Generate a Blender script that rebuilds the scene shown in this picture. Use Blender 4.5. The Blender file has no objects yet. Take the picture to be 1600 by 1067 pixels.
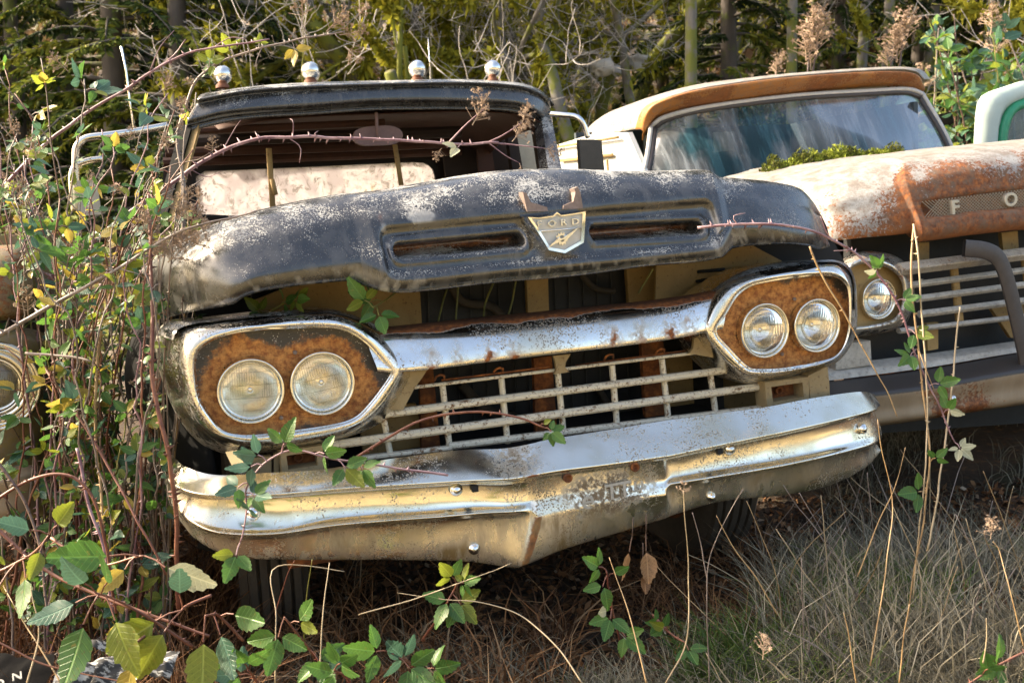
import bpy, math, random
import numpy as np
from mathutils import Matrix, Vector, Euler

random.seed(7)
rng = np.random.default_rng(7)
SC = bpy.context.scene
COL = SC.collection
rad = math.radians

# ------------------------------------------------------------------ camera
CAM_H = 1.12
cam_d = bpy.data.cameras.new('camera')
cam = bpy.data.objects.new('camera', cam_d)
COL.objects.link(cam)
cam.location = (0, 0, CAM_H)
cam.rotation_euler = (rad(84), 0, 0)
cam_d.sensor_width = 36
cam_d.lens = 34.875
cam_d.clip_start = 0.05
cam_d.clip_end = 600
cam_d.dof.use_dof = True
cam_d.dof.focus_distance = 2.75
cam_d.dof.aperture_fstop = 7.0
SC.camera = cam

# ------------------------------------------------------------------ light
SUN_AZ = (-0.97, 0.15)            # the sun stands left of the trucks, a touch behind them
SUN_EL = rad(31)
_h = math.hypot(*SUN_AZ)
SUN = Vector((SUN_AZ[0] / _h * math.cos(SUN_EL), SUN_AZ[1] / _h * math.cos(SUN_EL), math.sin(SUN_EL)))
world = bpy.data.worlds.new('World')
SC.world = world
world.use_nodes = True
_nt = world.node_tree
_bg = _nt.nodes['Background']
_sky = _nt.nodes.new('ShaderNodeTexSky')
_sky.sky_type = 'NISHITA'
_sky.sun_disc = False
_sky.sun_elevation = SUN_EL
_sky.sun_rotation = math.atan2(SUN.x, SUN.y)
_sky.air_density = 1.0
_sky.dust_density = 5.0
_sky.ozone_density = 0.2
_nt.links.new(_sky.outputs[0], _bg.inputs[0])
_bg.inputs[1].default_value = 0.15
sun_d = bpy.data.lights.new('sun', 'SUN')
sun_d.energy = 3.4
sun_d.angle = rad(0.6)
sun_d.color = (1.0, 0.88, 0.70)
sun = bpy.data.objects.new('sun', sun_d)
COL.objects.link(sun)
sun.rotation_euler = (-SUN).to_track_quat('-Z', 'Y').to_euler()
sun.location = SUN * 30

SC.view_settings.view_transform = 'Standard'
SC.view_settings.look = 'None'
SC.view_settings.gamma = 1
SC.view_settings.use_curve_mapping = False
SC.view_settings.exposure = 1.88
SC.view_settings.use_white_balance = True      # the camera is set for the shade: slightly warm
SC.view_settings.white_balance_temperature = 6950
SC.render.engine = 'CYCLES'
SC.cycles.use_denoising = True
SC.cycles.max_bounces = 10
SC.cycles.diffuse_bounces = 4
SC.cycles.glossy_bounces = 5
SC.cycles.transmission_bounces = 8
SC.cycles.transparent_max_bounces = 12
SC.cycles.sample_clamp_indirect = 6

# ------------------------------------------------------------------ frames
F_PX, CX, CY = 1550.0, 800.0, 533.5
PITCH = rad(-6)


def rot(yaw, roll):
    c, s = math.cos(yaw), math.sin(yaw)
    Ry = np.array([[c, -s, 0], [s, c, 0], [0, 0, 1]])
    c, s = math.cos(roll), math.sin(roll)
    return Ry @ np.array([[c, 0, -s], [0, 1, 0], [s, 0, c]])


# the trucks stand side by side on a bank: one frame for the row (x along the row, y to the rear, z up)
ROW = rot(0.33653, 0.07079)
ROW_T = np.array([0.13214, 2.74173, CAM_H - 0.32472])
ROW_M = Matrix([list(ROW[i]) + [ROW_T[i]] for i in range(3)] + [[0, 0, 0, 1]])


def ray(px, py):
    a, b = (px - CX) / F_PX, (CY - py) / F_PX
    c, s = math.cos(PITCH), math.sin(PITCH)
    return np.array([a, c - s * b, s + c * b])


def W(px, py, d):
    """world point seen at a photo pixel, d metres along the view axis"""
    return np.array([0, 0, CAM_H]) + ray(px, py) * d


def U(px, py, y):
    """row-frame point seen at a photo pixel on the plane y of the row"""
    o = ROW.T @ (np.array([0, 0, CAM_H]) - ROW_T)
    r = ROW.T @ ray(px, py)
    return o + r * ((y - o[1]) / r[1])


def UL(pts, y=None):
    return np.array([U(p[0], p[1], p[2] if y is None else y) for p in pts])


def to_world(P):
    return np.asarray(P) @ ROW.T + ROW_T


# ------------------------------------------------------------------ curves and meshes
def crom(P, t):
    """Catmull-Rom through P at parameters t in 0..len-1 (uniform knots by chord)"""
    P = np.asarray(P, float)
    n = len(P)
    d = np.linalg.norm(np.diff(P, axis=0), axis=1) + 1e-9
    k = np.concatenate([[0], np.cumsum(np.sqrt(d))])
    k = k / k[-1]
    m = np.zeros_like(P)
    for i in range(n):
        a, b = max(i - 1, 0), min(i + 1, n - 1)
        m[i] = (P[b] - P[a]) / (k[b] - k[a])
    t = np.clip(np.asarray(t, float), 0, 1)
    i = np.clip(np.searchsorted(k, t, side='right') - 1, 0, n - 2)
    h = (k[i + 1] - k[i])
    s = ((t - k[i]) / h)[:, None]
    h = h[:, None]
    return ((2 * s**3 - 3 * s**2 + 1) * P[i] + (s**3 - 2 * s**2 + s) * h * m[i]
            + (-2 * s**3 + 3 * s**2) * P[i + 1] + (s**3 - s**2) * h * m[i + 1])


def resample(P, n):
    P = np.asarray(P, float)
    if len(P) == 2:
        return P[0] + (P[1] - P[0]) * np.linspace(0, 1, n)[:, None]
    Q = crom(P, np.linspace(0, 1, max(8 * len(P), 2 * n)))
    d = np.concatenate([[0], np.cumsum(np.linalg.norm(np.diff(Q, axis=0), axis=1))])
    s = np.linspace(0, d[-1], n)
    return np.stack([np.interp(s, d, Q[:, j]) for j in range(P.shape[1])], 1)


def closed(P, n):
    P = np.asarray(P, float)
    k = len(P)
    Q = crom(np.vstack([P[-3:], P, P[:3]]), np.linspace(0, 1, 60 * (k + 6)))
    a = np.argmin(np.linalg.norm(Q - P[0], axis=1)[:len(Q) // 2])
    b = len(Q) // 2 + np.argmin(np.linalg.norm(Q[len(Q) // 2:] - P[0], axis=1))
    Q = Q[a:b + 1]
    d = np.concatenate([[0], np.cumsum(np.linalg.norm(np.diff(Q, axis=0), axis=1))])
    s = np.linspace(0, d[-1], n, endpoint=False)
    return np.stack([np.interp(s, d, Q[:, j]) for j in range(P.shape[1])], 1)


def net(rows, nu, nv):
    """rows: list of rows, each a list of segments of points; nu: samples per segment; nv: samples over all rows"""
    R = [np.vstack([resample(seg, n) for seg, n in zip(r, nu)]) for r in rows]
    R = np.array(R)
    out = np.empty((nv, R.shape[1], 3))
    t = np.linspace(0, 1, nv)
    # common knots from the mean chord so that rows stay rows
    d = np.linalg.norm(np.diff(R, axis=0), axis=2).mean(1)
    k = np.concatenate([[0], np.cumsum(d)]) / d.sum()
    m = np.zeros_like(R)
    for i in range(len(R)):
        a, b = max(i - 1, 0), min(i + 1, len(R) - 1)
        m[i] = (R[b] - R[a]) / (k[b] - k[a])
    i = np.clip(np.searchsorted(k, t, side='right') - 1, 0, len(R) - 2)
    h = (k[i + 1] - k[i])[:, None, None]
    s = (t - k[i])[:, None, None] / h
    out = ((2 * s**3 - 3 * s**2 + 1) * R[i] + (s**3 - 2 * s**2 + s) * h * m[i]
           + (-2 * s**3 + 3 * s**2) * R[i + 1] + (s**3 - s**2) * h * m[i + 1])
    return out, k


def grid_faces(nv, nu, wrap=False):
    i, j = np.meshgrid(np.arange(nv - 1), np.arange(nu if wrap else nu - 1), indexing='ij')
    a = i * nu + j
    b = i * nu + (j + 1) % nu
    return np.stack([a, b, b + nu, a + nu], -1).reshape(-1, 4)


class MB:
    """collects shapes into one mesh"""
    def __init__(self):
        self.V, self.F, self.n = [], [], 0

    def add(self, V, F):
        V = np.asarray(V, float).reshape(-1, 3)
        self.V.append(V)
        self.F += [tuple(int(q) + self.n for q in f) for f in F]
        self.n += len(V)
        return self

    def grid(self, G, wrap=False):
        G = np.asarray(G)
        return self.add(G.reshape(-1, 3), grid_faces(G.shape[0], G.shape[1], wrap))

    def box(self, c, s, R=None):
        x = np.array([[i, j, k] for i in (-.5, .5) for j in (-.5, .5) for k in (-.5, .5)]) * np.asarray(s)
        if R is not None:
            x = x @ np.asarray(R).T
        return self.add(x + np.asarray(c), [(0, 1, 3, 2), (4, 6, 7, 5), (0, 4, 5, 1), (2, 3, 7, 6), (0, 2, 6, 4), (1, 5, 7, 3)])

    def bar(self, p, q, w, h, up=(0, 0, 1), bev=0.25):
        """beam from p to q with a bevelled section, w across, h along up"""
        p, q = np.asarray(p, float), np.asarray(q, float)
        d = q - p
        d /= np.linalg.norm(d)
        s = np.cross(d, up)
        s /= np.linalg.norm(s)
        u = np.cross(s, d)
        b = bev * min(w, h)
        sec = [(-w / 2, -h / 2 + b), (-w / 2 + b, -h / 2), (w / 2 - b, -h / 2), (w / 2, -h / 2 + b),
               (w / 2, h / 2 - b), (w / 2 - b, h / 2), (-w / 2 + b, h / 2), (-w / 2, h / 2 - b)]
        A = [p + s * a + u * c for a, c in sec]
        B = [q + s * a + u * c for a, c in sec]
        F = [(i, (i + 1) % 8, 8 + (i + 1) % 8, 8 + i) for i in range(8)] + [tuple(range(7, -1, -1)), tuple(range(8, 16))]
        return self.add(A + B, F)

    def tube(self, P, r, seg=8, cap=True):
        P = np.asarray(P, float)
        n = len(P)
        r = np.broadcast_to(np.asarray(r, float), (n,)) if np.ndim(r) == 0 or len(r) == n else np.interp(np.linspace(0, 1, n), np.linspace(0, 1, len(r)), r)
        T = np.gradient(P, axis=0)
        T /= np.linalg.norm(T, axis=1)[:, None] + 1e-12
        a = np.array([0, 0, 1.0]) if abs(T[0][2]) < .9 else np.array([1.0, 0, 0])
        N = np.cross(T[0], a)
        N /= np.linalg.norm(N)
        V = []
        ang = np.arange(seg) * 2 * np.pi / seg
        for i in range(n):
            N = N - T[i] * np.dot(N, T[i])
            N /= np.linalg.norm(N) + 1e-12
            B = np.cross(T[i], N)
            V.append(P[i] + r[i] * (np.cos(ang)[:, None] * N + np.sin(ang)[:, None] * B))
        F = [tuple(f) for f in grid_faces(n, seg, True)]
        if cap:
            F += [tuple(range(seg - 1, -1, -1)), tuple(range((n - 1) * seg, n * seg))]
        return self.add(np.vstack(V), F)

    def lathe(self, prof, c, axis=(0, 1, 0), seg=32):
        """prof: (radius, along axis)"""
        ax = np.asarray(axis, float)
        ax /= np.linalg.norm(ax)
        a = np.cross(ax, (0, 0, 1)) if abs(ax[2]) < .9 else np.cross(ax, (1, 0, 0))
        a /= np.linalg.norm(a)
        b = np.cross(ax, a)
        th = np.arange(seg) * 2 * np.pi / seg
        G = np.array([[np.asarray(c) + ax * h + r * (math.cos(t) * a + math.sin(t) * b) for t in th] for r, h in prof])
        return self.grid(G, True)

    def prism(self, P, thick, d=(0, 1, 0)):
        """polygon P pushed back by thick along d"""
        P = np.asarray(P, float)
        n = len(P)
        Q = P + np.asarray(d, float) * thick
        F = [tuple(range(n)), tuple(range(2 * n - 1, n - 1, -1))] + [(i, n + i, n + (i + 1) % n, (i + 1) % n) for i in range(n)]
        return self.add(np.vstack([P, Q]), F)

    def ball(self, c, r, seg=16, rings=10, squash=(1, 1, 1)):
        th = np.linspace(0.001, np.pi - .001, rings)
        ph = np.arange(seg) * 2 * np.pi / seg
        G = np.array([[np.asarray(c) + r * np.asarray(squash) * np.array([math.sin(t) * math.cos(p), math.sin(t) * math.sin(p), math.cos(t)]) for p in ph] for t in th])
        return self.grid(G, True)


OFF = {}


def mesh_from(name, V, F, smooth=True, attrs=None, mats=None):
    me = bpy.data.meshes.new(name)
    V = np.asarray(V, float).reshape(-1, 3)
    if isinstance(F, np.ndarray) and F.ndim == 2 and len(F) > 2000:
        k = F.shape[1]
        me.vertices.add(len(V))
        me.vertices.foreach_set('co', V.ravel().astype(np.float32))
        me.loops.add(F.size)
        me.loops.foreach_set('vertex_index', F.ravel().astype(np.int32))
        me.polygons.add(len(F))
        me.polygons.foreach_set('loop_start', np.arange(0, F.size, k, dtype=np.int32))
        me.update(calc_edges=True)
    else:
        me.from_pydata(V.tolist(), [], [tuple(int(q) for q in f) for f in F])
        me.update()
    if smooth:
        me.polygons.foreach_set('use_smooth', np.ones(len(me.polygons), dtype=bool))
    for k, a in (attrs or {}).items():
        at = me.attributes.new(k, 'FLOAT', 'POINT')
        at.data.foreach_set('value', np.asarray(a, np.float32).ravel())
    return me


def link(name, me, mat=None, parent=None, loc=None, off=None):
    o = bpy.data.objects.new(name, me)
    COL.objects.link(o)
    if mat is not None and me is not None and not me.materials:
        me.materials.append(mat)
    if parent is not None:
        o.parent = parent
    if loc is not None:
        o.location = loc
    return o


def part(name, mb, mat, parent, smooth=True, sharp=None, attrs=None, solid=0, label=None, V=None, F=None):
    """a child mesh; coordinates are those of the frame of its thing"""
    if V is None:
        V, F = np.vstack(mb.V), mb.F
    off = OFF[parent.name]
    me = mesh_from(name, np.asarray(V).reshape(-1, 3) - off, F, smooth, attrs)
    if smooth and sharp is not None:
        me.set_sharp_from_angle(angle=rad(sharp))
    o = link(name, me, mat, parent)
    OFF[o.name] = off
    if solid:
        m = o.modifiers.new('thickness', 'SOLIDIFY')
        m.thickness = solid
        m.offset = 0
    if label:
        o['label'] = label
    return o


def tag(o, label=None, cat=None, group=None, kind=None):
    if label:
        o['label'] = label
    if cat:
        o['category'] = cat
    if group:
        o['group'] = group
    if kind:
        o['kind'] = kind
    return o


def thing_row(name, label, cat, base, group=None):
    """an Empty at the thing's base, standing in the row frame"""
    o = bpy.data.objects.new(name, None)
    COL.objects.link(o)
    o.empty_display_size = .2
    o.matrix_world = ROW_M @ Matrix.Translation(Vector(base))
    OFF[o.name] = np.array(base, float)
    return tag(o, label, cat, group)


def thing(name, label, cat, loc=(0, 0, 0), group=None):
    o = bpy.data.objects.new(name, None)
    COL.objects.link(o)
    o.empty_display_size = .2
    o.location = loc
    OFF[o.name] = np.array(loc, float)
    return tag(o, label, cat, group)


def whole(name, mb, mat, label, cat, base=None, group=None, kind=None, smooth=True, V=None, F=None, attrs=None):
    """a thing that is one mesh, in world coordinates, origin at its base"""
    if V is None:
        V, F = np.vstack(mb.V), mb.F
    V = np.asarray(V).reshape(-1, 3)
    base = V[np.argmin(V[:, 2])] if base is None else np.asarray(base, float)
    me = mesh_from(name, V - base, F, smooth, attrs)
    o = link(name, me, mat, None, base)
    OFF[o.name] = np.array(base, float)
    return tag(o, label, cat, group, kind)


def sstep(a, b, x):
    t = np.clip((x - a) / (b - a), 0, 1)
    return t * t * (3 - 2 * t)


def vnoise(P, scale=1.0, seed=0):
    """cheap smooth value noise in 3-D, -1..1"""
    P = np.asarray(P, float) * scale + seed * 17.31
    i = np.floor(P).astype(np.int64)
    f = P - i
    f = f * f * (3 - 2 * f)

    def h(a):
        n = a[..., 0] * 374761393 + a[..., 1] * 668265263 + a[..., 2] * 2147483647 + seed * 974711
        n = (n ^ (n >> 13)) * 1274126177
        n = n ^ (n >> 16)
        return (n & 0xffff) / 32767.5 - 1
    r = 0
    for dx in (0, 1):
        for dy in (0, 1):
            for dz in (0, 1):
                w = (f[..., 0] if dx else 1 - f[..., 0]) * (f[..., 1] if dy else 1 - f[..., 1]) * (f[..., 2] if dz else 1 - f[..., 2])
                r = r + w * h(i + np.array([dx, dy, dz]))
    return r


def fbm(P, scale=1.0, seed=0, oct=3):
    return sum(vnoise(P, scale * 2**k, seed + k) * .5**k for k in range(oct))
# ------------------------------------------------------------------ materials
class NT:
    def __init__(self, name):
        self.mat = bpy.data.materials.new(name)
        self.mat.use_nodes = True
        self.nt = self.mat.node_tree
        self.b = self.nt.nodes['Principled BSDF']
        self._tc = None

    def n(self, typ, **kw):
        x = self.nt.nodes.new(typ)
        for k, v in kw.items():
            setattr(x, k, v)
        return x

    def put(self, sock, v):
        if isinstance(v, (int, float)):
            sock.default_value = v
        elif isinstance(v, tuple):
            sock.default_value = v if len(v) != 3 or sock.type == 'VECTOR' else (*v, 1)
        else:
            self.nt.links.new(v, sock)

    def co(self, scale=None, kind='Object'):
        if self._tc is None:
            self._tc = self.n('ShaderNodeTexCoord')
        s = self._tc.outputs[kind]
        if scale is None:
            return s
        m = self.n('ShaderNodeMapping')
        self.nt.links.new(s, m.inputs[0])
        m.inputs['Scale'].default_value = scale if isinstance(scale, tuple) else (scale,) * 3
        return m.outputs[0]

    def noise(self, scale, detail=5, rough=.6, dist=0, stretch=None, off=0):
        x = self.n('ShaderNodeTexNoise')
        m = self.n('ShaderNodeMapping')
        self.nt.links.new(self.co(), m.inputs[0])
        m.inputs['Scale'].default_value = stretch or (1, 1, 1)
        m.inputs['Location'].default_value = (off, off * 1.7, off * .3)
        self.nt.links.new(m.outputs[0], x.inputs['Vector'])
        x.inputs['Scale'].default_value = scale
        x.inputs['Detail'].default_value = detail
        x.inputs['Roughness'].default_value = rough
        x.inputs['Distortion'].default_value = dist
        return x.outputs['Fac']

    def vor(self, scale, feature='F1', out='Distance', rand=1.0, stretch=None):
        x = self.n('ShaderNodeTexVoronoi', feature=feature)
        self.nt.links.new(self.co(stretch) if stretch else self.co(), x.inputs['Vector'])
        x.inputs['Scale'].default_value = scale
        x.inputs['Randomness'].default_value = rand
        return x.outputs[out]

    def ramp(self, fac, *stops, interp='LINEAR'):
        x = self.n('ShaderNodeValToRGB')
        x.color_ramp.interpolation = interp
        e = x.color_ramp.elements
        while len(e) < len(stops):
            e.new(.5)
        for q, (p, c) in zip(e, stops):
            q.position = p
            q.color = (c, c, c, 1) if isinstance(c, (int, float)) else (*c, 1)
        self.nt.links.new(fac, x.inputs[0])
        return x.outputs[0]

    def step(self, fac, a, b):
        x = self.n('ShaderNodeMapRange', interpolation_type='SMOOTHSTEP')
        self.put(x.inputs['Value'], fac)
        x.inputs['From Min'].default_value = a
        x.inputs['From Max'].default_value = b
        return x.outputs[0]

    def mix(self, fac, a, b, mode='MIX'):
        x = self.n('ShaderNodeMix', data_type='RGBA', blend_type=mode)
        self.put(x.inputs[0], fac)
        self.put(x.inputs[6], a)
        self.put(x.inputs[7], b)
        return x.outputs[2]

    def mixf(self, fac, a, b):
        x = self.n('ShaderNodeMix', data_type='FLOAT')
        self.put(x.inputs[0], fac)
        self.put(x.inputs[2], a)
        self.put(x.inputs[3], b)
        return x.outputs[0]

    def math(self, op, a, b=0.0, clamp=False):
        x = self.n('ShaderNodeMath', operation=op, use_clamp=clamp)
        self.put(x.inputs[0], a)
        self.put(x.inputs[1], b)
        return x.outputs[0]

    def attr(self, name):
        x = self.n('ShaderNodeAttribute', attribute_name=name)
        return x.outputs['Fac']

    def up(self):
        x = self.n('ShaderNodeNewGeometry')
        s = self.n('ShaderNodeSeparateXYZ')
        self.nt.links.new(x.outputs['Normal'], s.inputs[0])
        return s.outputs['Z']

    def xyz(self):
        s = self.n('ShaderNodeSeparateXYZ')
        self.nt.links.new(self.co(), s.inputs[0])
        return s.outputs

    def rnd(self):
        return self.n('ShaderNodeObjectInfo').outputs['Random']

    def bump(self, h, strength=.3, dist=.01):
        x = self.n('ShaderNodeBump')
        x.inputs['Strength'].default_value = strength
        x.inputs['Distance'].default_value = dist
        self.put(x.inputs['Height'], h)
        self.nt.links.new(x.outputs[0], self.b.inputs['Normal'])

    def set(self, **kw):
        for k, v in kw.items():
            self.put(self.b.inputs[k.replace('_', ' ')], v)
        return self.mat


def rust_col(t, scale=40):
    n = t.noise(scale, 7, .7)
    return t.ramp(n, (.25, (.035, .012, .006)), (.45, (.14, .042, .012)), (.6, (.30, .10, .025)), (.78, (.42, .17, .045)))


def mk_rust(name='rust', bright=1.0):
    t = NT(name)
    c = rust_col(t)
    big = t.noise(9, 4)
    c = t.mix(t.step(big, .45, .7), c, (.09 * bright, .035 * bright, .015 * bright))
    t.bump(t.noise(120, 4, .7), .4, .004)
    return t.set(Base_Color=c, Roughness=.9)


def mk_black_paint():
    """old black paint, chalked, with pale lichen dots that favour the upward faces"""
    t = NT('black_paint')
    up = t.up()
    dots = t.vor(230)
    dots2 = t.vor(110)
    patch = t.noise(7, 5, .65)
    fine = t.noise(60, 6, .7)
    lim = t.math('ADD', t.math('MULTIPLY', t.math('MULTIPLY', t.step(up, .10, 1.0), t.step(patch, .30, .66)), .62), t.math('ADD', t.math('MULTIPLY', t.step(patch, .50, .72), .13), .055))
    m1 = t.math('MULTIPLY', t.step(t.math('SUBTRACT', lim, dots), -.02, .06), t.step(fine, .38, .52))
    m2 = t.math('MULTIPLY', t.step(t.math('SUBTRACT', t.math('MULTIPLY', lim, .75), dots2), .0, .05), t.step(t.noise(90, 5, .7, off=3), .45, .55))
    lich = t.math('MAXIMUM', m1, m2)
    chalk = t.math('MAXIMUM', t.step(t.noise(14, 6, .7, off=5), .38, .8), t.math('MULTIPLY', t.step(t.noise(16, 5, .65, off=6, stretch=(1.6, 1, .22)), .46, .72), .8))
    base = t.mix(chalk, (.013, .013, .0135), (.058, .057, .056))
    base = t.mix(t.attr('wear'), base, t.mix(t.noise(80), (.10, .10, .10), (.42, .41, .38)))
    base = t.mix(t.attr('rust'), base, rust_col(t, 60))
    c = t.mix(lich, base, t.mix(t.noise(30), (.26, .26, .25), (.46, .46, .44)))
    r = t.mixf(lich, t.mixf(chalk, .20, .42), .9)
    t.bump(t.math('ADD', t.math('MULTIPLY', lich, .6), t.math('MULTIPLY', fine, .15)), .35, .003)
    return t.set(Base_Color=c, Roughness=r, Specular_IOR_Level=t.mixf(lich, .95, .3))


def mk_chrome(name='chrome', pit=.5, rough=.10, tint=(.78, .77, .75)):
    t = NT(name)
    n1 = t.noise(5, 5, .65)
    n2 = t.noise(70, 6, .75)
    spots = t.vor(190)
    film = t.step(t.noise(3.5, 4, .6, stretch=(1, 1, 1.5), off=2), .42, .72)
    pitm = t.math('MULTIPLY', t.step(t.math('ADD', n1, t.math('MULTIPLY', n2, .7)), 1.02 - .35 * pit, 1.12 - .25 * pit), t.step(spots, .55, .25))
    pitm = t.math('MAXIMUM', pitm, t.math('MULTIPLY', t.attr('pit'), t.step(n2, .40, .56)))
    pitm = t.math('MAXIMUM', pitm, t.step(t.math('ADD', t.attr('rust'), t.math('MULTIPLY', n2, .6)), .75, 1.0))
    dirt = t.mix(n2, (.05, .035, .022), (.16, .10, .045))
    rc = rust_col(t, 70)
    dirt = t.mix(t.step(t.attr('rust'), .2, .6), dirt, rc)
    c = t.mix(film, tint, tuple(x * y for x, y in zip(tint, (.80, .76, .66))))
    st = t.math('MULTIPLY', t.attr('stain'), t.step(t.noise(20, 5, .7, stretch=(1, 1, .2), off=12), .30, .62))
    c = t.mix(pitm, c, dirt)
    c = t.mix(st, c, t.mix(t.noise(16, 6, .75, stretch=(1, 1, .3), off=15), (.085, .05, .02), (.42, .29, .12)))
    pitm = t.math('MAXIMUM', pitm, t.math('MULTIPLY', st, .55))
    met = t.mixf(pitm, 1.0, .0)
    r = t.mixf(pitm, t.mixf(film, rough, rough + .16), .85)
    t.bump(t.math('ADD', t.math('MULTIPLY', t.noise(11, 3, .5), .5), t.math('MULTIPLY', pitm, -.2)), .08, .006)
    return t.set(Base_Color=c, Metallic=met, Roughness=r)


def mk_ivory():
    """grille bars: worn ivory paint with rust freckles"""
    t = NT('ivory_enamel')
    n2 = t.noise(90, 6, .75)
    big = t.noise(8, 5, .6)
    c = t.mix(big, (.46, .42, .33), (.70, .66, .55))
    sp = t.step(t.math('ADD', t.math('MULTIPLY', big, .35), n2), .68, .82)
    c = t.mix(sp, c, t.mix(t.noise(50), (.05, .03, .018), (.22, .10, .03)))
    t.bump(n2, .2, .002)
    return t.set(Base_Color=c, Roughness=t.mixf(sp, .42, .85))


def mk_lamp_panel():
    t = NT('lamp_panel_paint')
    r = t.attr('rust')
    n = t.noise(75, 6, .75)
    m = t.step(t.math('ADD', r, t.math('MULTIPLY', t.math('SUBTRACT', n, .5), .9)), .3, .62)
    ring = rust_col(t, 55)
    ring = t.mix(.55, ring, t.mix(t.step(t.noise(60, 7, .8, off=8), .35, .65), (.20, .06, .014), (.78, .38, .11)))
    blk = t.mix(t.noise(20), (.014, .013, .012), (.05, .042, .033))
    spk = t.math('MULTIPLY', t.step(t.vor(170), .26, .16), t.step(n, .46, .56))
    blk = t.mix(spk, blk, (.45, .44, .41))
    c = t.mix(m, blk, ring)
    t.bump(t.math('ADD', n, t.math('MULTIPLY', t.n_wave(60, 'Z', .3), .35)), .45, .003)
    return t.set(Base_Color=c, Roughness=t.mixf(m, .4, .85))


def _n_wave(self, scale=34, axis='Z', dist=1.5):
    x = self.n('ShaderNodeTexWave', bands_direction=axis)
    self.nt.links.new(self.co(), x.inputs['Vector'])
    x.inputs['Scale'].default_value = scale
    x.inputs['Distortion'].default_value = dist
    return x.outputs['Fac']


NT.n_wave = _n_wave


def mk_tan_steel(name='tan_primer', a=(.20, .125, .045), b=(.44, .29, .11)):
    t = NT(name)
    n = t.noise(12, 6, .7)
    c = t.mix(n, a, b)
    f = t.noise(80, 6, .75)
    c = t.mix(t.step(f, .56, .7), c, (.09, .035, .014))
    t.bump(f, .25, .003)
    return t.set(Base_Color=c, Roughness=.7)


def mk_flat(name, col, rough=.6, metal=0.0, var=.35, scale=25, bump=.15):
    t = NT(name)
    n = t.noise(scale, 6, .7)
    c = t.mix(n, tuple(x * (1 - var) for x in col), tuple(min(1, x * (1 + var)) for x in col))
    if bump:
        t.bump(t.noise(scale * 4, 4, .7), bump, .003)
    return t.set(Base_Color=c, Roughness=rough, Metallic=metal)


def mk_lens():
    t = NT('lamp_glass')
    x, y, z = t.xyz()
    w1 = t.n('ShaderNodeTexWave', bands_direction='X')
    t.nt.links.new(t.co(), w1.inputs['Vector'])
    w1.inputs['Scale'].default_value = 36
    w2 = t.n('ShaderNodeTexWave', bands_direction='Z')
    t.nt.links.new(t.co(), w2.inputs['Vector'])
    w2.inputs['Scale'].default_value = 9
    blk = t.step(t.vor(22, 'F1', 'Color', 0.3), .35, .55)
    h = t.math('ADD', t.math('MULTIPLY', t.math('MULTIPLY', w1.outputs['Fac'], blk), .6), t.math('MULTIPLY', w2.outputs['Fac'], .5))
    t.bump(h, .16, .004)
    ln_ = t.math('MAXIMUM', t.step(t.math('ABSOLUTE', t.math('SUBTRACT', t.math('FRACT', t.math('MULTIPLY', z, 31.0)), .5)), .035, .015), t.math('MULTIPLY', blk, t.step(t.math('ABSOLUTE', t.math('SUBTRACT', t.math('FRACT', t.math('MULTIPLY', x, 170.0)), .5)), .16, .08)))
    d = t.step(t.noise(30, 6, .7), .52, .80)
    t.b.inputs['IOR'].default_value = 1.45
    return t.set(Base_Color=t.mix(t.math('MULTIPLY', ln_, .55), t.mix(d, (.96, .96, .94), (.80, .74, .60)), (.30, .27, .22)), Roughness=t.mixf(d, .02, .12), Transmission_Weight=t.mixf(d, .98, .80))


def mk_reflector():
    t = NT('lamp_reflector')
    n = t.noise(22, 5, .7)
    c = t.mix(t.step(n, .45, .7), (.90, .89, .86), (.66, .58, .42))
    return t.set(Base_Color=c, Metallic=1.0, Roughness=.13)


def mk_leaf(name, a, b, edge=(.20, .14, .03), trans=.35):
    t = NT(name)
    x, y, z = t.xyz()
    r = t.rnd()
    c = t.mix(r, a, b)
    n = t.noise(25, 5, .6)
    c = t.mix(t.step(n, .5, .75), c, tuple(q * .6 for q in a))
    # veins: midrib and slanted side veins in the leaf's own plane (y along the leaf, length 1)
    ax = t.math('ABSOLUTE', x)
    mid = t.step(ax, .028, .008)
    s = t.math('SUBTRACT', t.math('MULTIPLY', y, 8.5), t.math('MULTIPLY', ax, 6.0))
    side = t.step(t.math('ABSOLUTE', t.math('SUBTRACT', t.math('FRACT', s), .5)), .09, .02)
    v = t.math('MAXIMUM', mid, t.math('MULTIPLY', side, .6))
    c = t.mix(t.math('MULTIPLY', v, .55), c, tuple(min(1, q * 1.9 + .03) for q in b))
    ed = t.math('MULTIPLY', t.step(t.noise(9, 4, .7, off=9), .60, .72), .8)
    spot = t.math('MULTIPLY', t.step(t.vor(13), .22, .13), t.step(t.noise(5, 3, .6, off=21), .46, .56))
    c = t.mix(t.math('MULTIPLY', spot, .75), c, (.09, .045, .015))
    c = t.mix(ed, c, edge)
    t.bump(t.math('SUBTRACT', 1.0, v), .35, .03)
    t.set(Base_Color=c, Roughness=.42, Specular_IOR_Level=.45)
    tr = t.n('ShaderNodeBsdfTranslucent')
    t.nt.links.new(t.mix(.5, c, tuple(min(1, q * 2.0) for q in b)), tr.inputs[0])
    ms = t.n('ShaderNodeMixShader')
    ms.inputs[0].default_value = trans
    out = t.nt.nodes['Material Output']
    t.nt.links.new(t.b.outputs[0], ms.inputs[1])
    t.nt.links.new(tr.outputs[0], ms.inputs[2])
    t.nt.links.new(ms.outputs[0], out.inputs[0])
    return t.mat


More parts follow.
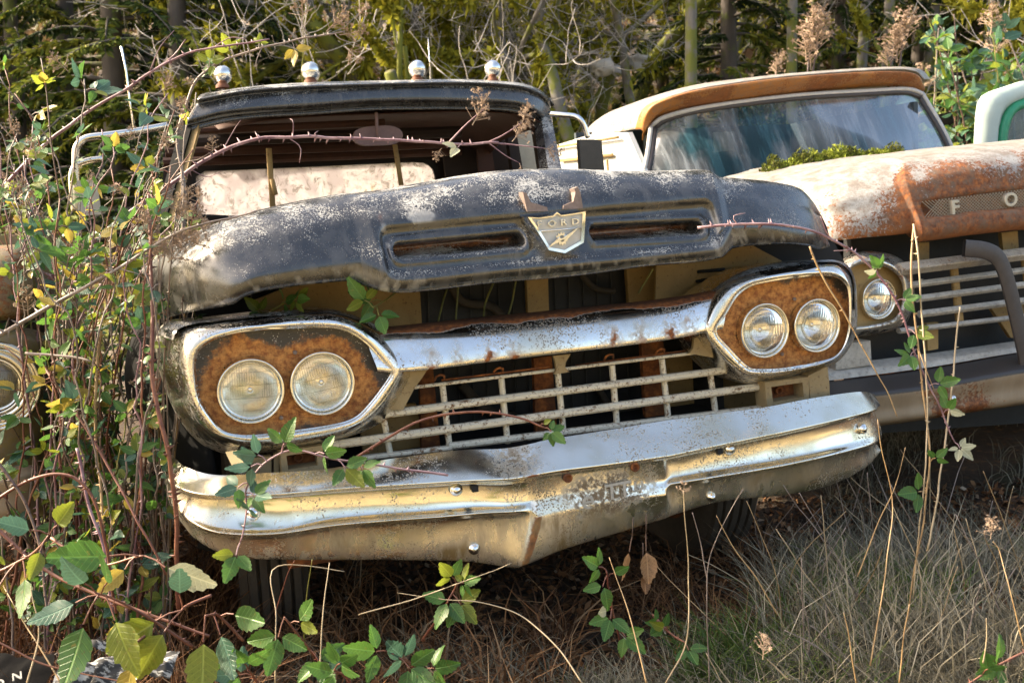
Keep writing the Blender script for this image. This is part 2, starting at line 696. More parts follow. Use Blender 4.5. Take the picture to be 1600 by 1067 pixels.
def mk_vary(name, stops, rough=.8, trans=0.0, scale=1.0):
    """colour picked per blade or clump from the attribute 'tint' (0..1)"""
    t = NT(name)
    c = t.ramp(t.attr('tint'), *stops)
    t.set(Base_Color=c, Roughness=rough, Specular_IOR_Level=.25)
    if trans:
        tr = t.n('ShaderNodeBsdfTranslucent')
        t.nt.links.new(c, tr.inputs[0])
        ms = t.n('ShaderNodeMixShader')
        ms.inputs[0].default_value = trans
        t.nt.links.new(t.b.outputs[0], ms.inputs[1])
        t.nt.links.new(tr.outputs[0], ms.inputs[2])
        t.nt.links.new(ms.outputs[0], t.nt.nodes['Material Output'].inputs[0])
    return t.mat


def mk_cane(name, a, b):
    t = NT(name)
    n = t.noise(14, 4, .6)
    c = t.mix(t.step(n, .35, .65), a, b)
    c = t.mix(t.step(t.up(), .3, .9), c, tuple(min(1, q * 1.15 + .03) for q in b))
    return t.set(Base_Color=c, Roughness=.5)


def mk_bark(name, a, b, moss=None, mossamt=.5):
    t = NT(name)
    n = t.noise(6, 6, .7, stretch=(1, 1, .25))
    c = t.mix(n, a, b)
    if moss:
        g = t.step(t.noise(3, 5, .65, off=4), .62 - .3 * mossamt, .72 - .25 * mossamt)
        c = t.mix(g, c, moss)
    t.bump(n, .6, .03)
    return t.set(Base_Color=c, Roughness=.9)


M = {}
M['black'] = mk_black_paint()
M['chrome'] = mk_chrome('chrome', .45, .15, (.82, .80, .76))
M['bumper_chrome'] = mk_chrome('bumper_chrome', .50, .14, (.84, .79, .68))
M['bright'] = mk_chrome('bright_metal', .15, .12, (.82, .81, .79))
M['rust'] = mk_rust()
M['ivory'] = mk_ivory()
M['lamp_panel'] = mk_lamp_panel()
M['tan'] = mk_tan_steel()
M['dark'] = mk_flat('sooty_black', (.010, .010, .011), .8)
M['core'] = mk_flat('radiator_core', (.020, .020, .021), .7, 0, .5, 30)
M['lens'] = mk_lens()
M['reflector'] = mk_reflector()
M['rubber'] = mk_flat('dusty_rubber', (.055, .043, .031), .9, 0, .45, 30)
# ------------------------------------------------------------------ the black truck
truck = thing_row('old_truck', 'black wide-nosed old truck with four round headlights and a dented chrome bumper', 'truck', (0.0, 1.3, -0.80))


def seg(*pts):
    return UL(pts)


def sdf_rrect(x, z, cx, cz, hx, hz, r, ang):
    c, s = math.cos(ang), math.sin(ang)
    dx, dz = x - cx, z - cz
    u, v = dx * c + dz * s, -dx * s + dz * c
    qx, qz = np.abs(u) - hx + r, np.abs(v) - hz + r
    return np.hypot(np.maximum(qx, 0), np.maximum(qz, 0)) + np.minimum(np.maximum(qx, qz), 0) - r


# ---- hood: one wide clamshell
H1 = [seg((222, 425, .45), (245, 407, .33), (270, 390, .24), (302, 372, .17), (340, 352, .13), (400, 334, .10), (470, 318, .09), (545, 304, .085)),
      seg((562, 304, .07), (620, 297, .07), (682, 286, .07), (781, 270, .07), (878, 265, .07), (992, 268, .07), (1071, 267, .07), (1105, 266, .07)),
      seg((1122, 277, .085), (1165, 280, .09), (1205, 284, .10), (1245, 293, .13), (1266, 311, .16), (1280, 334, .2), (1291, 357, .25), (1296, 380, .3))]
H2 = [seg((228, 440, .40), (255, 425, .22), (290, 405, .1), (340, 385, .03), (400, 368, 0), (470, 353, -.01), (552, 335, -.015)),
      seg((575, 338, -.04), (700, 322, -.05), (878, 303, -.055), (1000, 297, -.05), (1120, 296, -.045)),
      seg((1130, 305, -.02), (1180, 310, -.01), (1230, 318, .02), (1262, 328, .07), (1281, 338, .16))]
H3 = [seg((225, 468, .38), (255, 455, .2), (295, 440, .07), (345, 425, -.01), (400, 405, -.04), (470, 392, -.05), (562, 378, -.05)),
      seg((588, 385, -.085), (700, 372, -.09), (880, 352, -.095), (1000, 345, -.09), (1130, 340, -.085)),
      seg((1137, 338, -.055), (1200, 340, -.045), (1250, 346, -.01), (1275, 353, .05), (1290, 360, .15))]
H4 = [seg((230, 490, .36), (262, 480, .19), (305, 472, .06), (350, 462, -.02), (374, 447, -.05), (400, 434, -.065), (445, 427, -.07), (565, 411, -.075)),
      seg((600, 426, -.12), (655, 427, -.125), (772, 415, -.13), (900, 403, -.13), (1005, 397, -.13), (1092, 390, -.125), (1128, 380, -.12)),
      seg((1140, 357, -.075), (1209, 357, -.065), (1262, 364, -.03), (1282, 371, .04), (1293, 374, .14))]
H5 = [seg((240, 502, .35), (270, 494, .18), (300, 487, .07), (362, 476, -.005), (380, 465, -.03), (410, 455, -.045), (470, 446, -.05), (552, 438, -.055)),
      seg((585, 452, -.085), (620, 457, -.095), (662, 455, -.095), (772, 442, -.10), (900, 431, -.10), (1005, 417, -.10), (1097, 409, -.095), (1130, 402, -.09)),
      seg((1145, 388, -.055), (1168, 384, -.05), (1227, 381, -.045), (1259, 384, -.02), (1280, 389, .05), (1296, 385, .13))]
H6 = [s + np.array([0, .05, .012]) for s in H5]
H0 = [s * np.array([1, 0, 1]) + np.array([0, 1.22, -.02]) for s in H1]
H0b = [s * np.array([1, 0, 1]) + np.array([0, .55, .004]) for s in H1]
NU = (110, 250, 70)
G, hk = net([H0, H0b, H1, H2, H3, H4, H5, H6], NU, 150)
# where the face is (between rows 2 and 5) push in the panel, the slots and their rims
x, z = G[..., 0], G[..., 2]
tv = np.linspace(0, 1, 150)[:, None] * np.ones_like(x)
face = sstep(hk[3] - .01, hk[3] + .02, tv) * (1 - sstep(hk[5] - .004, hk[5] + .012, tv))
iu = np.arange(x.shape[1])[None, :] * np.ones_like(x)
cen = ((iu >= 110) & (iu < 360)).astype(float)
YF = -.09


def two(p, q):
    a, b = U(p[0], p[1], YF), U(q[0], q[1], YF)
    return a, b, math.atan2(b[2] - a[2], b[0] - a[0]), math.hypot(b[0] - a[0], b[2] - a[2])


pa, pb, pang, plen = two((598, 397), (1124, 348))
pd = sdf_rrect(x, z, (pa[0] + pb[0]) / 2, (pa[2] + pb[2]) / 2, plen / 2, .064, .03, pang)
dy = .024 * (1 - sstep(-.012, .004, pd)) * cen
rim = np.zeros_like(x)
hole = np.ones_like(x)
for p, q, hz in (((619, 393), (818, 375), .0165), ((923, 365), (1101, 355), .0155)):
    a, b, ang, ln = two(p, q)
    d = sdf_rrect(x, z, (a[0] + b[0]) / 2, (a[2] + b[2]) / 2, ln / 2, hz, hz * .8, ang)
    dy += (-.012 * np.exp(-((d - .010) / .008) ** 2) + .095 * (1 - sstep(-.005, .001, d))) * cen
    hole = np.minimum(hole, d)
G[..., 1] += dy * face
# battered sheet
G[..., 1] += .004 * fbm(G, 4, 3) * sstep(hk[1], hk[2], tv)
wear = np.clip(1.2 * sstep(.25, .6, fbm(G, 22, 5)) * np.exp(-((iu - 116) / 5.0) ** 2), 0, 1)
wear = np.maximum(wear, np.exp(-(((iu - 356) / 3) ** 2)) * sstep(.1, .5, fbm(G, 30, 8)) * .8)
# the worn grey-white patch left of the badge and the scraped lower lip
c0 = U(655, 338, -.05)
wear = np.maximum(wear, 1.3 * (1 - sstep(.8, 1.1, np.hypot((x - c0[0]) / .040, (z - c0[2]) / .017) + .25 * fbm(G, 40, 2))) * cen)
lip = np.exp(-((tv - hk[6] + .012) / .014) ** 2)
wear = np.maximum(wear, lip * sstep(.25, .7, fbm(G, 60, 4)) * .6)
rustm = np.clip(np.exp(-((iu - 119) / 2.0) ** 2) * sstep(.0, .3, fbm(G, 9, 6)), 0, 1) * face
rustm = np.maximum(rustm, (1 - sstep(-.012, -.004, hole)) * cen * face * .9)
hood = part('hood', None, M['black'], truck, V=G, F=grid_faces(*G.shape[:2]), attrs={'wear': wear, 'rust': rustm})

# ---- badge
YB = -.118
bd = [(822, 339), (838, 340), (862, 337), (869, 331), (876, 336), (898, 333), (915, 330), (914, 352), (912, 380), (882, 397), (856, 392), (840, 366)]
mb = MB()
P = UL(bd, YB)
cb = P.mean(0)
outer_r = P
mid_r = cb + (P - cb) * .97 + np.array([0, -.006, 0])
in_r = cb + (P - cb) * .86 + np.array([0, -.005, 0])
in_f = cb + (P - cb) * .85 + np.array([0, .001, 0])
back = P + np.array([0, .05, 0])
mb.grid(np.array([back, outer_r, mid_r, in_r, in_f]), True)
badge = part('hood_badge', mb, M['bright'], truck, sharp=35)
mb = MB()
mb.add(in_f + np.array([0, .0005, 0]), [tuple(range(len(in_f)))])
M['badge_grey'] = mk_flat('badge_grey', (.44, .44, .43), .45, .3, .3, 60)
part('badge_field', mb, M['badge_grey'], badge, smooth=False)
a0, a1 = U(846, 357, YB - .002), U(908, 352, YB - .002)
mb = MB()
mb.bar(U(839, 362, YB - .001), U(909, 356, YB - .001), .004, .003)
part('badge_rib', mb, M['bright'], badge)


def letter(ch, size, depth, off=.0):
    cu = bpy.data.curves.new('letter', 'FONT')
    cu.body = ch
    cu.size = size
    cu.extrude = depth
    cu.offset = off
    cu.bevel_depth = size * .012
    o = bpy.data.objects.new('letter', cu)
    COL.objects.link(o)
    dg = bpy.context.evaluated_depsgraph_get()
    dg.update()
    me = bpy.data.meshes.new_from_object(o.evaluated_get(dg))
    bpy.data.objects.remove(o)
    V = np.array([v.co[:] for v in me.vertices])
    F = [tuple(p.vertices) for p in me.polygons]
    bpy.data.meshes.remove(me)
    return V, F


def put_letter(name, ch, c, xdir, h, wide, depth, mat, parent, off=0.0):
    """letter standing in the row's front plane, centred on c, height h"""
    V, F = letter(ch, 1.0, .0, off)
    lo, hi = V.min(0), V.max(0)
    V = (V - (lo + hi) / 2) / (hi[1] - lo[1])
    xd = np.asarray(xdir) / np.linalg.norm(xdir)
    yd = np.array([-xd[2], 0, xd[0]])
    V2, F2 = letter(ch, 1.0, .10, off)
    lo, hi = V2.min(0), V2.max(0)
    V2 = (V2 - (lo + hi) / 2)
    V2[:, :2] /= (hi[1] - lo[1])
    zz = V2[:, 2] / (hi[2] - lo[2])
    Q = np.asarray(c) + V2[:, 0:1] * h * wide * xd + V2[:, 1:2] * h * yd + (-zz[:, None]) * depth * np.array([0, 1, 0])
    mbl = MB().add(Q, F2)
    return part(name, mbl, mat, parent, smooth=False)


bx = U(900, 344, YB) - U(845, 349, YB)
for ch, px in zip('FORD', ((843, 350), (862, 349), (881, 347), (899, 346))):
    put_letter('badge_letter', ch, U(px[0], px[1], YB - .0045), bx, .017, 1.25, .005, M['bright'], badge, .012)
# gear and lightning bolt
gc = U(878, 373, YB - .003)
mb = MB()
pts = []
for k in range(48):
    r = .0175 if (k % 4) in (0, 1) else .0135
    a = k * 2 * math.pi / 48
    pts.append(gc + np.array([r * math.cos(a), 0, r * math.sin(a)]))
ring_in = [gc + .0085 * np.array([math.cos(k * 2 * math.pi / 48), 0, math.sin(k * 2 * math.pi / 48)]) for k in range(48)]
A = np.array([np.array(pts) + [0, .003, 0], pts, ring_in, np.array(ring_in) + [0, .003, 0]])
mb.grid(A, True)
part('badge_gear', mb, M['bright'], badge, smooth=False)
mb = MB()
mb.prism(UL([(855, 388), (874, 371), (878, 373), (906, 354), (885, 376), (880, 374)], YB - .012), .007)
part('badge_bolt', mb, M['bright'], badge, smooth=False)
# stubs of a broken ornament
mb = MB()
M['stub'] = mk_flat('corroded_zinc', (.20, .15, .13), .7, .3, .6, 90)
for poly in ([(817, 300), (823, 302), (829, 316), (843, 320), (855, 324), (856, 330), (824, 331)],
             [(911, 326), (880, 327), (881, 321), (896, 315), (899, 300), (897, 295), (903, 292), (907, 301)]):
    s_ = MB().prism(UL(poly, -.085), .035)
    part('ornament_stub', s_, M['stub'], truck, smooth=False)

# ---- headlight pods
TH = np.linspace(0, 2 * np.pi, 128, endpoint=False)


def polar(poly, c, th=TH):
    """closed smooth outline through poly (pixels) sampled at the angles th about c"""
    Q = closed(np.array(poly, float), 900)
    a = np.arctan2(Q[:, 1] - c[1], Q[:, 0] - c[0])
    r = np.hypot(Q[:, 0] - c[0], Q[:, 1] - c[1])
    o = np.argsort(a)
    a, r = a[o], r[o]
    a = np.concatenate([a - 2 * np.pi, a, a + 2 * np.pi])
    r = np.tile(r, 3)
    t = np.where(th > np.pi, th - 2 * np.pi, th)
    R = np.interp(t, a, r)
    return np.stack([c[0] + R * np.cos(th), c[1] + R * np.sin(th)], 1)


def pod(open_, outer, back_, c, lamps, flip):
    O, A, B = polar(open_, c), polar(outer, c), polar(back_, c)
    d = (A - O)
    L = np.linalg.norm(d, axis=1)[:, None] + 1e-6
    crest = O + d * np.clip(5 / L, 0, .55)
    bead = O + d * np.clip(2.2 / L, 0, .3)

    def lv(Q, y):
        yy = np.broadcast_to(y, (len(Q),))
        return np.array([U(q[0], q[1], v) for q, v in zip(Q, yy)])
    c3 = U(c[0], c[1], 0)
    side = np.clip(np.cos(TH) * (-1 if flip else 1), 0, 1)    # 1 on the outboard side, where the pod wraps back
    rows = [lv(O, .018), lv(O, -.030), lv(bead, -.036), lv(O + d * np.clip(3 / L, 0, .4), -.030), lv(crest, -.046),
            lv(O + d * .70, -.040 + .02 * side), lv(A, -.016 + .05 * side), lv(A + (B - A) * .5, .03 + .08 * side), lv(B, .075 + .13 * side)]
    last = rows[-1] + np.array([0, .12, 0])
    G = np.array(rows + [last])
    Gf = np.stack([resample(G[:, j], 40) for j in range(G.shape[1])], 1)
    up_ = -np.sin(TH)[None, :] * np.ones((40, 1))
    k = np.linspace(0, 1, 40)[:, None] * np.ones((1, 128))
    blackk = sstep(.60, .68, k) * sstep(-.1, .35, up_)
    pit = .22 * sstep(.25, .6, fbm(Gf, 18, 2)) + .5 * sstep(.3, .8, -up_) * sstep(.4, .6, k) + .5 * side[None, :] * sstep(.55, .8, k)
    rust = .5 * sstep(.25, .6, fbm(Gf, 14, 9)) * sstep(.4, .7, k) * (up_ < 0)
    sur = part('headlight_surround', None, M['chrome'], truck, V=Gf, F=grid_faces(40, 128, True), attrs={'pit': np.clip(pit, 0, 1), 'rust': np.clip(rust, 0, 1)})
    # black painted strip over the chrome
    Bt = (TH > np.pi * 1.02) & (TH < np.pi * 1.97)
    idx = np.where(Bt)[0]
    if flip:
        idx = idx[(TH[idx] > np.pi * 1.1)]
    else:
        idx = idx[(TH[idx] < np.pi * 1.95)]
    S = np.stack([lv(A + (B - A) * .25, .022), lv(A + (B - A) * .6, .045), lv(B, .08), lv(B, .20)])[:, idx] + np.array([0, -.004, .004])
    part('painted_strip', None, M['black'], truck, V=S, F=grid_faces(*S.shape[:2]))
    # the sheet behind the lamps
    rr = np.concatenate([np.linspace(0, .98, 60), [1.01]])
    ctr = np.array(c, float)
    V, att = [], []
    for s in rr:
        Q = ctr + (O - ctr) * s
        V.append(lv(Q, .012))
    V = np.array(V)
    lp = np.array([U(l[0], l[1], 0) for l in lamps])
    D = np.min([np.hypot(V[..., 0] - p[0], V[..., 2] - p[2]) for p in lp], 0)
    between = np.exp(-((V[..., 0] - lp[:, 0].mean()) / .055) ** 2) * np.exp(-((V[..., 2] - lp[:, 2].mean()) / .085) ** 2)
    rust = np.clip(1.05 - (D - .082) / (.075 if flip else .08), 0, 1) + .8 * between + .35 * fbm(V, 12, 4)
    if not flip:
        rust = rust + .35
    F = grid_faces(len(rr), 128, True)
    keep = D.reshape(-1)[F].min(1) > .079
    V[..., 1] += .004 * between
    for q in range(2):
        sc_ = lp.mean(0) + np.array([(.03, -.02)[q], .010, (.083, -.080)[q]])
        part('panel_screw', MB().lathe([(.0055, .002), (.0055, -.003), (.003, -.0045), (.0003, -.0045)], sc_, seg=12), M['stub'], truck)
    part('lamp_panel', None, M['lamp_panel'], truck, V=V, F=F[keep], attrs={'rust': np.clip(rust, 0, 1.2)})
    return lp


openL = [(307, 590), (307, 559), (316, 543), (345, 527), (387, 518), (445, 514), (502, 512), (537, 516), (568, 534), (589, 556), (606, 577), (611, 581),
         (603, 595), (579, 627), (555, 651), (523, 662), (450, 673), (397, 679), (371, 678), (350, 672), (329, 648), (313, 622)]
outerL = [(277, 570), (279, 535), (291, 515), (345, 505), (424, 498), (502, 493), (530, 495), (558, 504), (588, 523), (614, 547), (628, 566), (632, 582),
          (622, 605), (600, 637), (570, 663), (530, 681), (470, 693), (400, 700), (360, 697), (325, 680), (302, 652), (285, 612)]
backL = [(246, 565), (245, 528), (262, 507), (320, 501), (397, 492), (476, 486), (520, 486), (556, 496), (600, 516), (630, 540), (645, 560), (650, 585),
         (640, 612), (610, 650), (565, 675), (502, 692), (440, 703), (380, 709), (345, 707), (310, 690), (280, 655), (260, 612)]
openR = [(1120, 518), (1136, 490), (1153, 463), (1173, 448), (1202, 441), (1251, 434), (1294, 431), (1314, 438), (1324, 454), (1325, 497), (1320, 532),
         (1312, 549), (1294, 561), (1226, 574), (1182, 576), (1168, 572), (1141, 545)]
outerR = [(1098, 516), (1108, 480), (1129, 453), (1153, 439), (1185, 429), (1251, 418), (1299, 412), (1319, 420), (1330, 438), (1333, 473), (1331, 517),
          (1322, 541), (1300, 565), (1226, 585), (1175, 590), (1150, 580), (1116, 548)]
backR = [(1072, 515), (1082, 479), (1129, 443), (1160, 426), (1197, 416), (1250, 411), (1299, 408), (1323, 416), (1334, 437), (1337, 480), (1335, 520),
         (1322, 548), (1300, 569), (1250, 586), (1202, 596), (1168, 600), (1135, 588), (1100, 555)]
lampL = [(391.5, 610), (503, 598)]
lampR = [(1191.5, 516), (1272.5, 508)]
lp = list(pod(openL, outerL, backL, (450, 598), lampL, True)) + list(pod(openR, outerR, backR, (1232, 507), lampR, False))

# headlights: bezel ring, bowl and moulded glass
ring_mb = MB().lathe([(.0735, .012), (.0745, -.004), (.0765, -.012), (.0800, -.015), (.0825, -.011), (.0835, -.002), (.0835, .014)], (0, 0, 0), seg=56)
bowl_mb = MB().lathe([(.0012, .052), (.015, .050), (.035, .042), (.055, .026), (.068, .010), (.0742, -.001)], (0, 0, 0), seg=40)
bowl_mb.ball((0, .020, 0), .010, 12, 8)
lens_mb = MB().lathe([(.0735, .004), (.0735, -.002), (.072, -.007), (.06, -.013), (.042, -.018), (.022, -.0205), (.0006, -.0212)], (0, 0, 0), seg=56)
lens_mb.lathe([(.0006, -.0175), (.022, -.017), (.042, -.0145), (.06, -.0095), (.070, -.004), (.0735, .004)], (0, 0, 0), seg=56)
ring_me = mesh_from('bezel', np.vstack(ring_mb.V), ring_mb.F)
bowl_me = mesh_from('reflector', np.vstack(bowl_mb.V), bowl_mb.F)
lens_me = mesh_from('lens', np.vstack(lens_mb.V), lens_mb.F)
M['old_chrome'] = mk_chrome('bezel_chrome', .25, .16, (.74, .70, .62))


def headlight(parent, p, scale=1.0, tilt=0.0, ring=None):
    r = link('headlight', ring_me, ring or M['old_chrome'], parent, Vector(p - OFF[parent.name]))
    r.scale = (scale,) * 3
    r.rotation_euler = (0, tilt, 0)
    OFF[r.name] = OFF[parent.name]
    for nm, me, m in (('reflector', bowl_me, M['reflector']), ('lens', lens_me, M['lens'])):
        link(nm, me, m, r)
    return r


for i, p in enumerate(lp):
    headlight(truck, p + np.array([0, -.004, 0]), 1.0, (.05, -.12, .0, .3)[i])

# ---- chrome ridge between the pods
R0 = [seg((560, 514, .20), (600, 511, .19), (680, 503, .19), (766, 494, .19), (900, 481, .19), (1060, 463, .19), (1130, 446, .19))]
R1 = [seg((565, 520, .03), (604, 516, .03), (680, 508, .025), (766, 501, .025), (867, 490, .025), (985, 477, .025), (1060, 468, .025), (1135, 452, .03))]
R2 = [seg((570, 527, .0), (610, 525, -.004), (680, 521, -.008), (766, 513, -.008), (867, 502, -.008), (985, 488, -.008), (1060, 479, -.008), (1140, 462, -.002))]
R3 = [seg((580, 552, -.015), (612, 552, -.025), (680, 547, -.032), (766, 537, -.034), (867, 526, -.034), (985, 511, -.034), (1060, 501, -.032), (1135, 485, -.02))]
R4 = [seg((590, 578, -.03), (614, 579, -.043), (680, 574, -.046), (766, 563, -.046), (867, 551, -.046), (985, 537, -.046), (1060, 526, -.045), (1130, 512, -.03))]
R5 = [s + np.array([0, .012, -.006]) for s in R4]
R6 = [s + np.array([0, .075, -.010]) for s in R4]
G, k = net([R0, R1, R2, R3, R4, R5, R6], (150,), 50)
tv = np.linspace(0, 1, 50)[:, None] * np.ones(G.shape[:2])
rust = 1.1 * (1 - sstep(k[1] + .02, k[2] + .03, tv + .04 * fbm(G, 9, 3)))
pit = np.zeros_like(tv)
for px, w in ((672, 13), (717, 10), (762, 12), (796, 14), (958, 12), (1000, 14), (1047, 12), (1080, 13)):
    c = U(px, 560 - (px - 680) * .118, -.04)
    hgt = (c[2] - G[..., 2] + .035) / .06
    pit = np.maximum(pit, np.exp(-((G[..., 0] - c[0] + .012 * fbm(G, 30, 3)) / (.0014 * w * (1.25 - .6 * sstep(k[4], k[2], tv)))) ** 2) * sstep(k[3] - .12, k[4], tv) * (.7 + .5 * fbm(G, 25, 7)))
rust = np.maximum(rust, .85 * pit)
part('grille_ridge', None, M['chrome'], truck, V=G, F=grid_faces(*G.shape[:2]), attrs={'rust': np.clip(rust, 0, 1.1), 'pit': np.clip(pit + .12 * sstep(.2, .6, fbm(G, 12, 5)), 0, 1)})

# ---- grille
YG = .055


def pbar(name, p, q, y, w, h, mat, parent=truck, bev=.3):
    a, b = U(p[0], p[1], y), U(q[0], q[1], y)
    return part(name, MB().bar(a, b, w, h, bev=bev), mat, parent, sharp=40)


for p, q, h in (((640, 606), (1098, 550), .009), ((575, 650), (1150, 576), .0205), ((512, 696), (1192, 603), .022), ((700, 697), (1196, 637), .018), ((560, 716), (705, 699), .012)):
    pbar('grille_bar', p, q, YG if h > .01 else YG - .005, .026 if h > .01 else .010, h, M['ivory'])
for a, b in (((598, 645), (610, 712)), ((691, 600), (703, 704)), ((783, 590), (793, 692)), ((871, 578), (880, 672)), ((956, 570), (964, 664)), ((1034, 560), (1044, 652)), ((1109, 580), (1118, 644))):
    pbar('grille_upright', a, b, YG + .012, .020, .0155, M['ivory'])
# the plate with two slots under the ridge
M['tan_light'] = mk_tan_steel('stained_chrome', (.16, .11, .05), (.38, .30, .17))
for poly in ([(865, 556), (892, 553), (884, 566), (883, 574), (890, 581), (866, 585), (870, 578), (868, 566)],
             [(1085, 528), (1130, 522), (1120, 560), (1076, 552), (1083, 545)],
             [(615, 582), (668, 577), (660, 590), (648, 606), (630, 640), (600, 640), (610, 600)]):
    part('slot_plate', MB().prism(UL(poly, .03), .012), M['tan_light'], truck, smooth=False)
mb = MB()
for px, py in ((688, 591), (780, 580), (953, 559), (1033, 550)):
    c = U(px, py, .05)
    for k in range(7):
        pass
    mb.tube([c + np.array([-.014, .01, -.006]), c + np.array([-.011, 0, .006]), c + np.array([0, 0, .010]), c + np.array([.011, 0, .007]), c + np.array([.014, .01, -.006])], .0035, 6)
mb.bar(U(690, 594, .06), U(858, 573, .06), .01, .005)
mb.bar(U(900, 571, .06), U(1070, 548, .06), .01, .005)
part('rusty_clip_rail', mb, M['rust'], truck)

# parking lamp housings
for outer, inner, lab in ((((1192, 596), (1262, 588), (1264, 628), (1196, 638)), ((1203, 604), (1252, 597), (1254, 620), (1206, 628)), None),
                          (((436, 704), (504, 694), (506, 734), (440, 744)), ((447, 711), (494, 704), (496, 726), (450, 733)), None)):
    o, i_ = UL(outer, .02), UL(inner, .02)
    mb = MB()
    of, iff = resample(np.vstack([o, o[:1]]), 5)[:4] * 0 + o, i_
    mb.grid(np.array([o + [0, .05, 0], o, o * .97 + .03 * o.mean(0) + [0, -.007, 0], i_ * 1.0 + [0, -.007, 0], i_ + [0, .045, 0]]), True)
    pl = part('parking_lamp_housing', mb, M['tan_light'], truck, sharp=30)
    mb = MB()
    mb.add(i_ + [0, .044, 0], [(0, 1, 2, 3)])
    c = i_.mean(0) + [-.005, .035, 0]
    mb.lathe([(.011, .01), (.012, -.006), (.009, -.007), (.008, .01)], c, seg=16)
    part('lamp_socket', mb, M['rust'], pl)
mb = MB()
mb.prism(UL([(1263, 587), (1293, 572), (1296, 600), (1297, 628), (1267, 630)], .015), .05)
part('fender_extension', mb, M['tan_light'], truck, smooth=False)
mb = MB()
mb.prism(UL([(352, 706), (372, 703), (384, 730), (392, 748), (372, 748)], .015), .05)
part('fender_extension', mb, M['bright'], truck, smooth=False)
for x0, y0, x1, y1 in ((392, 716, 424, 742), (428, 710, 436, 742)):
    mb = MB().prism(UL([(x0, y0), (x1, y0 - 4), (x1, y1 - 3), (x0, y1)], .05), .02)
    part('lamp_bracket', mb, M['tan_light'], truck, smooth=False)

M['strap0'] = mk_flat('fin_grey', (.045, .044, .042), .7, .2, .4, 30)
# ---- what shows behind the gap and the grille
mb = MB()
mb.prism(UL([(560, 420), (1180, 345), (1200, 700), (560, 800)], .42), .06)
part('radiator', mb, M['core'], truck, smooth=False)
for poly, y in (([(612, 440), (655, 436), (660, 520), (616, 526)], .33), ([(822, 420), (856, 417), (858, 500), (826, 504)], .30), ([(978, 405), (1030, 400), (1034, 480), (984, 486)], .36),
                ([(655, 570), (676, 568), (690, 720), (660, 722)], .24), ([(834, 560), (862, 556), (872, 690), (838, 694)], .24), ([(1002, 535), (1036, 530), (1046, 660), (1010, 664)], .24),
                ([(560, 640), (650, 630), (668, 720), (570, 730)], .28), ([(1040, 560), (1180, 540), (1200, 640), (1046, 660)], .34)):
    part('core_support', MB().prism(UL(poly, y), .02), M['tan'] if y != .24 else M['rust'], truck, smooth=False)
# right inner panel with two slots, and the left one
Pq = UL([(1026, 402), (1130, 382), (1165, 378), (1222, 408), (1180, 424), (1120, 455), (1080, 468), (1024, 476)], .26)
part('inner_panel', MB().prism(Pq, .012), M['tan'], truck, smooth=False)
for s0, s1 in (((1090, 425), (1132, 421)), ((1088, 440), (1116, 436))):
    a, b = U(*s0, .255), U(*s1, .255)
    part('panel_slot', MB().bar(a, b, .01, .011, bev=.45), M['dark'], truck)
part('inner_panel', MB().prism(UL([(395, 470), (470, 440), (612, 436), (650, 520), (560, 520), (400, 505)], .30), .012), M['tan'], truck, smooth=False)
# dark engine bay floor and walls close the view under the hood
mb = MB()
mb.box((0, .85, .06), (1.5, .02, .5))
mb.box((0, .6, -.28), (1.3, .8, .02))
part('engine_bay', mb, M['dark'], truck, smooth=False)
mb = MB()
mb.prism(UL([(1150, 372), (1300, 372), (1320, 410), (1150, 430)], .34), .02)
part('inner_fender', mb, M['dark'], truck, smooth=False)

for pts, r_ in (([(700, 430), (720, 470), (770, 480), (800, 520)], .014), ([(900, 420), (930, 450), (960, 455)], .010), ([(720, 600), (760, 640), (800, 650), (850, 690)], .016), ([(930, 600), (960, 640), (1000, 640)], .012)):
    part('hose', MB().tube(resample(UL(pts, .38), 16), r_, 8), M['rubber'], truck)
mb = MB()
for k in range(16):
    mb.bar(U(668 + k * 22, 446 - k * 2.6, .412), U(676 + k * 22, 690 - k * 2.6, .412), .004, .004)
o = part('radiator_fin', mb, M['strap0'], truck, smooth=False)
o['kind'] = 'stuff'

# ---- fenders
M['fender_black'] = mk_flat('shaded_black', (.010, .010, .010), .85, 0, .5, 20)  # darker and duller than the hood black: bramble shade put into the colour
M['fender_black'].node_tree.nodes['Principled BSDF'].inputs['Specular IOR Level'].default_value = .15
for sx in (-1, 1):
    X = .985 * sx
    ys = np.linspace(.16, 1.30, 70)
    zs = np.linspace(-.46, .16, 40)
    V = np.array([[(X + sx * (.012 * math.cos(zz * 7) + .15 * float(sstep(.15, .50, np.array(yy)))) - sx * .05 * math.exp(-(yy - .16) / .06) - sx * .05 * max(0, (zz + .02) / .18) ** 2, yy, zz) for yy in ys] for zz in zs])
    F = grid_faces(40, 70)
    cen_ = V.reshape(-1, 3)[F].mean(1)
    keep = np.hypot(cen_[:, 1] - .66, (cen_[:, 2] + .42) * 1.05) > .41
    part('wheel_well', MB().box((.62 * sx, .70, -.15), (.03, 1.0, .6)).box((.80 * sx, 1.22, -.15), (.5, .03, .7)), M['dark'], truck, smooth=False)
    part('front_fender', None, M['fender_black'], truck, V=V, F=F[keep], solid=.012)

# ---- bumper
B = []
DYB = .05


def segb(*pts):
    return UL([(p[0], p[1], p[2] + DYB) for p in pts])


